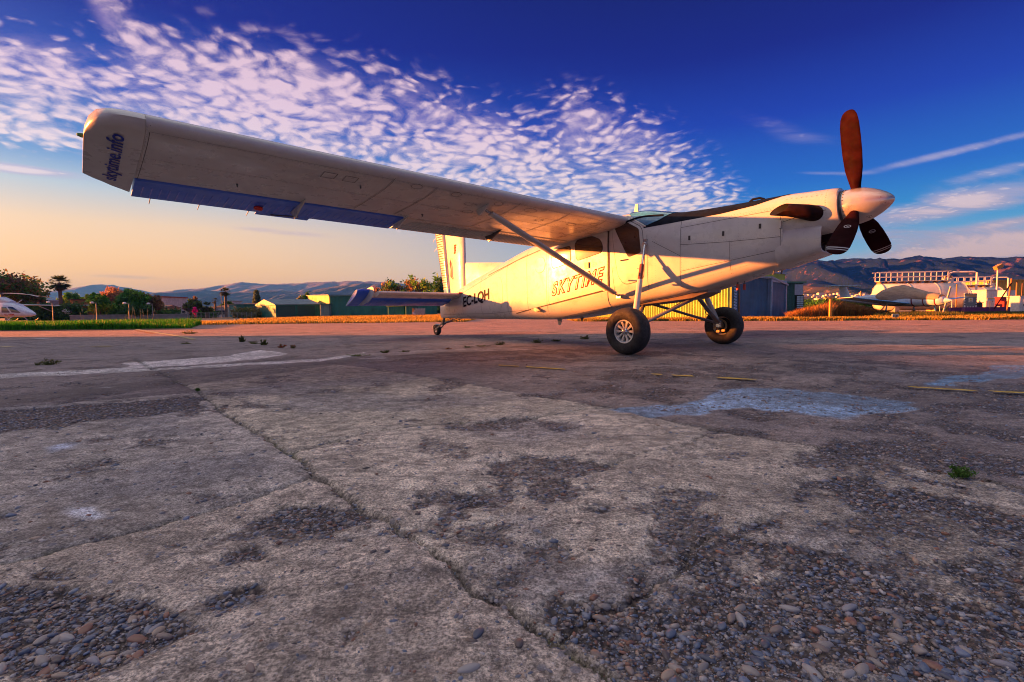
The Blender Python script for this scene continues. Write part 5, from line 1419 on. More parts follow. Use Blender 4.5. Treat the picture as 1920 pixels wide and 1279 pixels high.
# tail wheel
tw = wheel('tail_wheel', V3(-7.86, 0, .148), .150, .115, .062, V3(0, 1, 0), plane, 0)
tg = thing('tail_leg', None, None); tg.parent = plane
mb = MB()
for sd in (1, -1): mb.tube(V3(-7.86, sd * .075, .148), V3(-7.52, sd * .05, .345), .018, .022, 8)
mb.tube(V3(-7.86, -.085, .148), V3(-7.86, .085, .148), .012, n=8); mb.build('fork', mat('fork_paint', (.42, .33, .22), .45, metal=.4), tg)
mb = MB(); mb.tube(V3(-7.54, 0, .30), V3(-7.47, 0, .52), .035, .03, 10); mb.box(V3(-7.53, 0, .34), (.10, .12, .06)); mb.tube(V3(-7.60, 0, .44), V3(-7.50, 0, .42), .014, n=6); mb.build('swivel', M_STEEL, tg)
mb = MB()
for sd in (1, -1):
    mb.tube(V3(-7.52, sd * .03, .34), V3(-6.72, sd * .10, .485), .014, .012, 6); mb.tube(V3(-7.30, sd * .045, .38), V3(-7.10, sd * .06, .49), .009, n=6)
mb.tube(V3(-7.12, .06, .41), V3(-7.12, -.06, .41), .010, n=6); mb.tube(V3(-7.15, 0, .40), V3(-7.16, 0, .49), .010, n=6); mb.build('tail_spring', M_STEEL, tg)
mb = MB(); mb.loft([[V3(-7.86 + math.cos(t) * r0, s_, .148 + math.sin(t) * r0) for s_, r0 in ((-.07, .160), (-.07, .172), (.07, .172), (.07, .160))] for t in np.linspace(1.2, 2.9, 10)]); mb.build('mudguard', M_WHITE, tg)

# ---- lettering
def text_geo(txt, size=1.0, shear=0.0, offset=0.0, space=1.0):
    cu = bpy.data.curves.new('lettering', 'FONT'); cu.body = txt; cu.size = size; cu.shear = shear; cu.offset = offset; cu.space_character = space
    cu.resolution_u = 4; cu.fill_mode = 'FRONT'
    ob = bpy.data.objects.new('lettering', cu); C.objects.link(ob)
    bpy.context.view_layer.update()
    me = bpy.data.meshes.new_from_object(ob.evaluated_get(bpy.context.evaluated_depsgraph_get()))
    V = np.array([v.co[:] for v in me.vertices]); Fa = [tuple(p.vertices) for p in me.polygons]
    bpy.data.objects.remove(ob); bpy.data.curves.remove(cu); bpy.data.meshes.remove(me)
    return V, Fa
def letter(name, txt, fn, m_, parent, length, shear=0.0, offset=0.0, hscale=None, space=1.0, ref=None, label=None):
    V, Fa = text_geo(txt, 1.0, shear, offset, space)
    W0 = ref or (V[:, 0].min(), V[:, 0].max())
    k = length / (W0[1] - W0[0]); kh = hscale if hscale else k
    pts = [fn((v[0] - W0[0]) * k, v[1] * kh) for v in V]
    bm = bmesh.new(); vs = [bm.verts.new(p) for p in pts]
    for q in Fa:
        try: bm.faces.new([vs[i] for i in q])
        except ValueError: pass
    me = bpy.data.meshes.new(name); bm.to_mesh(me); bm.free(); me.materials.append(m_)
    o = link_mesh(name, me, parent)
    if label: o['label'] = label
    return W0
def fn_side(x0, z0, slope, side, off):
    def f_(u, v):
        x = x0 + u; z = z0 + u * slope + v
        if side < 0: x = x0 + u
        return side_pt(x, z, side, off)
    return f_
letter('lettering', 'EC-LQH', fn_side(-6.19, .80, .142, 1, .010), M_INK, plane, 1.28, 0.0, 0.028, .355, 1.0, label='black letters EC-LQH on the tail')
def fn_port(x0, z0, slope, off): return lambda u, v: side_pt(x0 - u, z0 + (1.28 - u) * slope + v, -1, off)
letter('lettering', 'EC-LQH', fn_port(-4.91, .80, .142, .006), M_INK, plane, 1.28, 0.0, 0.028, .355, 1.0, label='black letters EC-LQH on the tail')
for sd in (1,):
    w0 = letter('lettering', 'SKYTIME', fn_side(-2.56, .985, .172, 1, .011), M_OUTL, plane, 1.38, 0.32, 0.055, .36, 1.20, label='outlined italic letters SKYTIME')
    letter('lettering', 'SKYTIME', fn_side(-2.56, .985, .172, 1, .0145), M_FILL, plane, 1.38, 0.32, -0.006, .36, 1.20, ref=w0)
def fn_wing(c0, s0):
    def f_(u, v):
        s = s0 + v; c = c0 - u / CHORD; k = float(np.interp(s, [7.472, 7.55, 7.64, 7.72, 7.80, 7.85], [1, .99, .96, .88, .72, .50]))
        mid = af(c, False) + (af(c, True) - af(c, False)) * (.5 - .34 * (1 - k))
        return LE(s) + DC * (c * CHORD) + DN * (CHORD * ((af(c, False) - mid) * k + mid) - .006)
    return f_
letter('lettering', 'skytime.info', fn_wing(.80, 7.615), M_NAVY, plane, 1.30, 0.15, 0.018, .17, 1.0, label='navy letters skytime.info under the wing tip')

# ================================================================== BACKGROUND
GREEN = [(0.022, 0.085, 0.010), (0.035, 0.12, 0.012), (0.030, 0.095, 0.016), (0.055, 0.13, 0.015)]
DARKG = [(0.015, 0.050, 0.012), (0.022, 0.065, 0.012), (0.035, 0.065, 0.016)]
YELG = [(0.09, 0.17, 0.012), (0.05, 0.13, 0.012), (0.14, 0.18, 0.015)]
RUST = [(0.13, 0.065, 0.03), (0.16, 0.08, 0.03), (0.08, 0.06, 0.025), (0.10, 0.045, 0.025)]
def hgt(px, py, Y): return P(px, py, Y).z
def pos(px, Y): return Vector((gx(px, Y), Y, -0.1))
def wid(dpx, Y): return dpx * Y / F_PX

# ---- mountains
def range_(name, pts, Y, depth, m_, seed=0, rough=0.12, nx=220, ny=26):
    """a real relief: the crest at Y, slopes falling towards the camera and away"""
    P_ = [P(px, py, Y) for px, py in pts]
    xs = np.linspace(P_[0].x, P_[-1].x, nx); top = np.interp(xs, [p.x for p in P_], [p.z for p in P_])
    t = np.linspace(0, 1, ny)
    X, T = np.meshgrid(xs, t)
    sc = (xs[-1] - xs[0]) / 26
    prof = T ** 1.05
    nz_ = fbm(X / sc + seed, T * 3.2 + seed, 5, 0.55) - 0.5
    rid = 1 - np.abs(2 * fbm(X / sc * 1.3 + seed * 3, T * 1.2 + 4 + seed, 4) - 1)
    Hh = top[None, :] * (prof + nz_ * rough * 4 * np.sin(np.pi * T) + (rid - .6) * .25 * np.sin(np.pi * T))
    jag = (fbm(X / sc * 8 + 5, X * 0 + seed, 3) - .5) * top[None, :] * 0.05
    Hh = np.where(T > .97, top[None, :] + jag, Hh)
    Yg = Y - depth * (1 - T) + (fbm(X / sc * 2 + 9, T * 3, 3) - .5) * depth * .25 * np.sin(np.pi * T)
    Xb, Tb = np.meshgrid(xs, np.linspace(0.15, 1, 6)); Hb = (top[None, :] + jag[-1:, :]) * (1 - Tb); Yb = Y + depth * .6 * Tb
    X = np.vstack([X, Xb]); Yg = np.vstack([Yg, Yb]); Hh = np.vstack([Hh, Hb])
    Hh = np.maximum(Hh, -1)
    n_, k_ = X.shape; i_ = np.arange(n_ * k_).reshape(n_, k_)
    q = np.stack([i_[:-1, :-1], i_[:-1, 1:], i_[1:, 1:], i_[1:, :-1]], -1).reshape(-1, 4)
    return props(link_mesh(name, np_mesh(name, np.stack([X, Yg, Hh], -1).reshape(-1, 3), q, [m_], None, True)), kind='structure')
def mat_hill(name, a, b, c_, sc):
    m_ = bpy.data.materials.new(name); m_.use_nodes = True
    t = NT(m_.node_tree); bs = m_.node_tree.nodes['Principled BSDF']; tcn = t.n.new('ShaderNodeTexCoord').outputs['Object']
    n_ = t.noise(tcn, sc, 8, 0.68, 0.6); n2_ = t.noise(tcn, sc * 3.3, 7, 0.7)
    q = t.mix(t.smooth(n_, 0.42, 0.62), a, b); q = t.mix(t.smooth(n2_, 0.56, 0.66, 0, .8), q, c_)
    t.l.new(q, bs.inputs['Base Color']); bs.inputs['Roughness'].default_value = 1; bs.inputs['Specular IOR Level'].default_value = 0
    bn = t.n.new('ShaderNodeBump'); bn.inputs['Strength'].default_value = 1; bn.inputs['Distance'].default_value = 12; t.l.new(n_, bn.inputs['Height']); t.l.new(bn.outputs[0], bs.inputs['Normal'])
    return m_
M_HILL = mat_hill('grey_hazed_slope', (0.12, 0.125, 0.12), (0.17, 0.165, 0.15), (0.27, 0.24, 0.21), 0.012)  # grey distance haze painted into the hill colour
M_HILL3 = mat_hill('blue_shaded_slope', (0.010, 0.022, 0.045), (0.016, 0.028, 0.045), (0.16, 0.085, 0.07), 0.0075)  # blue haze and shade painted in, pink patches for sunlit ridges
M_HILL2 = mat_hill('pale_hazed_slope', (0.22, 0.22, 0.21), (0.27, 0.26, 0.24), (0.32, 0.30, 0.28), 0.010)  # farther range, paler still with painted haze
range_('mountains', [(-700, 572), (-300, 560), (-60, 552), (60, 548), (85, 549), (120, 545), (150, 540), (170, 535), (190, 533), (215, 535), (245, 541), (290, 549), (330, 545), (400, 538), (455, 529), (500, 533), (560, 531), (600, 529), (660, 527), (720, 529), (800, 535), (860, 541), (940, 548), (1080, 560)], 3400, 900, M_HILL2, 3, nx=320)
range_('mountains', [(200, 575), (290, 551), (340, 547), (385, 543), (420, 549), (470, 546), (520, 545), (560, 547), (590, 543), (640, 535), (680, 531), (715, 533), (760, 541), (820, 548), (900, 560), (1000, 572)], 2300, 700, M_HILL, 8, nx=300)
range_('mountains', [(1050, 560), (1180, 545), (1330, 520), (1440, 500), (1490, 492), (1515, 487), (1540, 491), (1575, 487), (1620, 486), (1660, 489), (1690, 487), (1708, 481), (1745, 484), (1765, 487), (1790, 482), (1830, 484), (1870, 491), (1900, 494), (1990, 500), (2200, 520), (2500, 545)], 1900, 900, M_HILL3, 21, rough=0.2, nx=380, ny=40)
M_SCRUB = mat_hill('scrub_slope', (0.03, 0.045, 0.045), (0.07, 0.06, 0.055), (0.2, 0.14, 0.11), 0.012)
range_('foothills', [(1380, 575), (1450, 540), (1480, 532), (1530, 545), (1600, 556), (1645, 548), (1690, 538), (1740, 540), (1800, 545), (1990, 540), (2300, 560)], 900, 350, M_SCRUB, 33, rough=0.16, nx=200)
# white villages sprinkled on the foothills
bm_ = MB()
for k in range(80):
    px = random.choice([random.gauss(1600, 26), random.gauss(1540, 25), random.gauss(1640, 20), random.gauss(1585, 40)]); py = random.uniform(549, 560)
    Y = random.uniform(560, 700); p = P(px, py, Y); s_ = random.uniform(2.2, 4.5)
    bm_.box((p.x, p.y, p.z - 1.0), (s_ * 1.3, s_, s_ * .6))
o = bm_.build('hillside_village', mat('village_white', (0.6, 0.52, 0.46), .9), None, smooth=False); props(o, 'scatter of tiny white houses across the foothill slope', 'village', kind='stuff')

# ---- trees on the left
T = make_tree
T('broadleaf_tree', 'tallest dense dark tree at the far left behind the helicopter', 'tree', pos(-5, 78), hgt(20, 494, 78), wid(200, 78), DARKG + [(0.09, 0.05, 0.03)], .2, 170, 44, .20, .45, lumps=10)
T('broadleaf_tree', 'airy tree with sky showing through its crown, right of the tallest dark tree', 'tree', pos(60, 84), hgt(60, 511, 84), wid(78, 84), DARKG + [(0.12, 0.05, 0.035), (.08, .07, .02)], .25, 70, 34, .20, .7, lumps=8)
make_palm('tall palm with a shaggy fan crown standing left of the orange house', pos(115, 82), hgt(112, 515, 82), wid(19, 82), trunk_r=.26)
T('pine_tree', 'flat topped green tree between the tall palm and the orange house', 'tree', pos(138, 100), hgt(136, 548, 100), wid(42, 100), YELG + GREEN, .5, 45, 30, .22, .5, lumps=6)
T('broadleaf_tree', 'round yellow green tree right of the orange house', 'tree', pos(188, 70), hgt(188, 547, 70), wid(58, 70), YELG + GREEN, .15, 110, 36, .16, .5)
T('broadleaf_tree', 'bright green round tree in front of the rust coloured trees', 'tree', pos(240, 72), hgt(240, 541, 72), wid(66, 72), GREEN + [(0.06, 0.12, 0.02)], .15, 120, 36, .16, .5)
T('broadleaf_tree', 'dark low tree under the bright green one', 'tree', pos(262, 68), hgt(262, 566, 68), wid(50, 68), DARKG, .2, 60, 34, .15, .5)
T('broadleaf_tree', 'ragged tree with rust tipped crown behind the green round trees', 'tree', pos(262, 90), hgt(262, 537, 90), wid(80, 90), RUST + DARKG, .3, 70, 26, .22, .75)
T('broadleaf_tree', 'rust red tree beside the white balcony house', 'tree', pos(280, 76), hgt(282, 551, 76), wid(44, 76), RUST, .25, 80, 34, .16, .55)
make_bare_tree('bare_tree', 'leafless pale branched tree above the yellow green tree', pos(204, 86), hgt(204, 532, 86), wid(50, 86), (0.22, 0.16, 0.13), None, [(0.20, 0.10, 0.05)])
T('broadleaf_tree', 'sparse brushy tree with bare upper twigs left of the pink bush', 'tree', pos(365, 88), hgt(366, 554, 88), wid(32, 88), [(0.06, 0.08, 0.02), (0.10, 0.07, 0.05)], .2, 60, 30, .18, .6)
T('shrub', 'bright pink flowering bush', 'shrub', pos(365, 84), hgt(365, 575, 84), wid(7, 84), [(0.5, 0.02, 0.16)], .1, 20, 20, .12, .5)
make_palm('small leaning pale palm behind the fence by the white house', pos(317, 120), hgt(316, 560, 120), wid(6, 120), nf=18)
make_palm('bushy yellow green palm left of the white villas', pos(388, 88), hgt(388, 564, 88), wid(14, 88), nf=36, skirt=False)
make_palm('short palm in front of the white villas', pos(404, 100), hgt(404, 558, 100), wid(7, 100), nf=24)
make_palm('thick shaggy palm rising over the white villas', pos(424, 96), hgt(424, 538, 96), wid(11, 96), trunk_r=.24)
T('broadleaf_tree', 'dark round tree under the shaggy palm', 'tree', pos(420, 104), hgt(420, 562, 104), wid(34, 104), DARKG, .2, 50, 30, .18, .5)
# conifer with level whorls of branches
def make_araucaria(label, loc, h, w):
    root = thing('norfolk_pine', label, 'tree', loc)
    tb = MB(); tb.tube((0, 0, -.1), (0, 0, h), h * .02, .03, 8); tb.build('trunk', M_BARK, root)
    pts = []
    for k in range(15):
        z = h * (.18 + .80 * k / 15); r_ = w / 2 * (1 - k / 15.0) + .05
        for j in range(9):
            a = j * .698 + k * .4
            for q in (.35, .6, .85, 1): pts.append((math.cos(a) * r_ * q, math.sin(a) * r_ * q, z + r_ * .18 * q))
    link_mesh('crown', leaves_mesh('crown', pts, [(0.05, 0.075, 0.04)] * len(pts), .12, 9, (.13, .13, .06)), root)
make_araucaria('pointed conifer with level branches left of the low green hangar', pos(482, 104), hgt(482, 541, 104), wid(20, 104))
make_palm('small palm peeping over the low green hangar roof', pos(544, 108), hgt(543, 562, 108), wid(9, 108), nf=20, skirt=False)
T('broadleaf_tree', 'round dark tree against the tall green hangar', 'tree', pos(573, 104), hgt(576, 546, 104), wid(24, 104), DARKG + GREEN, .2, 70, 34, .17, .5)
T('broadleaf_tree', 'pale olive bush beside the tall green hangar', 'tree', pos(560, 100), hgt(560, 553, 100), wid(16, 100), [(0.12, 0.13, 0.06), (.09, .10, .05)], .2, 40, 30, .16, .5)
for px, top, w_, Y, c_, lab in ((701, 530, 56, 110, DARKG + RUST, 'small brown tree behind the tailplane tip'), (739, 514, 60, 105, DARKG + RUST + YELG, 'tall airy tree leftmost of the three behind the tailplane'),
                            (781, 517, 58, 104, RUST + YELG, 'brownish rounded tree in the middle behind the tailplane'), (817, 508, 54, 100, DARKG + YELG, 'tall tree half hidden by the rudder')):
    T('broadleaf_tree', lab, 'tree', pos(px, Y), hgt(px, top, Y), wid(w_, Y), c_, .2, 60, 30, .20, .7, lumps=8, group=None)
T('broadleaf_tree', 'distant low tree between the two airy trees behind the tailplane', 'tree', pos(800, 130), hgt(800, 545, 130), wid(30, 130), DARKG, .2, 40, 26, .22, .6)

# hedges and scrub along the far edge
def hedge(label, px0, px1, Y, h, cols, d=2.0, n=160, name='hedge', per=40, leaf=.14):
    x0, x1 = gx(px0, Y), gx(px1, Y); root = thing(name, label, 'hedge', ((x0 + x1) / 2, Y, -.1))
    W_ = (x1 - x0)
    pts = [(random.uniform(-.5, .5) * W_, random.uniform(-.5, .5) * d, random.uniform(.1, 1) * h * (.85 + .15 * math.sin(i_ * .7))) for i_ in range(n)]
    tb = MB()
    for k in range(max(3, int(W_ / 1.5))): x_ = -W_ / 2 + (k + .5) * W_ / max(3, int(W_ / 1.5)); tb.tube((x_, 0, 0), (x_, 0, h * .7), .05, .02, 5)
    tb.build('stem', M_BARK, root)
    link_mesh('foliage', leaves_mesh('foliage', pts, [random.choice(cols) for _ in pts], leaf, per, (.45, .35, .22)), root)
hedge('tall clipped dark green hedge behind the parked small aircraft', 30, 148, 74, hgt(90, 570, 74), DARKG, 1.5, 330)
hedge('dark scrub between the lamp posts under the round trees', 165, 300, 80, hgt(230, 574, 80), DARKG, 2.5, 240)
hedge('low dark scrub before the white villas', 300, 400, 92, hgt(350, 579, 92), DARKG + GREEN, 2.0, 130)
hedge('brown green scrub left of the low green hangar', 444, 480, 84, hgt(450, 579, 84), [(0.06, .075, .02), (0.11, .09, .03)], 2.0, 100)

# ---- buildings on the left
def M_wall(n, c): return mat(n, c, .9, var=.15, vscale=2, dirt=tuple(v * .6 for v in c) + (.5,), dscale=.8)
def house(label, px0, px1, ytop, Y, depth, wallc, roofc, wname, roof='gable', rz=0.0, wins=(), cat='house', eave=.35, z0=-.1):
    x0, x1 = gx(px0, Y), gx(px1, Y); w = x1 - x0; h = hgt((px0 + px1) / 2, ytop, Y)
    root = thing('house', label, cat, ((x0 + x1) / 2, Y + depth / 2, z0), rz)
    hh = h - z0
    wh = hh * (.72 if roof != 'flat' else .96)
    MB().box((0, 0, wh / 2), (w, depth, wh)).build('wall', M_wall(wname, wallc), root, smooth=False)
    rm = mat('roof_' + wname, roofc, .85, var=.25, vscale=4)
    mb = MB()
    if roof == 'gable': mb.loft([[(x, -depth / 2 - eave, wh), (x, 0, hh), (x, depth / 2 + eave, wh), (x, 0, wh + .02)] for x in (-w / 2 - eave, w / 2 + eave)])
    elif roof == 'hip': mb.add([(-w / 2 - eave, -depth / 2 - eave, wh), (w / 2 + eave, -depth / 2 - eave, wh), (w / 2 + eave, depth / 2 + eave, wh), (-w / 2 - eave, depth / 2 + eave, wh), (-w * .2, 0, hh), (w * .2, 0, hh)], [(0, 1, 5, 4), (1, 2, 5), (2, 3, 4, 5), (3, 0, 4), (3, 2, 1, 0)])
    else: mb.box((0, 0, wh + hh * .02), (w + eave, depth + eave, hh * .06))
    mb.build('roof', rm, root, smooth=False)
    for fx, fz, fw_, fh_ in wins:
        f_ = MB().box((fx * w, -depth / 2 - .02, fz * hh), (fw_, .10, fh_)).build('window', mat('window_frame_white', (.6, .6, .6), .6), root, smooth=False)
        MB().box((fx * w, -depth / 2 - .08, fz * hh), (fw_ * .84, .03, fh_ * .86)).build('pane', mat('dark_window_glass', (0.03, 0.04, 0.05), .15), f_, smooth=False)
    return root
house('orange walled house with brown roof edge among the trees', 139, 158, 561, 76, 5, (0.42, 0.16, 0.05), (0.16, 0.05, 0.03), 'orange_render', 'flat', R(-38), ((-.2, .35, .8, .8),))
house('white house with red roof and balcony beyond the rust tree', 287, 306, 556, 108, 8, (0.55, 0.50, 0.46), (0.28, 0.07, 0.05), 'cream_render', 'flat', wins=((-.2, .72, 1.0, .8), (.2, .72, 1.0, .8)))
house('low beige house with tile roof behind the fence', 288, 302, 572, 96, 6, (0.30, 0.25, 0.20), (0.15, 0.10, 0.08), 'beige_render', 'gable', wins=((0, .4, .8, .7),))
house('white villa with brown hip roof left of the blue doorway', 400, 430, 570, 100, 7, (0.58, 0.60, 0.62), (0.10, 0.07, 0.07), 'white_render', 'hip', wins=((-.3, .36, .9, .9), (-.05, .36, .9, .9), (.25, .36, 1.2, .9)))
house('small white upper storey above the villa roof', 418, 430, 564, 108, 5, (0.60, 0.60, 0.60), (0.3, 0.28, 0.27), 'white_render_b', 'flat', wins=((-.2, .85, .6, .6), (.2, .85, .6, .6)))
house('narrow villa bay with teal wall', 430, 441, 571, 99, 6, (0.06, 0.25, 0.27), (0.05, 0.13, 0.11), 'teal_render', 'flat', wins=((0, .4, .6, .9),))
house('white villa with wide brown roof before the conifer', 442, 480, 568, 98, 8, (0.60, 0.62, 0.66), (0.11, 0.075, 0.07), 'white_render_c', 'gable', wins=((-.25, .36, .9, .9), (.15, .36, 1.2, .9)))
house('low white cabin behind the grey fence', 340, 350, 578, 90, 4, (0.5, 0.55, 0.62), (0.3, 0.3, 0.3), 'white_render_d', 'flat', wins=((0, .6, .7, .5),))
house('open hangar shelter with dark front behind the helicopter', 8, 32, 561, 82, 8, (0.28, 0.30, 0.34), (0.42, 0.5, 0.56), 'grey_cladding', 'flat', wins=((-.2, .7, 1, .7), (.1, .7, .6, .7)))
# long low wall and post fence
mb = thing('boundary_wall', 'long low grey boundary wall running behind the dry grass on the left', 'wall', (0, 0, 0))
a, b = Vector((gx(130, 66), 66, 0)), Vector((gx(350, 74), 74, 0)); dv = (b - a).normalized(); L_ = (b - a).length
MB().box(((a + b) / 2 + Vector((0, 0, .25))), (L_, .2, .7), math.atan2(dv.y, dv.x)).build('wall_base', M_wall('grey_concrete_wall', (.26, .24, .22)), mb, smooth=False)
MB().box(((a + b) / 2 + Vector((0, 0, .63))), (L_ + .1, .28, .06), math.atan2(dv.y, dv.x)).build('coping', M_wall('pale_coping', (.38, .36, .34)), mb, smooth=False)
fr = thing('wire_fence', 'grey wire fence on slim posts in front of the white villas', 'fence', (0, 0, 0))
pm = mat('fence_grey', (.22, .22, .20), .7)
pts = [(330, 78), (400, 80), (480, 82)]
post = None
for (pa, ya), (pb, yb) in zip(pts[:-1], pts[1:]):
    for k in range(9):
        t = k / 9; px, Y = pa + (pb - pa) * t, ya + (yb - ya) * t
        if post is None: post = MB().box((0, 0, .4), (.08, .08, .9)).mesh('fence_post', pm, False)
        o = link_mesh('fence_post', post, fr); o.location = (gx(px, Y), Y, 0)
mb = MB()
for z in (.2, .4, .6, .8):
    for (pa, ya), (pb, yb) in zip(pts[:-1], pts[1:]): mb.tube((gx(pa, ya), ya, z), (gx(pb, yb), yb, z), .018, n=4)
mb.build('wire', pm, fr)
# lamp posts
def lamp(label, px, top, Y, side=1):
    r_ = thing('street_lamp', label, 'lamp post', pos(px, Y), group=None); h = hgt(px, top, Y)
    mb = MB(); mb.tube((0, 0, 0), (0, 0, h), .06, .045, 8); mb.tube((0, 0, h - .1), (side * -.45, 0, h + .1), .03, n=6); mb.build('pole', mat('lamp_pole_grey', (.20, .20, .20), .6), r_)
    mb = MB(); mb.revolve([(-.12, .02), (-.12, .17), (0, .20), (.08, .12), (.10, .0)], (side * -.50, 0, h + .04), (0, 0, 1), 14); mb.build('lamp_shade', mat('lamp_white', (.75, .75, .75), .4), r_)
lamp('lamp post standing behind the small parked aircraft', 99, 565, 66)
lamp('lamp post in front of the yellow green tree', 181, 566, 62)
lamp('lamp post in front of the bright green tree', 242, 567, 62)
lamp('lamp post in front of the rust red tree', 286, 568, 68)
r_ = thing('utility_pole', 'thin pale utility pole standing before the white villas', 'pole', pos(416, 86)); MB().tube((0, 0, 0), (0, 0, hgt(416, 548, 86)), .07, .05, 8).build('pole', mat('pole_wood', (.3, .26, .22), .9), r_)

# ---- green hangars
def hangar(name, label, px0, px1, top0, top1, Y0, Y1, depth, wallm, roofm, rib=.35, nrib=None, cat='hangar', sidec=None, roof_rise=.0, ribd=.05):
    """front face from pixel px0 at Y0 to px1 at Y1, receding behind"""
    a, b = Vector((gx(px0, Y0), Y0, -.1)), Vector((gx(px1, Y1), Y1, -.1))
    d = (b - a); L = d.length; d.normalize(); n_ = Vector((-d.y, d.x, 0))
    if n_.y < 0: n_ = -n_
    h0, h1 = hgt(px0, top0, Y0) + .1, hgt(px1, top1, Y1) + .1
    root = thing(name, label, cat, a[:], math.atan2(d.y, d.x))
    def wall_mesh(p0, p1, ha, hb, flip=1):
        w = (p1 - p0); l = w.length; w.normalize(); k = max(1, int(l / rib)); V = []; nn = Vector((w.y, -w.x, 0)) * flip
        for i in range(k * 4 + 1):
            t = i / (k * 4); ph = i % 4; o_ = ribd if ph in (1, 2) else 0
            x = p0 + w * l * t; 
            V.append(tuple(x + nn * o_)); 
        top = [(v[0], v[1], ha + (hb - ha) * i / (len(V) - 1)) for i, v in enumerate(V)]
        nV_ = len(V); return V + top, [(i, i + 1, nV_ + i + 1, nV_ + i) for i in range(nV_ - 1)]
    o0, o1, o2, o3 = Vector((0, 0, 0)), Vector((L, 0, 0)), Vector((L, depth, 0)), Vector((0, depth, 0))
    for nm, q, r2, ha, hb in (('corrugated_wall', o0, o1, h0, h1), ('corrugated_wall', o1, o2, h1, h1), ('corrugated_wall', o2, o3, h1, h0), ('corrugated_wall', o3, o0, h0, h0)):
        V, Fa = wall_mesh(q, r2, ha, hb); MB().add(V, Fa).build(nm, wallm, root, smooth=False)
    mb = MB(); e = .18
    if roof_rise:
        mb.add([(-e, -e, h0), (L + e, -e, h1), (L + e, depth / 2, h1 + roof_rise), (-e, depth / 2, h0 + roof_rise), (-e, depth + e, h0), (L + e, depth + e, h1), (-e, -e, h0 - .12), (L + e, -e, h1 - .12), (-e, depth + e, h0 - .12), (L + e, depth + e, h1 - .12)],
               [(0, 1, 2, 3), (3, 2, 5, 4), (0, 6, 7, 1), (4, 5, 9, 8), (0, 3, 4, 8, 6), (1, 7, 9, 5, 2)])
    else:
        mb.add([(-e, -e, h0), (L + e, -e, h1), (L + e, depth + e, h1), (-e, depth + e, h0), (-e, -e, h0 + .14), (L + e, -e, h1 + .14), (L + e, depth + e, h1 + .14), (-e, depth + e, h0 + .14)], [(3, 2, 1, 0), (4, 5, 6, 7), (0, 1, 5, 4), (1, 2, 6, 5), (2, 3, 7, 6), (3, 0, 4, 7)])
    mb.build('roof', roofm, root, smooth=False)
    return root, L, h0
M_GREENW = mat('green_metal_sheet', (0.02, 0.16, 0.115), .55, var=.15, vscale=.6, dirt=(.015, .06, .05, .6), dscale=.5)
M_TEALR = mat('grey_green_roof', (0.10, 0.17, 0.17), .5, var=.2, vscale=.8)
M_GREENLIT = mat('sunlit_green_sheet', (0.42, 0.40, 0.10), .6, var=.2, vscale=.5, dirt=(.12, .18, .05, .8), dscale=.35)  # green sheet with yellow sunlight put into its colour
r1, L1, h1_ = hangar('green_hangar', 'low dark green hangar with a sunlit end wall and shallow roof', 517, 600, 571, 570, 80, 85, 9, M_GREENW, M_TEALR, .4, roof_rise=.9, ribd=.02)
r1b, _, _ = hangar('green_shed', 'small green shed joined left of the low green hangar', 474, 486, 571, 571, 88, 90, 3, M_GREENW, M_TEALR, .6)
MB().box((1.6, -.05, h1_ * .45), (2.8, .1, h1_ * .86)).build('sliding_door', mat('dark_green_door', (.02, .075, .065), .6, var=.15), r1, smooth=False)
MB().box((4.8, -.05, h1_ * .45), (2.8, .1, h1_ * .86)).build('sliding_door', mat('dark_green_door', (.02, .075, .065), .6, var=.15), r1, smooth=False)
r2, L2, h2_ = hangar('green_hangar', 'tall flat roofed green hangar with a sunlit left end wall', 620, 820, 556, 549, 80, 84, 12, M_GREENW, M_TEALR, .5, ribd=.02)
# its left end wall faces the sun
a_ = P(579, 583, 92); e_ = MB(); 
r2b, _, _ = hangar('sunlit_hangar', 'gabled hangar end coloured sunlit yellow, left of the tall green hangar', 578, 618, 555, 554, 94, 84, 8, M_GREENLIT, M_TEALR, .8)
hangar('lean_to_shed', 'grey lean-to shed with pale posts between the two green hangars', 600, 617, 571, 571, 79, 79, 3, mat('grey_sheet', (.16, .22, .20), .6), M_TEALR, .5)
hangar('low_shed', 'low green shed with yellow roof edge seen under the tailplane', 727, 757, 575, 574, 74, 74, 5, M_GREENW, mat('yellow_roof_edge', (.6, .5, .08), .6), .5)
hangar('low_shed', 'second low green shed under the tailplane, right of the yellow roofed one', 760, 775, 574, 574, 72, 72, 4, M_GREENW, M_GREENW, .5)
ck = thing('checkered_panel', 'black and white checkered panel beside the orange sign under the tailplane', 'sign', pos(787, 60)); ck.location.z = 0
w_, h_ = wid(20, 60), .75
M_CK1, M_CK2 = mat('check_white', (.65, .65, .66), .6), mat('check_black', (.02, .02, .03), .6)
MB().box((0, 0, h_ / 2 + .25), (w_, .05, h_)).build('board', M_CK1, ck, smooth=False)
mb = MB()
for i in range(8):
    for j in range(4):
        if (i + j) % 2: mb.box((-w_ / 2 + (i + .5) * w_ / 8, -.032, .25 + (j + .5) * h_ / 4), (w_ / 8, .012, h_ / 4))
mb.build('check_squares', M_CK2, ck, smooth=False)
for x_ in (-w_ / 2 + .05, w_ / 2 - .05): MB().box((x_, .04, .3), (.05, .05, .65)).build('post', pm, ck, smooth=False)
sg = thing('orange_sign', 'small orange and white sign left of the checkered panel', 'sign', pos(776, 61)); sg.location.z = 0
MB().box((0, 0, .62), (.42, .05, .78)).build('board', mat('sign_orange', (.55, .2, .05), .6), sg, smooth=False); MB().box((0, -.035, .45), (.34, .015, .28)).build('panel', M_CK1, sg, smooth=False); MB().box((0, .04, .2), (.05, .05, .5)).build('post', pm, sg, smooth=False)

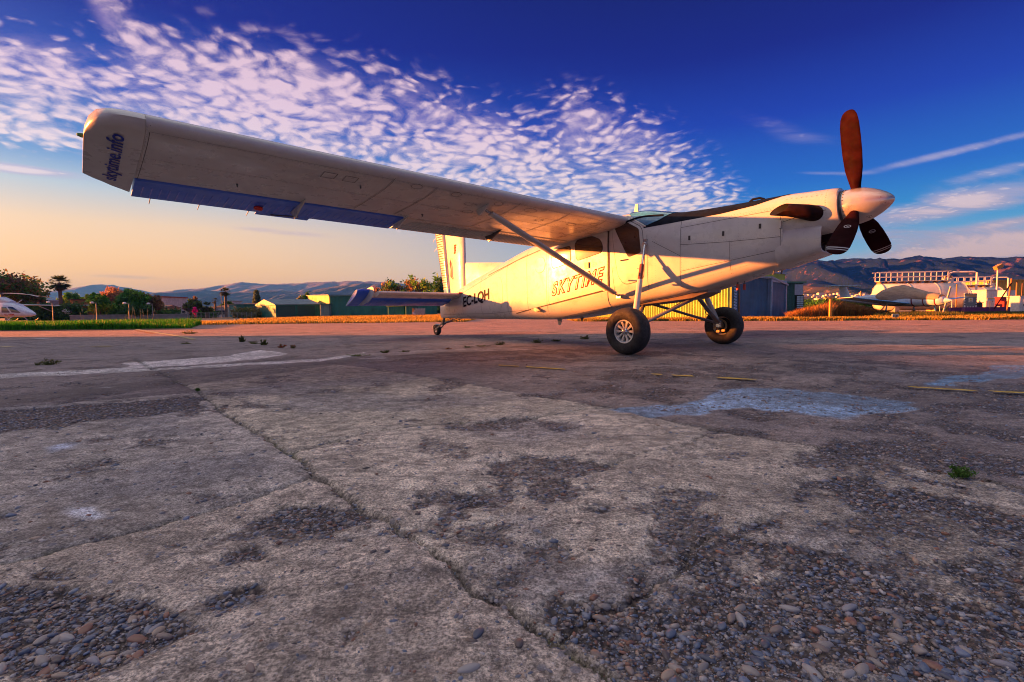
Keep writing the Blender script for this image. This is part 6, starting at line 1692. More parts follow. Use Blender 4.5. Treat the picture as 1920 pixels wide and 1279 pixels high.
# ---- sun-yellowed ribbed hangar and blue hangar behind the nose
M_RIBLIT = mat('sunlit_ribbed_sheet', (0.44, 0.56, 0.09), .55, var=.12, vscale=.8, dirt=(.25, .22, .06, .5), dscale=.7)  # the yellow is low sunlight painted into the sheet
M_BLUEW = mat('blue_metal_sheet', (0.03, 0.12, 0.24), .5, var=.2, vscale=.7, dirt=(.05, .12, .16, .6), dscale=.5)
M_BLUER = mat('pale_blue_roof', (0.20, 0.27, 0.36), .5, var=.15)
r3, L3, h3 = hangar('sunlit_ribbed_hangar', 'long ribbed hangar wall coloured sunlit yellow behind the landing gear', 1070, 1368, 520, 506, 47, 35.5, 9, M_RIBLIT, M_BLUER, .21, ribd=.10)
r4, L4, h4 = hangar('blue_hangar', 'blue corrugated hangar with a pale roof behind the nose of the aircraft', 1372, 1441, 512, 521, 35.6, 37.5, 8, M_BLUEW, M_BLUER, .16, ribd=.045, roof_rise=.5)
# blue louvre strip at the corner
mb = MB()
for k in range(14): mb.box((.22, -.10, .35 + k * .2), (.26, .05, .13), M=Matrix.Rotation(.35, 3, 'Y'))
mb.build('louvre_strip', mat('louvre_blue', (.18, .40, .62), .4), r4, smooth=False)
mb = MB(); mb.box((.62, -.11, h4 / 2), (.10, .06, h4)); mb.build('corner_post', mat('corner_olive', (.12, .10, .05), .7), r4, smooth=False)
r5, L5, h5 = hangar('blue_hangar', 'lower blue shed with a framed door right of the larger blue hangar', 1443, 1472, 522, 536, 37.2, 40.5, 6, mat('blue_sheet_light', (.05, .13, .24), .5, var=.2, vscale=.7, dirt=(.03, .07, .12, .6), dscale=.6), M_BLUER, .20, ribd=.04)
for x_ in (.12, L5 - .15): MB().box((x_, -.08, h5 * .46), (.22, .08, h5 * .92)).build('door_frame', mat('frame_pale_blue', (.16, .30, .46), .5, var=.2), r5, smooth=False)
MB().box((L5 / 2, -.08, h5 * .95), (L5 - .1, .09, .22)).build('lintel', mat('frame_pale_blue', (.16, .30, .46), .5), r5, smooth=False)
r6, L6, h6 = hangar('green_container', 'dark green container behind the lower blue shed', 1472, 1505, 531, 531, 44, 44, 3, mat('container_green', (.03, .10, .09), .6, var=.2), mat('container_roof', (.06, .18, .14), .6), .3, cat='container')
MB().box((L6 * .72, -.08, h6 * .80), (L6 * .46, .06, h6 * .32)).build('grey_panel', mat('panel_grey', (.30, .34, .42), .6), r6, smooth=False)
wf = MB().box((L6 * .78, -.09, h6 * .42), (L6 * .44, .08, h6 * .42)).build('window', M_HOLE, r6, smooth=False)
pane = None
for i in range(2):
    for j in range(6):
        if pane is None: pane = MB().box((0, 0, 0), (L6 * .17, .02, h6 * .045)).mesh('pane', mat('sky_glass', (.35, .5, .6), .2), False)
        q = link_mesh('pane', pane, wf); q.location = (L6 * (.69 + .19 * i), -.145, h6 * (.26 + .064 * j))
rm_ = thing('radio_mast', 'red and white painted mast rising behind the blue hangars', 'mast', pos(1460, 60)); hm = hgt(1460, 470, 60)
for k in range(10): MB().box((0, 0, hm * (k + .5) / 10), (.34, .34, hm / 10)).build('mast_section', mat('mast_red', (.55, .08, .05), .6) if k % 2 else mat('mast_white', (.7, .66, .62), .6), rm_, smooth=False)

# ---- lookup for the tall dry grass, verges
dry = [(0.50, 0.30, 0.05), (0.40, 0.24, 0.04), (0.52, 0.36, 0.08), (0.28, 0.17, 0.03)]
grn = [(0.030, 0.20, 0.006), (0.05, 0.26, 0.010), (0.018, 0.14, 0.006)]
def band(pxa, pxb, Ya, Yb, edge=.0):
    def f_(n):
        t = RNG.random(n); px = pxa + (pxb - pxa) * t; y = Ya + (Yb - Ya) * RNG.random(n)
        X = (px - 960) / F_PX * y * 1.0
        y2 = y + (fbm(X * .35, X * 0 + 3, 3) - .5) * 2.0 * edge
        return X, y2
    return f_
def stuff(o, lab, cat): return props(o, lab, cat, kind='stuff')
# green bank at left
def bank(n):
    X = RNG.uniform(-48, gx(352, 24), n * 2); Y = 24.2 + RNG.random(n * 2) ** 1.3 * 9 + (X + 15) * -0.02
    right = gx(352, 24); taper = np.clip((right - X) / 5, 0.02, 1)
    k = ((Y - 24.2) < 9 * taper) & (RNG.random(n * 2) < np.clip((right - X) / 2.5 + .15, 0, 1))
    return X[k][:n], Y[k][:n]
stuff(link_mesh('green_grass', blades('green_grass', 60000, bank, lambda X, Y: .20 + .34 * fbm(X * .3, Y * .2 + 4, 3) * np.clip((gx(352, 24) - X) / 4, .3, 1), grn, .016, .25)), 'lush green grass bank at the edge of the slab on the left', 'grass')
def dryband(n):
    X = RNG.uniform(-75, gx(880, 36), n); Y = RNG.uniform(33.5, 44, n) + np.clip(-X - 16, 0, 30) * -.12
    return X, Y
stuff(link_mesh('dry_grass', blades('dry_grass', 70000, dryband, lambda X, Y: .10 + .20 * fbm(X * .2, Y * .2, 3), dry + [(.20, .20, .03)], .030, .4, z=-.05)), 'band of yellow dry grass beyond the apron on the left', 'grass')
def dry2(n):
    X = RNG.uniform(gx(560, 60), gx(860, 60), n); Y = RNG.uniform(46, 72, n); return X, Y
stuff(link_mesh('dry_grass', blades('dry_grass', 26000, dry2, .32, dry, .04, .4, z=-.1)), 'far yellow grass in front of the green hangars', 'grass')
def verge(n):
    X = RNG.uniform(gx(1085, 30), gx(2050, 27), n); base = np.interp(X, [2, 8, 14, 22, 32], [31.5, 30.0, 27.5, 25.5, 25]); Y = base + RNG.random(n) ** 1.5 * 5 + (fbm(X * .8, X * 0, 3) - .5) * 1.5
    return X, Y
stuff(link_mesh('dry_grass', blades('dry_grass', 42000, verge, lambda X, Y: .10 + .16 * fbm(X * .6, Y * .3, 3), dry + [(.22, .22, .03), (.12, .14, .02)], .022, .45, z=-.05)), 'ragged strip of yellow weeds in front of the hangars and tanks', 'grass')
def tall(n):
    px = 1475 + 185 * RNG.random(n); Y = np.where(px < 1560, RNG.uniform(31, 38.5, n), RNG.uniform(35.5, 42, n)); X = (px - 960) / F_PX * Y; return X, Y
stuff(link_mesh('tall_dry_grass', blades('tall_dry_grass', 26000, tall, lambda X, Y: .35 + .85 * np.clip(1 - np.abs((X / Y * F_PX + 960) - 1565) / 95, 0.12, 1) * (.6 + .8 * fbm(X * .9, Y * .5, 3)), [(.34, .14, .04), (.28, .11, .03), (.36, .20, .06), (.18, .09, .03)], .018, .28, z=-.1)), 'tall rust orange dry grass under the wing of the covered aircraft', 'grass')
def tall2(n):
    px = 1640 + 165 * RNG.random(n); Y = RNG.uniform(30, 38, n); return (px - 960) / F_PX * Y, Y
stuff(link_mesh('green_grass', blades('green_grass', 12000, tall2, lambda X, Y: .15 + .45 * fbm(X * .9, Y * .5, 3), [(.05, .08, .015), (.08, .10, .02), (.2, .16, .04)], .016, .35, z=-.1)), 'dark green weeds beneath the covered aircraft', 'grass')
def tall3(n):
    px = 1800 + 220 * RNG.random(n); Y = RNG.uniform(31, 44, n); return (px - 960) / F_PX * Y, Y
stuff(link_mesh('green_grass', blades('green_grass', 12000, tall3, .22, [(.05, .08, .015), (.08, .10, .02)], .02, .35, z=-.05)), 'short dark green grass before the purple plinth', 'grass')
# single tall dry stalks in the left field
st_ = MB()
for px in (233, 236, 240, 243, 246, 255, 262, 270, 274, 278, 282, 152, 157, 172):
    p = pos(px + random.uniform(-2, 2), 33); p.z = 0
    h = random.uniform(.5, 1.25); a = random.uniform(-.3, .3)
    q = p + Vector((a, 0, h)); st_.tube(p, q, .012, .006, 4); st_.tube(q - Vector((a, 0, h)) * .22, q, .035, .01, 5)
stuff(st_.build('dry_stalks', mat('dry_stalk', (.34, .24, .10), .9)), 'tall dry seed stalks standing in the yellow grass on the left', 'weeds')

# weeds on the apron
def weed(label, px, py, w_px, h_px, cols, n=40, cat='weed'):
    p = g(px, py); Y = p.y; w = wid(w_px, Y); h = wid(h_px, Y)
    root = thing('weed', label, cat, (p.x, p.y, -.005))
    mb = MB(); pts = []
    for k in range(16):
        a = random.uniform(0, 6.28); r_ = random.uniform(.1, .5) * w; q = (math.cos(a) * r_, math.sin(a) * r_ * .4, h * random.uniform(.25, 1) * (1 - .8 * (r_ / w)))
        mb.path([(q[0] * .3, q[1] * .3, 0), (q[0] * .6, q[1] * .6, q[2] * .6), q], max(.0015, .0022 * h / .1) * .8, 4, False)
        for t in (.3, .55, .8, 1): pts.append((q[0] * (.3 + .7 * t), q[1] * (.3 + .7 * t), q[2] * t))
    mb.build('stem', mat('weed_stem', (.07, .08, .025), .8), root)
    link_mesh('leaves', leaves_mesh('leaves', pts, [random.choice(cols) for _ in pts], max(.004, h * .07), 9, (w * .035, w * .03, h * .06), droop=-.3), root)
WG = [(.045, .06, .015), (.06, .075, .02), (.09, .08, .03)]; WRD = [(.18, .03, .015), (.12, .05, .02), (.08, .07, .02)]
weed('dark low weed clump on the left slab, above the white joint', 92, 684, 46, 13, WG)
weed('tiny weed tuft left of the dark clump', 70, 685, 14, 7, WG)
weed('spiky green weed growing from the crack at lower right', 1800, 893, 74, 26, [(.035, .08, .012), (.05, .11, .02)])
weed('small green tuft in the joint crossing', 370, 732, 12, 6, [(.04, .09, .015)])
weed('weed on the slab edge at left, small thin one', 352, 645, 26, 5, WG)
weed('flat weed on the left slab edge where the green bank ends', 356, 626, 34, 8, WG + [(.2, .14, .04)])
weed('upright stalk weed on the shadow side left of the tail', 453, 641, 14, 15, WG)
weed('low weed row right of the upright stalk', 475, 645, 36, 7, WG)
weed('second upright weed left of the tail', 495, 647, 14, 15, WG)
weed('reddish weed with pale stalks', 527, 652, 20, 9, WRD)
weed('red and green weed tuft', 550, 653, 14, 8, WRD + WG)
weed('long low green weed mat on the pale crumbled edge', 670, 668, 70, 7, [(.05, .10, .02), (.09, .1, .03)])
weed('dark weed clump left of the reddish one', 722, 662, 22, 8, WG)
weed('dark flat weed by the crumbled edge', 757, 660, 28, 6, WG)
weed('low reddish weed left of the main wheel', 841, 655, 22, 5, WRD)
weed('thin straggling weed line near the reddish weed', 875, 652, 26, 5, WG)
weed('green gold weed in the middle of the line', 906, 650, 30, 5, WG + [(.14, .12, .03)])
weed('bushy weed midway between tail wheel and main wheel', 938, 647, 22, 8, WG)
weed('wide low weed left of the smaller tuft near the main wheel', 1008, 643, 34, 9, WG)
weed('smaller tuft left of the main wheel', 1044, 640, 22, 7, WG)
weed('nearest tuft to the main wheel', 1098, 636, 24, 9, WG)

# ---- parked light aircraft
def airfoil_ring(a, b, h, nd):
    a, b, nd = Vector(a), Vector(b), Vector(nd)
    prof = [(0, 0), (.02, .5), (.10, .9), (.3, 1), (.6, .7), (1, .05)]
    return [a.lerp(b, c) + nd * h * y for c, y in prof] + [a.lerp(b, c) - nd * h * .6 * y for c, y in reversed(prof[1:])]
def body_loft(secs, n=18, e=2.4):
    out = []
    for x, zc, hw, hh in secs:
        out.append([Vector((x, math.copysign(abs(math.cos(t)) ** (2 / e), math.cos(t)) * hw, zc + math.copysign(abs(math.sin(t)) ** (2 / e), math.sin(t)) * hh)) for t in np.linspace(0, 2 * math.pi, n, endpoint=False)])
    return out
def small_plane(label, loc, rz, col, stripe, high=True):
    root = thing('light_aircraft', label, 'aircraft', loc, rz, None)
    wm = mat('light_aircraft_white', (.62, .64, .68), .35); cm = mat('light_aircraft_' + col[0], col[1], .35)
    MB().loft(body_loft([(-4.6, 1.25, .06, .12), (-3.2, 1.22, .20, .24), (-1.4, 1.25, .45, .48), (0, 1.35, .55, .62), (1.0, 1.20, .52, .50), (2.0, 1.12, .42, .38), (2.35, 1.1, .2, .2)])).build('fuselage', wm, root, ang=60)
    MB().loft(body_loft([(-4.5, 1.2, .075, .05), (-3.2, 1.17, .215, .07), (-1.4, 1.15, .465, .09), (0, 1.12, .565, .10), (1.4, 1.08, .50, .09), (2.1, 1.08, .41, .08)])).build('painted_band', cm, root, ang=60)
    MB().loft(body_loft([(-.8, 1.62, .40, .28), (0, 1.70, .50, .28), (.7, 1.62, .48, .22), (1.05, 1.5, .40, .10)])).build('cabin_windows', mat('dark_window_glass', (0.03, 0.04, 0.05), .15), root, ang=60)
    zz_ = 2.03
    mb = MB(); mb.loft([airfoil_ring((.75, y, zz_ + abs(y) * .02), (-.75, y, zz_ - .05 + abs(y) * .02), .09, (0, 0, 1)) for y in (-5.4, -2.5, 0, 2.5, 5.4)]); mb.build('wing', wm, root, ang=50)
    mb = MB(); mb.loft([airfoil_ring((-3.9, y, 1.35), (-4.7, y, 1.32), .04, (0, 0, 1)) for y in (-1.7, 0, 1.7)]); mb.build('tailplane', wm, root, ang=50)
    mb = MB(); mb.loft([airfoil_ring((-3.6, 0, 1.3), (-4.6, 0, 1.3), .05, (0, 1, 0)), airfoil_ring((-4.4, 0, 2.6), (-4.95, 0, 2.6), .03, (0, 1, 0))]); mb.build('fin', cm, root, ang=50)
    for sd in (1, -1): mb = MB(); mb.tube((.1, sd * .5, .95), (.0, sd * 2.5, 1.98), .05, n=8); mb.build('wing_strut', wm, root)
    for x, y in ((-.3, 1.1), (-.3, -1.1), (1.6, 0)):
        mb = MB(); mb.revolve([(-.07, .06), (-.08, .19), (0, .21), (.08, .19), (.07, .06)], (x, y, .21), (0, 1, 0), 16); mb.build('wheel', M_RUBBER, root)
        mb = MB(); mb.tube((x, y, .21), (x * .6, y * .4, .95), .04, n=6); mb.build('leg', wm, root)
    mb = MB(); mb.box((2.45, 0, 1.1), (.05, .14, 1.85), M=Matrix.Rotation(.6, 3, 'X')); mb.build('propeller', M_STEEL, root)
    mb = MB(); mb.revolve([(0, .16), (.12, .13), (.26, .02)], (2.35, 0, 1.1), (1, 0, 0), 14); mb.build('spinner', cm, root)
    return root
small_plane('small high wing aircraft with a blue band, just right of the helicopter nose', (gx(80, 84), 84, 0), R(-25), ('blue', (.05, .12, .34)), 0)
small_plane('small high wing aircraft with a dark red band, right of the blue banded one', (gx(112, 74), 74, 0), R(-18), ('red', (.28, .05, .06)), 0)

# ---- helicopter, cut by the left edge
hl = thing('helicopter', 'white and pale blue helicopter parked at the left edge, nose to the right', 'helicopter', (gx(18, 58), 58, 0), R(-8))
M_HW = mat('helicopter_white', (.55, .62, .74), .3, coat=.3); M_HG = mat('helicopter_glass', (.02, .04, .10), .08, coat=.6)
SECH = [(-4.2, 1.65, .30, .35), (-3.0, 1.55, .62, .62), (-1.5, 1.42, .80, .82), (0, 1.36, .84, .86), (1.0, 1.28, .80, .78), (1.8, 1.10, .66, .58), (2.6, .92, .45, .38), (3.15, .82, .24, .20), (3.42, .78, .06, .05)]
MB().loft(body_loft(SECH, 26, 2.8)).build('fuselage', M_HW, hl, ang=60)
MB().loft(body_loft([(-6.0, 1.95, .22, .24), (-9.5, 2.1, .12, .14)], 14)).build('tail_boom', M_HW, hl, ang=60)
MB().loft(body_loft([(-4.3, 1.75, .28, .32), (-6.05, 1.95, .22, .24)], 14)).build('tail_cone', M_HW, hl, ang=60)
MB().loft(body_loft([(-3.4, 2.25, .25, .22), (-2.0, 2.45, .45, .42), (-.6, 2.42, .48, .40), (.5, 2.2, .35, .14)], 18)).build('engine_cowling', M_HW, hl, ang=60)
def hs(x, z):
    for (x0, c0, w0, h0), (x1, c1, w1, h1) in zip(SECH[:-1], SECH[1:]):
        if x0 <= x <= x1:
            t = (x - x0) / (x1 - x0); c_, w_, h_ = c0 + (c1 - c0) * t, w0 + (w1 - w0) * t, h0 + (h1 - h0) * t
            return w_ * (1 - min(.999, abs(z - c_) / h_) ** 2.8) ** (1 / 2.8)
    return .5
def hdrape(name, poly, m_, off, sd=-1):
    bm = bmesh.new(); vs = [bm.verts.new((p[0], 0, p[1])) for p in poly]; bm.faces.new(vs)
    for ax in (0, 2):
        lo_, hi_ = min(p[0 if ax == 0 else 1] for p in poly), max(p[0 if ax == 0 else 1] for p in poly)
        for i in range(1, 6):
            co = [0, 0, 0]; co[ax] = lo_ + (hi_ - lo_) * i / 6; no = [0, 0, 0]; no[ax] = 1
            bmesh.ops.bisect_plane(bm, geom=bm.verts[:] + bm.edges[:] + bm.faces[:], plane_co=co, plane_no=no)
    for v in bm.verts: v.co = (v.co.x, sd * (hs(v.co.x, v.co.z) + off), v.co.z)
    me = bpy.data.meshes.new(name); bm.to_mesh(me); bm.free(); me.materials.append(m_); return link_mesh(name, me, hl)
for sd in (-1, 1):
    hdrape('side_window', rounded([(-1.9, 1.02), (-1.85, 1.66), (-.30, 1.68), (-.18, 1.02)], .12), M_HG, .012, sd)
    hdrape('side_window', rounded([(.02, 1.02), (.06, 1.66), (.62, 1.66), (1.08, 1.02)], .10), M_HG, .012, sd)
    hdrape('windshield', rounded([(.80, 1.68), (1.26, 1.04), (2.20, .98), (1.80, 1.34), (1.30, 1.66)], .05), M_HG, .014, sd)
    hdrape('red_stripe', [(-3.0, .86), (-3.0, .93), (-.5, .90), (-.5, .83)], mat('helicopter_red', (.45, .03, .08), .4), .01, sd)
def hf(u, v): return Vector((.25 + u, -(hs(.25 + u, .70 + v) + .015), .70 + v))
letter('lettering', 'EC-ESM', hf, mat('helicopter_red', (.45, .03, .08), .4), hl, 1.15, 0, .03, .26)
mb = MB(); mb.tube((-1.0, 0, 2.7), (-1.0, 0, 3.25), .09, n=10); mb.tube((-1.0, 0, 3.1), (-1.0, 0, 3.3), .26, .22, 14); mb.build('rotor_mast', M_STEEL, hl)
for k in range(4):
    a = R(-4 + 90 * k); rr = []
    for r_, dz_ in ((.3, 0), (1.5, .0), (3.0, -.08), (4.4, -.25), (5.4, -.46)):
        c_, s_ = math.cos(a), math.sin(a); rr.append([Vector((-1.0 + c_ * r_ - s_ * q, s_ * r_ + c_ * q, 3.22 + dz_ + w)) for q, w in ((-.14, 0), (0, .03), (.14, 0), (0, -.02))])
    MB().loft(rr).build('rotor_blade', mat('rotor_pale', (.50, .48, .46), .5), hl, ang=60)
for sd in (1, -1):
    mb = MB(); mb.path([(-2.2, sd * 1.05, .08), (1.9, sd * 1.05, .08), (2.3, sd * 1.05, .22), (2.45, sd * 1.05, .36)], .045, 8); mb.build('skid', M_STEEL, hl)
    for x in (-1.4, 1.0): mb = MB(); mb.path([(x, sd * .3, .62), (x, sd * .75, .45), (x, sd * 1.05, .10)], .04, 7); mb.build('skid_strut', M_HW, hl)
mb = MB(); mb.path([(1.0, -.2, 2.05), (1.5, -.2, 2.15), (2.0, -.2, 2.45)], .03, 6); mb.build('wire_cutter', M_HW, hl)
mb = MB(); mb.tube((-3.2, -.0, 2.9), (.6, .0, 2.95), .02, n=4)

# ---- covered low wing aircraft with a T tail
cp = thing('covered_aircraft', 'low wing aircraft under a beige cover, with a T shaped tail', 'aircraft', (gx(1690, 36), 36, .0), R(-72))
M_LB = mat('pale_blue_white', (.42, .52, .62), .35, coat=.2); M_COV = mat('beige_canvas', (.30, .22, .16), .9, var=.2, vscale=3, bump=.8, bscale=6, stretch=(1, 1, 3)); M_STRAP = mat('dark_red_strap', (.14, .01, .02), .8)
BS = [(-4.6, 1.25, .10, .15), (-3.2, 1.20, .26, .26), (-1.6, 1.15, .45, .42), (-.3, 1.15, .56, .50), (.8, 1.10, .56, .46), (1.8, 1.05, .50, .42), (2.5, 1.02, .38, .34), (2.75, 1.0, .22, .22)]
MB().loft(body_loft(BS, 22)).build('fuselage', M_LB, cp, ang=60)
cs_ = [(-1.6, 1.30, .40, .34), (-1.3, 1.36, .50, .50), (-.6, 1.42, .60, .66), (.1, 1.44, .62, .72), (.9, 1.36, .60, .52), (1.6, 1.28, .56, .36), (2.3, 1.22, .46, .28), (2.55, 1.18, .35, .22)]
rr = body_loft(cs_, 30, 2.2)
for i, r_ in enumerate(rr):
    for v in r_:
        f_ = 1 + .05 * math.sin(v.z * 9 + i * 2.1) + .04 * math.sin(v.y * 11 + i); v.y *= f_
MB().loft(rr).build('canvas_cover', M_COV, cp, ang=60)
for x in (-1.25, 1.0, 1.7, 2.35):
    q = [(x + d_, zc, hw + .02, hh + .02) for d_ in (-.03, .03) for (_, zc, hw, hh) in [(0, float(np.interp(x, [b_[0] for b_ in BS], [b_[1] for b_ in BS])), float(np.interp(x, [b_[0] for b_ in BS], [b_[2] for b_ in BS])), float(np.interp(x, [b_[0] for b_ in BS], [b_[3] for b_ in BS])))]]
    MB().loft(body_loft(q, 22)).build('strap', M_STRAP, cp, ang=60)
for sd in (1, -1):
    mb = MB(); mb.loft([airfoil_ring((.9 - .02 * abs(y), sd * y, .80 + abs(y) * .085), (-.75 + .08 * abs(y), sd * y, .76 + abs(y) * .085), .10 - .012 * abs(y), (0, 0, 1)) for y in (.3, 1.5, 3.4, 5.2)]); w_o = mb.build('wing', mat('sky_blue_wing', (.14, .38, .72), .3, coat=.3), cp, ang=50)
    mb = MB(); mb.loft([airfoil_ring((.82, sd * y, .80 + y * .085), (-.34, sd * y, .76 + y * .085), .042 - .03 * (y - 5.2), (0, 0, 1)) for y in (5.19, 5.5, 5.7)]); mb.build('wing_tip', mat('wing_tip_cream', (.62, .5, .4), .4), w_o, ang=50)
    mb = MB(); mb.revolve([(-.06, .05), (-.07, .17), (0, .20), (.07, .17), (.06, .05)], (-.1, sd * 1.4, .2), (0, 1, 0), 16); mb.build('wheel', M_RUBBER, cp)
    mb = MB(); mb.tube((-.1, sd * 1.4, .2), (-.05, sd * 1.35, .85), .05, n=8); mb.build('leg', M_LB, cp)
mb = MB(); mb.tube((2.2, 0, .18), (2.1, 0, .75), .045, n=8); mb.build('leg', mat('cyan_leg', (.1, .4, .6), .4), cp); mb = MB(); mb.revolve([(-.05, .05), (-.06, .15), (0, .17), (.06, .15), (.05, .05)], (2.2, 0, .17), (0, 1, 0), 16); mb.build('wheel', M_RUBBER, cp)
mb = MB(); mb.loft([airfoil_ring((-3.7, 0, 1.25), (-4.7, 0, 1.25), .07, (0, 1, 0)), airfoil_ring((-4.25, 0, 2.25), (-4.85, 0, 2.25), .05, (0, 1, 0))]); mb.build('fin', M_LB, cp, ang=50)
mb = MB(); mb.loft([airfoil_ring((-4.2, y, 2.28), (-4.95, y, 2.27), .045, (0, 0, 1)) for y in (-1.6, -.5, .5, 1.6)]); mb.build('tailplane', mat('teal_white_tail', (.30, .46, .50), .35), cp, ang=50)
mb = MB(); mb.revolve([(0, .20), (.12, .17), (.28, .10), (.42, .02)], (2.75, 0, 1.0), (1, 0, 0), 16); mb.build('spinner', M_LB, cp)
mb = MB()
for a in (R(20), R(200)): mb.box(Vector((2.84, 0, 1.0)) + Vector((0, math.sin(a) * .5, math.cos(a) * .5)), (.05, .13, .92), M=Matrix.Rotation(-a, 3, 'X'))
mb.build('propeller', mat('propeller_cream', (.55, .42, .28), .4), cp)
mb = MB(); mb.loft(body_loft([(2.3, 1.18, .30, .26), (2.62, 1.12, .24, .22)], 14)); mb.build('engine_cover', mat('orange_cloth', (.45, .20, .06), .9), cp)

# ---- orange marker post and small plate
r_ = thing('marker_post', 'yellow orange post with a short arm standing in the dry grass', 'post', (gx(1557, 29.5), 29.5, -.05)); h = hgt(1557, 557, 29.5)
om = mat('yellow_post_paint', (.62, .30, .04), .6); MB().box((0, 0, h / 2), (.12, .12, h)).build('post', om, r_, smooth=False); MB().box((-.16, 0, h + .0), (.42, .14, .08)).build('arm', om, r_, smooth=False)
r_ = thing('ground_sign', 'small pale plate with dark figures lying in the weeds', 'sign', (gx(1679, 27.6), 27.6, .02)); MB().box((0, 0, .13), (.36, .04, .22)).build('board', mat('plate_pale', (.42, .50, .42), .7), r_, smooth=False)
def pf(u, v): return Vector((-.15 + u, -.024, .07 + v))
letter('lettering', '7182', pf, M_INK, r_, .30, 0, .02, .15)
for x in (-.12, .12): MB().box((x, .03, .06), (.03, .03, .16)).build('peg', M_STEEL, r_, smooth=False)

# ---- fuel tanks
M_TANK = mat('tank_cream', (.58, .54, .50), .45, var=.08, vscale=1.5, dirt=(.36, .28, .22, .5), dscale=1.2); M_RAIL = mat('rail_white', (.66, .60, .56), .5)
def tank(label, px, py, Y, L, r_, rz, rails=True, pipe=True):
    c = P(px, py, Y); root = thing('fuel_tank', label, 'fuel tank', (c.x, c.y, 0), rz); zc = c.z
    mb = MB(); mb.revolve([(-L / 2 - .35, 0.01), (-L / 2 - .30, r_ * .45), (-L / 2 - .18, r_ * .8), (-L / 2, r_), (-L / 6, r_), (L / 6, r_), (L / 2, r_), (L / 2 + .18, r_ * .8), (L / 2 + .30, r_ * .45), (L / 2 + .35, .01)], (0, 0, zc), (1, 0, 0), 40); mb.build('shell', M_TANK, root, ang=60)
    mb = MB()
    for x in (-L / 2, -L / 6, L / 6, L / 2): mb.revolve([(x - .03, r_ + .001), (x - .03, r_ + .025), (x + .03, r_ + .025), (x + .03, r_ + .001)], (0, 0, zc), (1, 0, 0), 40)
    mb.build('hoop', M_TANK, root, ang=40)
    for x in (-L * .33, L * .33): MB().box((x, 0, (zc - r_ * .5) / 2), (.4, r_ * 1.5, zc - r_ * .5)).build('saddle', M_wall('grey_concrete_wall', (.26, .24, .22)), root, smooth=False)
    if rails:
        zt = zc + r_ + .22
        MB().box((-.1 * L, 0, zt), (L * .85, .9, .06)).build('catwalk', M_RAIL, root, smooth=False)
        mb = MB()
        for y in (-.45, .45):
            for zz_, e in ((zt + .45, 0), (zt + .95, .25)): mb.box((-.1 * L, y, zz_), (L * .88 + e, .07, .07))
        mb.build('handrail', M_RAIL, root, smooth=False)
        pm_ = None
        for k in range(7):
            for y in (-.45, .45):
                if pm_ is None: pm_ = MB().box((0, 0, .48), (.07, .07, .96)).mesh('rail_post', M_RAIL, False)
                o = link_mesh('rail_post', pm_, root); o.location = (-.1 * L - L * .42 + L * .84 * k / 6, y, zt)
        mb = MB()
        for k in range(9): mb.box((-.1 * L - L * .40 + L * .8 * k / 8, 0, zt - .12), (.12, .7, .16))
        mb.build('catwalk_bracket', mat('rust_orange', (.35, .16, .05), .8), root, smooth=False)
    mb = MB(); mb.tube((L * .36, 0, zc + r_ - .05), (L * .36, 0, zc + r_ + .35), .42, n=24); mb.tube((L * .36, 0, zc + r_ + .35), (L * .36, 0, zc + r_ + .42), .50, n=24); mb.build('manhole', M_TANK, root)
    for a in range(6): mb = MB(); mb.tube((L * .36 + .3 * math.cos(a), .3 * math.sin(a), zc + r_ + .4), (L * .36 + .3 * math.cos(a), .3 * math.sin(a), zc + r_ + .68), .07, n=8); mb.build('valve', mat('valve_brass', (.50, .26, .10), .5, metal=.3), root)
    if pipe:
        mb = MB(); q = [(L * .36, -.2, zc + r_ + .3), (L * .36, -.25, zc + r_ + .95), (L * .40, -.3, zc + r_ + 1.05), (L * .62, -.5, zc + r_ + 1.05), (L * .66, -.5, zc + r_ + .95), (L * .66, -.5, zc - .2)]; mb.path(q, .09, 10); mb.build('vent_pipe', M_RAIL, root)
    return root, zc
tank('large cream fuel tank behind the covered aircraft, leftmost of the three', 1722, 556, 54, 7.6, 1.42, R(-10))
tank('second cream fuel tank, between the warning sign and the first tank', 1822, 560, 60, 5.0, 1.35, R(-10))
tank('rearmost cream fuel tank with a tall vent pipe', 1862, 563, 66, 5.0, 1.25, R(-10))
r_ = thing('tank_sign', 'long red sign with dark letters fixed on a rail before the first fuel tank', 'sign', (gx(1774, 51), 51, 0)); MB().box((0, 0, 1.36), (1.45, .04, .18)).build('board', mat('sign_crimson', (.35, .02, .06), .5), r_, smooth=False)
for x in (-.6, .6): MB().box((x, .05, .65), (.05, .05, 1.4)).build('post', M_RAIL, r_, smooth=False)
letter('lettering', 'HIDROCARBUROS', lambda u, v: Vector((-.6 + u, -.028, 1.31 + v)), mat('pale_pink_print', (.6, .35, .4), .5), r_, 1.2, 0, 0, .13)
# plinth
r_ = thing('purple_plinth', 'low purple painted kerb wall round the fuel tanks', 'wall', (0, 0, 0)); pu = mat('purple_paint', (.10, .015, .12), .6, var=.15, dirt=(.2, .15, .15, .5), dscale=1.5)
a, b = pos(1780, 46), pos(1905, 46); MB().box(((a.x + b.x) / 2, 46, .18), (b.x - a.x, .3, .62)).build('kerb', pu, r_, smooth=False)
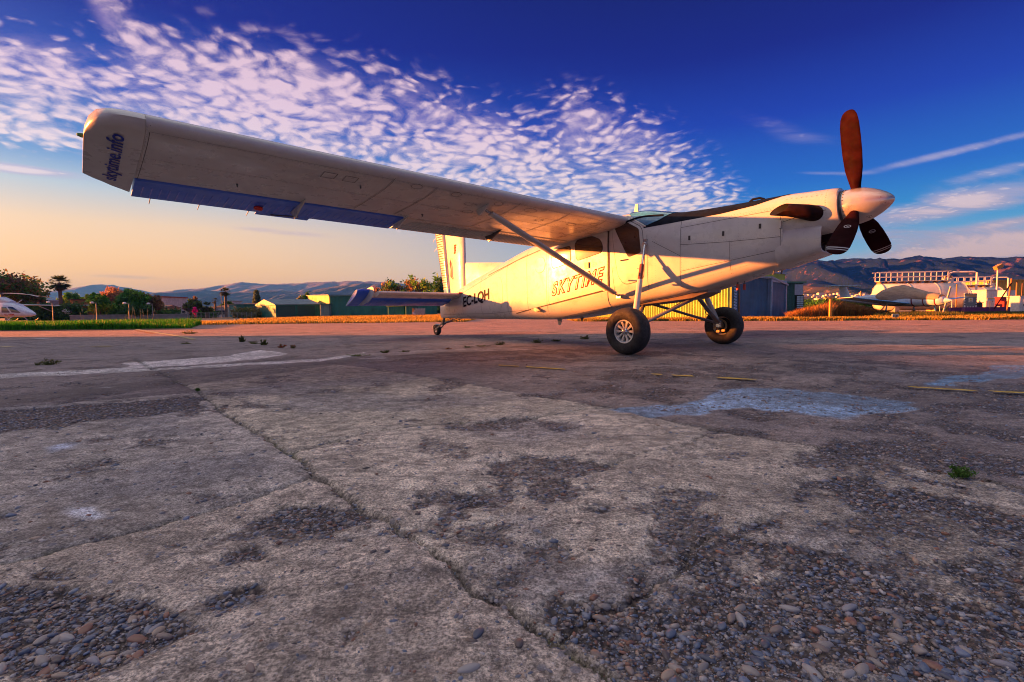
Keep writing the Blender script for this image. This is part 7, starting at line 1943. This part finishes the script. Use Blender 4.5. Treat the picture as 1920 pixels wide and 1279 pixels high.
# warning sign board
r_ = thing('warning_board', 'grey board with black and white hazard border and a yellow warning triangle', 'sign', (gx(1818, 44.5), 44.5, -.05)); wW, z0, z1 = wid(23, 44.5), hgt(1818, 575, 44.5), hgt(1818, 549, 44.5)
MB().box((0, 0, z0 / 2 - .05), (wW, .3, z0 + .1)).build('base', pu, r_, smooth=False)
MB().box((0, 0, (z0 + z1) / 2), (wW, .08, z1 - z0)).build('board', mat('board_grey', (.13, .17, .19), .6), r_, smooth=False)
MB().box((0, -.05, z1 - .20), (wW * .86, .03, .22)).build('top_panel', mat('board_orange', (.5, .28, .1), .6), r_, smooth=False)
mb = MB(); mw = MB(); k = 0
for i in range(9):
    for z in (z0 + .04, z1 - .04): (mb if i % 2 else mw).box((-wW / 2 + (i + .5) * wW / 9, -.05, z), (wW / 9, .03, .08), M=None)
for j in range(10):
    for x in (-wW / 2 + .04, wW / 2 - .04): (mb if j % 2 else mw).box((x, -.052, z0 + .08 + (j + .5) * (z1 - z0 - .16) / 10), (.08, .03, (z1 - z0 - .16) / 10))
mb.build('hazard_black', M_CK2, r_, smooth=False); mw.build('hazard_white', M_CK1, r_, smooth=False)
pl = MB().box((0, -.055, (z0 + z1) / 2 + .02), (.34, .03, .38)).build('notice', mat('notice_white', (.62, .6, .55), .6), r_, smooth=False)
mb = MB(); zc = (z0 + z1) / 2 + .08; mb.prism([(-.13, -.075, zc - .10), (.13, -.075, zc - .10), (0, -.075, zc + .12)], (0, .01, 0)); mb.build('warning_triangle', mat('warning_yellow', (.65, .45, .02), .5), r_, smooth=False)
mb = MB(); mb.box((0, -.08, zc + .0), (.03, .008, .11)); mb.box((0, -.08, zc - .075), (.03, .008, .025)); mb.box((0, -.08, zc - .17), (.20, .008, .04)); mb.build('warning_mark', M_INK, r_, smooth=False)
# equipment
def box_thing(name, label, cat, px0, px1, y0, y1, Y, d, m_, extra=None):
    a, b = P(px0, y1, Y), P(px1, y0, Y); x0, x1, za, zb = a.x, b.x, min(a.z, b.z), max(a.z, b.z)
    r_ = thing(name, label, cat, ((x0 + x1) / 2, Y, 0)); w = x1 - x0
    if za < .5: za = -.05
    MB().box((0, d / 2, (za + zb) / 2), (w, d, zb - za)).build('body', m_, r_, smooth=False, bevel=.03)
    MB().box((0, d / 2, zb + .03), (w + .08, d + .08, .06)).build('lid', m_, r_, smooth=False)
    mb = MB(); mb.box((w * .22, -.02, (za + zb) / 2), (w * .42, .03, (zb - za) * .7)); mb.build('door', m_, r_, smooth=False)
    mb = MB(); mb.box((w * .05, -.05, (za + zb) / 2), (.03, .04, .14)); mb.build('handle', M_STEEL, r_, smooth=False)
    return r_
GW = mat('cabinet_white', (.58, .56, .56), .5, dirt=(.4, .34, .3, .5), dscale=2)
box_thing('white_cabinet', 'white metal cabinet with a sloping top right of the warning board', 'cabinet', 1848, 1870, 544, 580, 50, 1.6, GW)
box_thing('dark_bin', 'black bin between the warning board and the white cabinet', 'bin', 1830, 1843, 568, 581, 47, .7, mat('bin_black', (.02, .02, .02), .6))
box_thing('red_cabinet', 'dark red hose cabinet on the purple kerb', 'cabinet', 1876, 1888, 558, 575, 47, .6, mat('cabinet_red', (.25, .01, .02), .5))
box_thing('red_cabinet', 'lower dark red box right of the hose cabinet', 'cabinet', 1884, 1891, 566, 578, 46.5, .5, mat('cabinet_red', (.25, .01, .02), .5))
box_thing('fuel_pump', 'white and red fuel pump at the right edge', 'fuel pump', 1911, 1924, 556, 584, 42, .8, GW)
box_thing('white_container', 'white container beside the leaning pole', 'container', 1886, 1906, 545, 583, 56, 4, GW)
box_thing('white_cabinet', 'tall narrow white cabinet left of the fuel pump', 'cabinet', 1896, 1909, 556, 584, 48, 1, GW)
r_ = thing('notice_post', 'small notice with yellow and black edge on a thin post by the white cabinet', 'sign', (gx(1856, 45.5), 45.5, 0)); zz_ = hgt(1856, 562, 45.5)
MB().box((0, 0, zz_), (.62, .04, .20)).build('board', M_CK1, r_, smooth=False); MB().box((0, -.03, zz_ + .09), (.62, .02, .05)).build('edge', mat('warning_yellow', (.65, .45, .02), .5), r_, smooth=False); MB().tube((0, .04, 0), (0, .04, zz_), .025, n=6).build('post', M_STEEL, r_)
r_ = thing('leaning_pole', 'long dark boom leaning up to the right before the yellow building', 'pole', (gx(1864, 45), 45, 0)); q0, q1 = P(1861, 579, 45), P(1893, 531, 45); MB().tube(Vector((0, 0, q0.z)), Vector((q1.x - q0.x, 0, q1.z)), .05, n=8).build('boom', M_EXH, r_); MB().tube((q1.x - q0.x, .3, 0), (q1.x - q0.x, .0, q1.z + .4), .06, n=8).build('post', mat('rust_orange', (.35, .16, .05), .8), r_)
for px, t_, lab in ((1904, 528, 'rusty vertical post in front of the yellow building, left one'), (1915, 529, 'rusty vertical post in front of the yellow building, right one'), (1792, 531, 'thin pale post at the end of the large tank')):
    r_ = thing('steel_post', lab, 'post', pos(px, 47)); MB().tube((0, 0, 0), (0, 0, hgt(px, t_, 47)), .05, n=8).build('pole', mat('rust_orange', (.35, .16, .05), .8), r_); MB().box((0, 0, .1), (.22, .22, .2)).build('foot', M_STEEL, r_, smooth=False)
r_ = thing('flood_light', 'tall post with a square orange lit floodlight head above the tanks', 'lamp post', pos(1867, 50)); zz_ = hgt(1867, 503, 50); MB().tube((0, 0, 0), (0, 0, zz_), .08, .06, 10).build('pole', M_RAIL, r_); MB().box((.05, 0, zz_ + .22), (.62, .42, .36), M=Matrix.Rotation(-.5, 3, 'Y')).build('lamp_head', mat('lamp_orange', (.40, .20, .05), .5), r_, smooth=False)
hangar('yellow_building', 'long yellow orange building at the right edge behind the fuel pumps', 1858, 2100, 527, 524, 62, 66, 8, mat('ochre_cladding', (.55, .30, .04), .6, var=.1), mat('ochre_roof', (.45, .24, .04), .6), .5, cat='building')
# small blocks beyond the container: rooftops on the foothill
for px, py, Y, lab in ((1613, 545, 120, 'chimney post standing in the far scrub, left'), (1636, 540, 110, 'taller tan post standing in the far scrub, right')):
    r_ = thing('far_post', lab, 'post', pos(px, Y)); MB().box((0, 0, hgt(px, py, Y) / 2), (.22, .22, hgt(px, py, Y))).build('post', mat('rust_orange', (.35, .16, .05), .8), r_, smooth=False); MB().box((0, 0, .1), (.5, .5, .2)).build('foot', M_STEEL, r_, smooth=False)
hedge('dark scrub line behind the covered aircraft', 1510, 1650, 60, 1.5, DARKG + GREEN, 3, 150)
hedge('distant dark scrub beyond the right hangars', 1380, 1990, 150, 2.6, DARKG, 6, 300, leaf=.3)
hedge('distant dark scrub on the left horizon', -120, 1060, 150, 2.6, DARKG, 6, 420, leaf=.3)

# ---- the hangar outside the picture on the left, whose long shadow lies over the apron
SH = thing('shade_hangar', 'large hangar outside the left of the view that shades the apron', 'hangar', (-40, 0, 0))
shm = M_wall('shade_wall', (.45, .40, .34))
MB().box((-8, -8.6, 2.6), (16, 56, 5.2)).build('wall', shm, SH, smooth=False)
MB().loft([[(-16.5, y, 5.2), (-8, y, 6.15), (.4, y, 5.55), (.4, y, 5.2)] for y in (-37, 19.6)]).build('roof', M_TEALR, SH, smooth=False)

# ---- phrases for what comes more than once
GR_ = {'tree': 'trees along the far side of the field', 'palm': 'palms beyond the field', 'weed': 'weeds growing in the cracks of the apron', 'lamp post': 'lamp posts along the far edge', 'hangar': 'metal hangars round the airfield',
       'house': 'houses beyond the field', 'hedge': 'hedges and scrub along the far edge', 'fuel tank': 'cream fuel tanks with railings', 'sign': 'signs round the airfield', 'cabinet': 'cabinets on the fuel site', 'post': 'posts standing round the fuel site',
       'aircraft': 'aircraft parked on the airfield', 'pole': 'poles beyond the apron'}
cnt_ = {}
for o in S.objects:
    if o.parent is None and o.get('category'): cnt_[o['category']] = cnt_.get(o['category'], 0) + 1
for o in S.objects:
    c_ = o.get('category')
    if o.parent is None and c_ in GR_ and cnt_[c_] > 1: o['group'] = GR_[c_]

# ---- air: haze over the whole plain
hz = MB(); x0, x1, y0, y1, z0, z1 = -5200, 5200, -300, 4600, -1.2, 225
hz.box(((x0 + x1) / 2, (y0 + y1) / 2, (z0 + z1) / 2), (x1 - x0, y1 - y0, z1 - z0))
hm_ = bpy.data.materials.new('haze_air'); hm_.use_nodes = True
nt = hm_.node_tree; nt.nodes.clear(); vo = nt.nodes.new('ShaderNodeVolumePrincipled'); vo.inputs['Color'].default_value = (.02, .17, 1.0, 1); vo.inputs['Density'].default_value = HAZE = 0.00014; vo.inputs['Anisotropy'].default_value = 0.35
ou = nt.nodes.new('ShaderNodeOutputMaterial'); nt.links.new(vo.outputs[0], ou.inputs['Volume'])
o = hz.build('haze', hm_, None, smooth=False); props(o, None, None, kind='stuff')
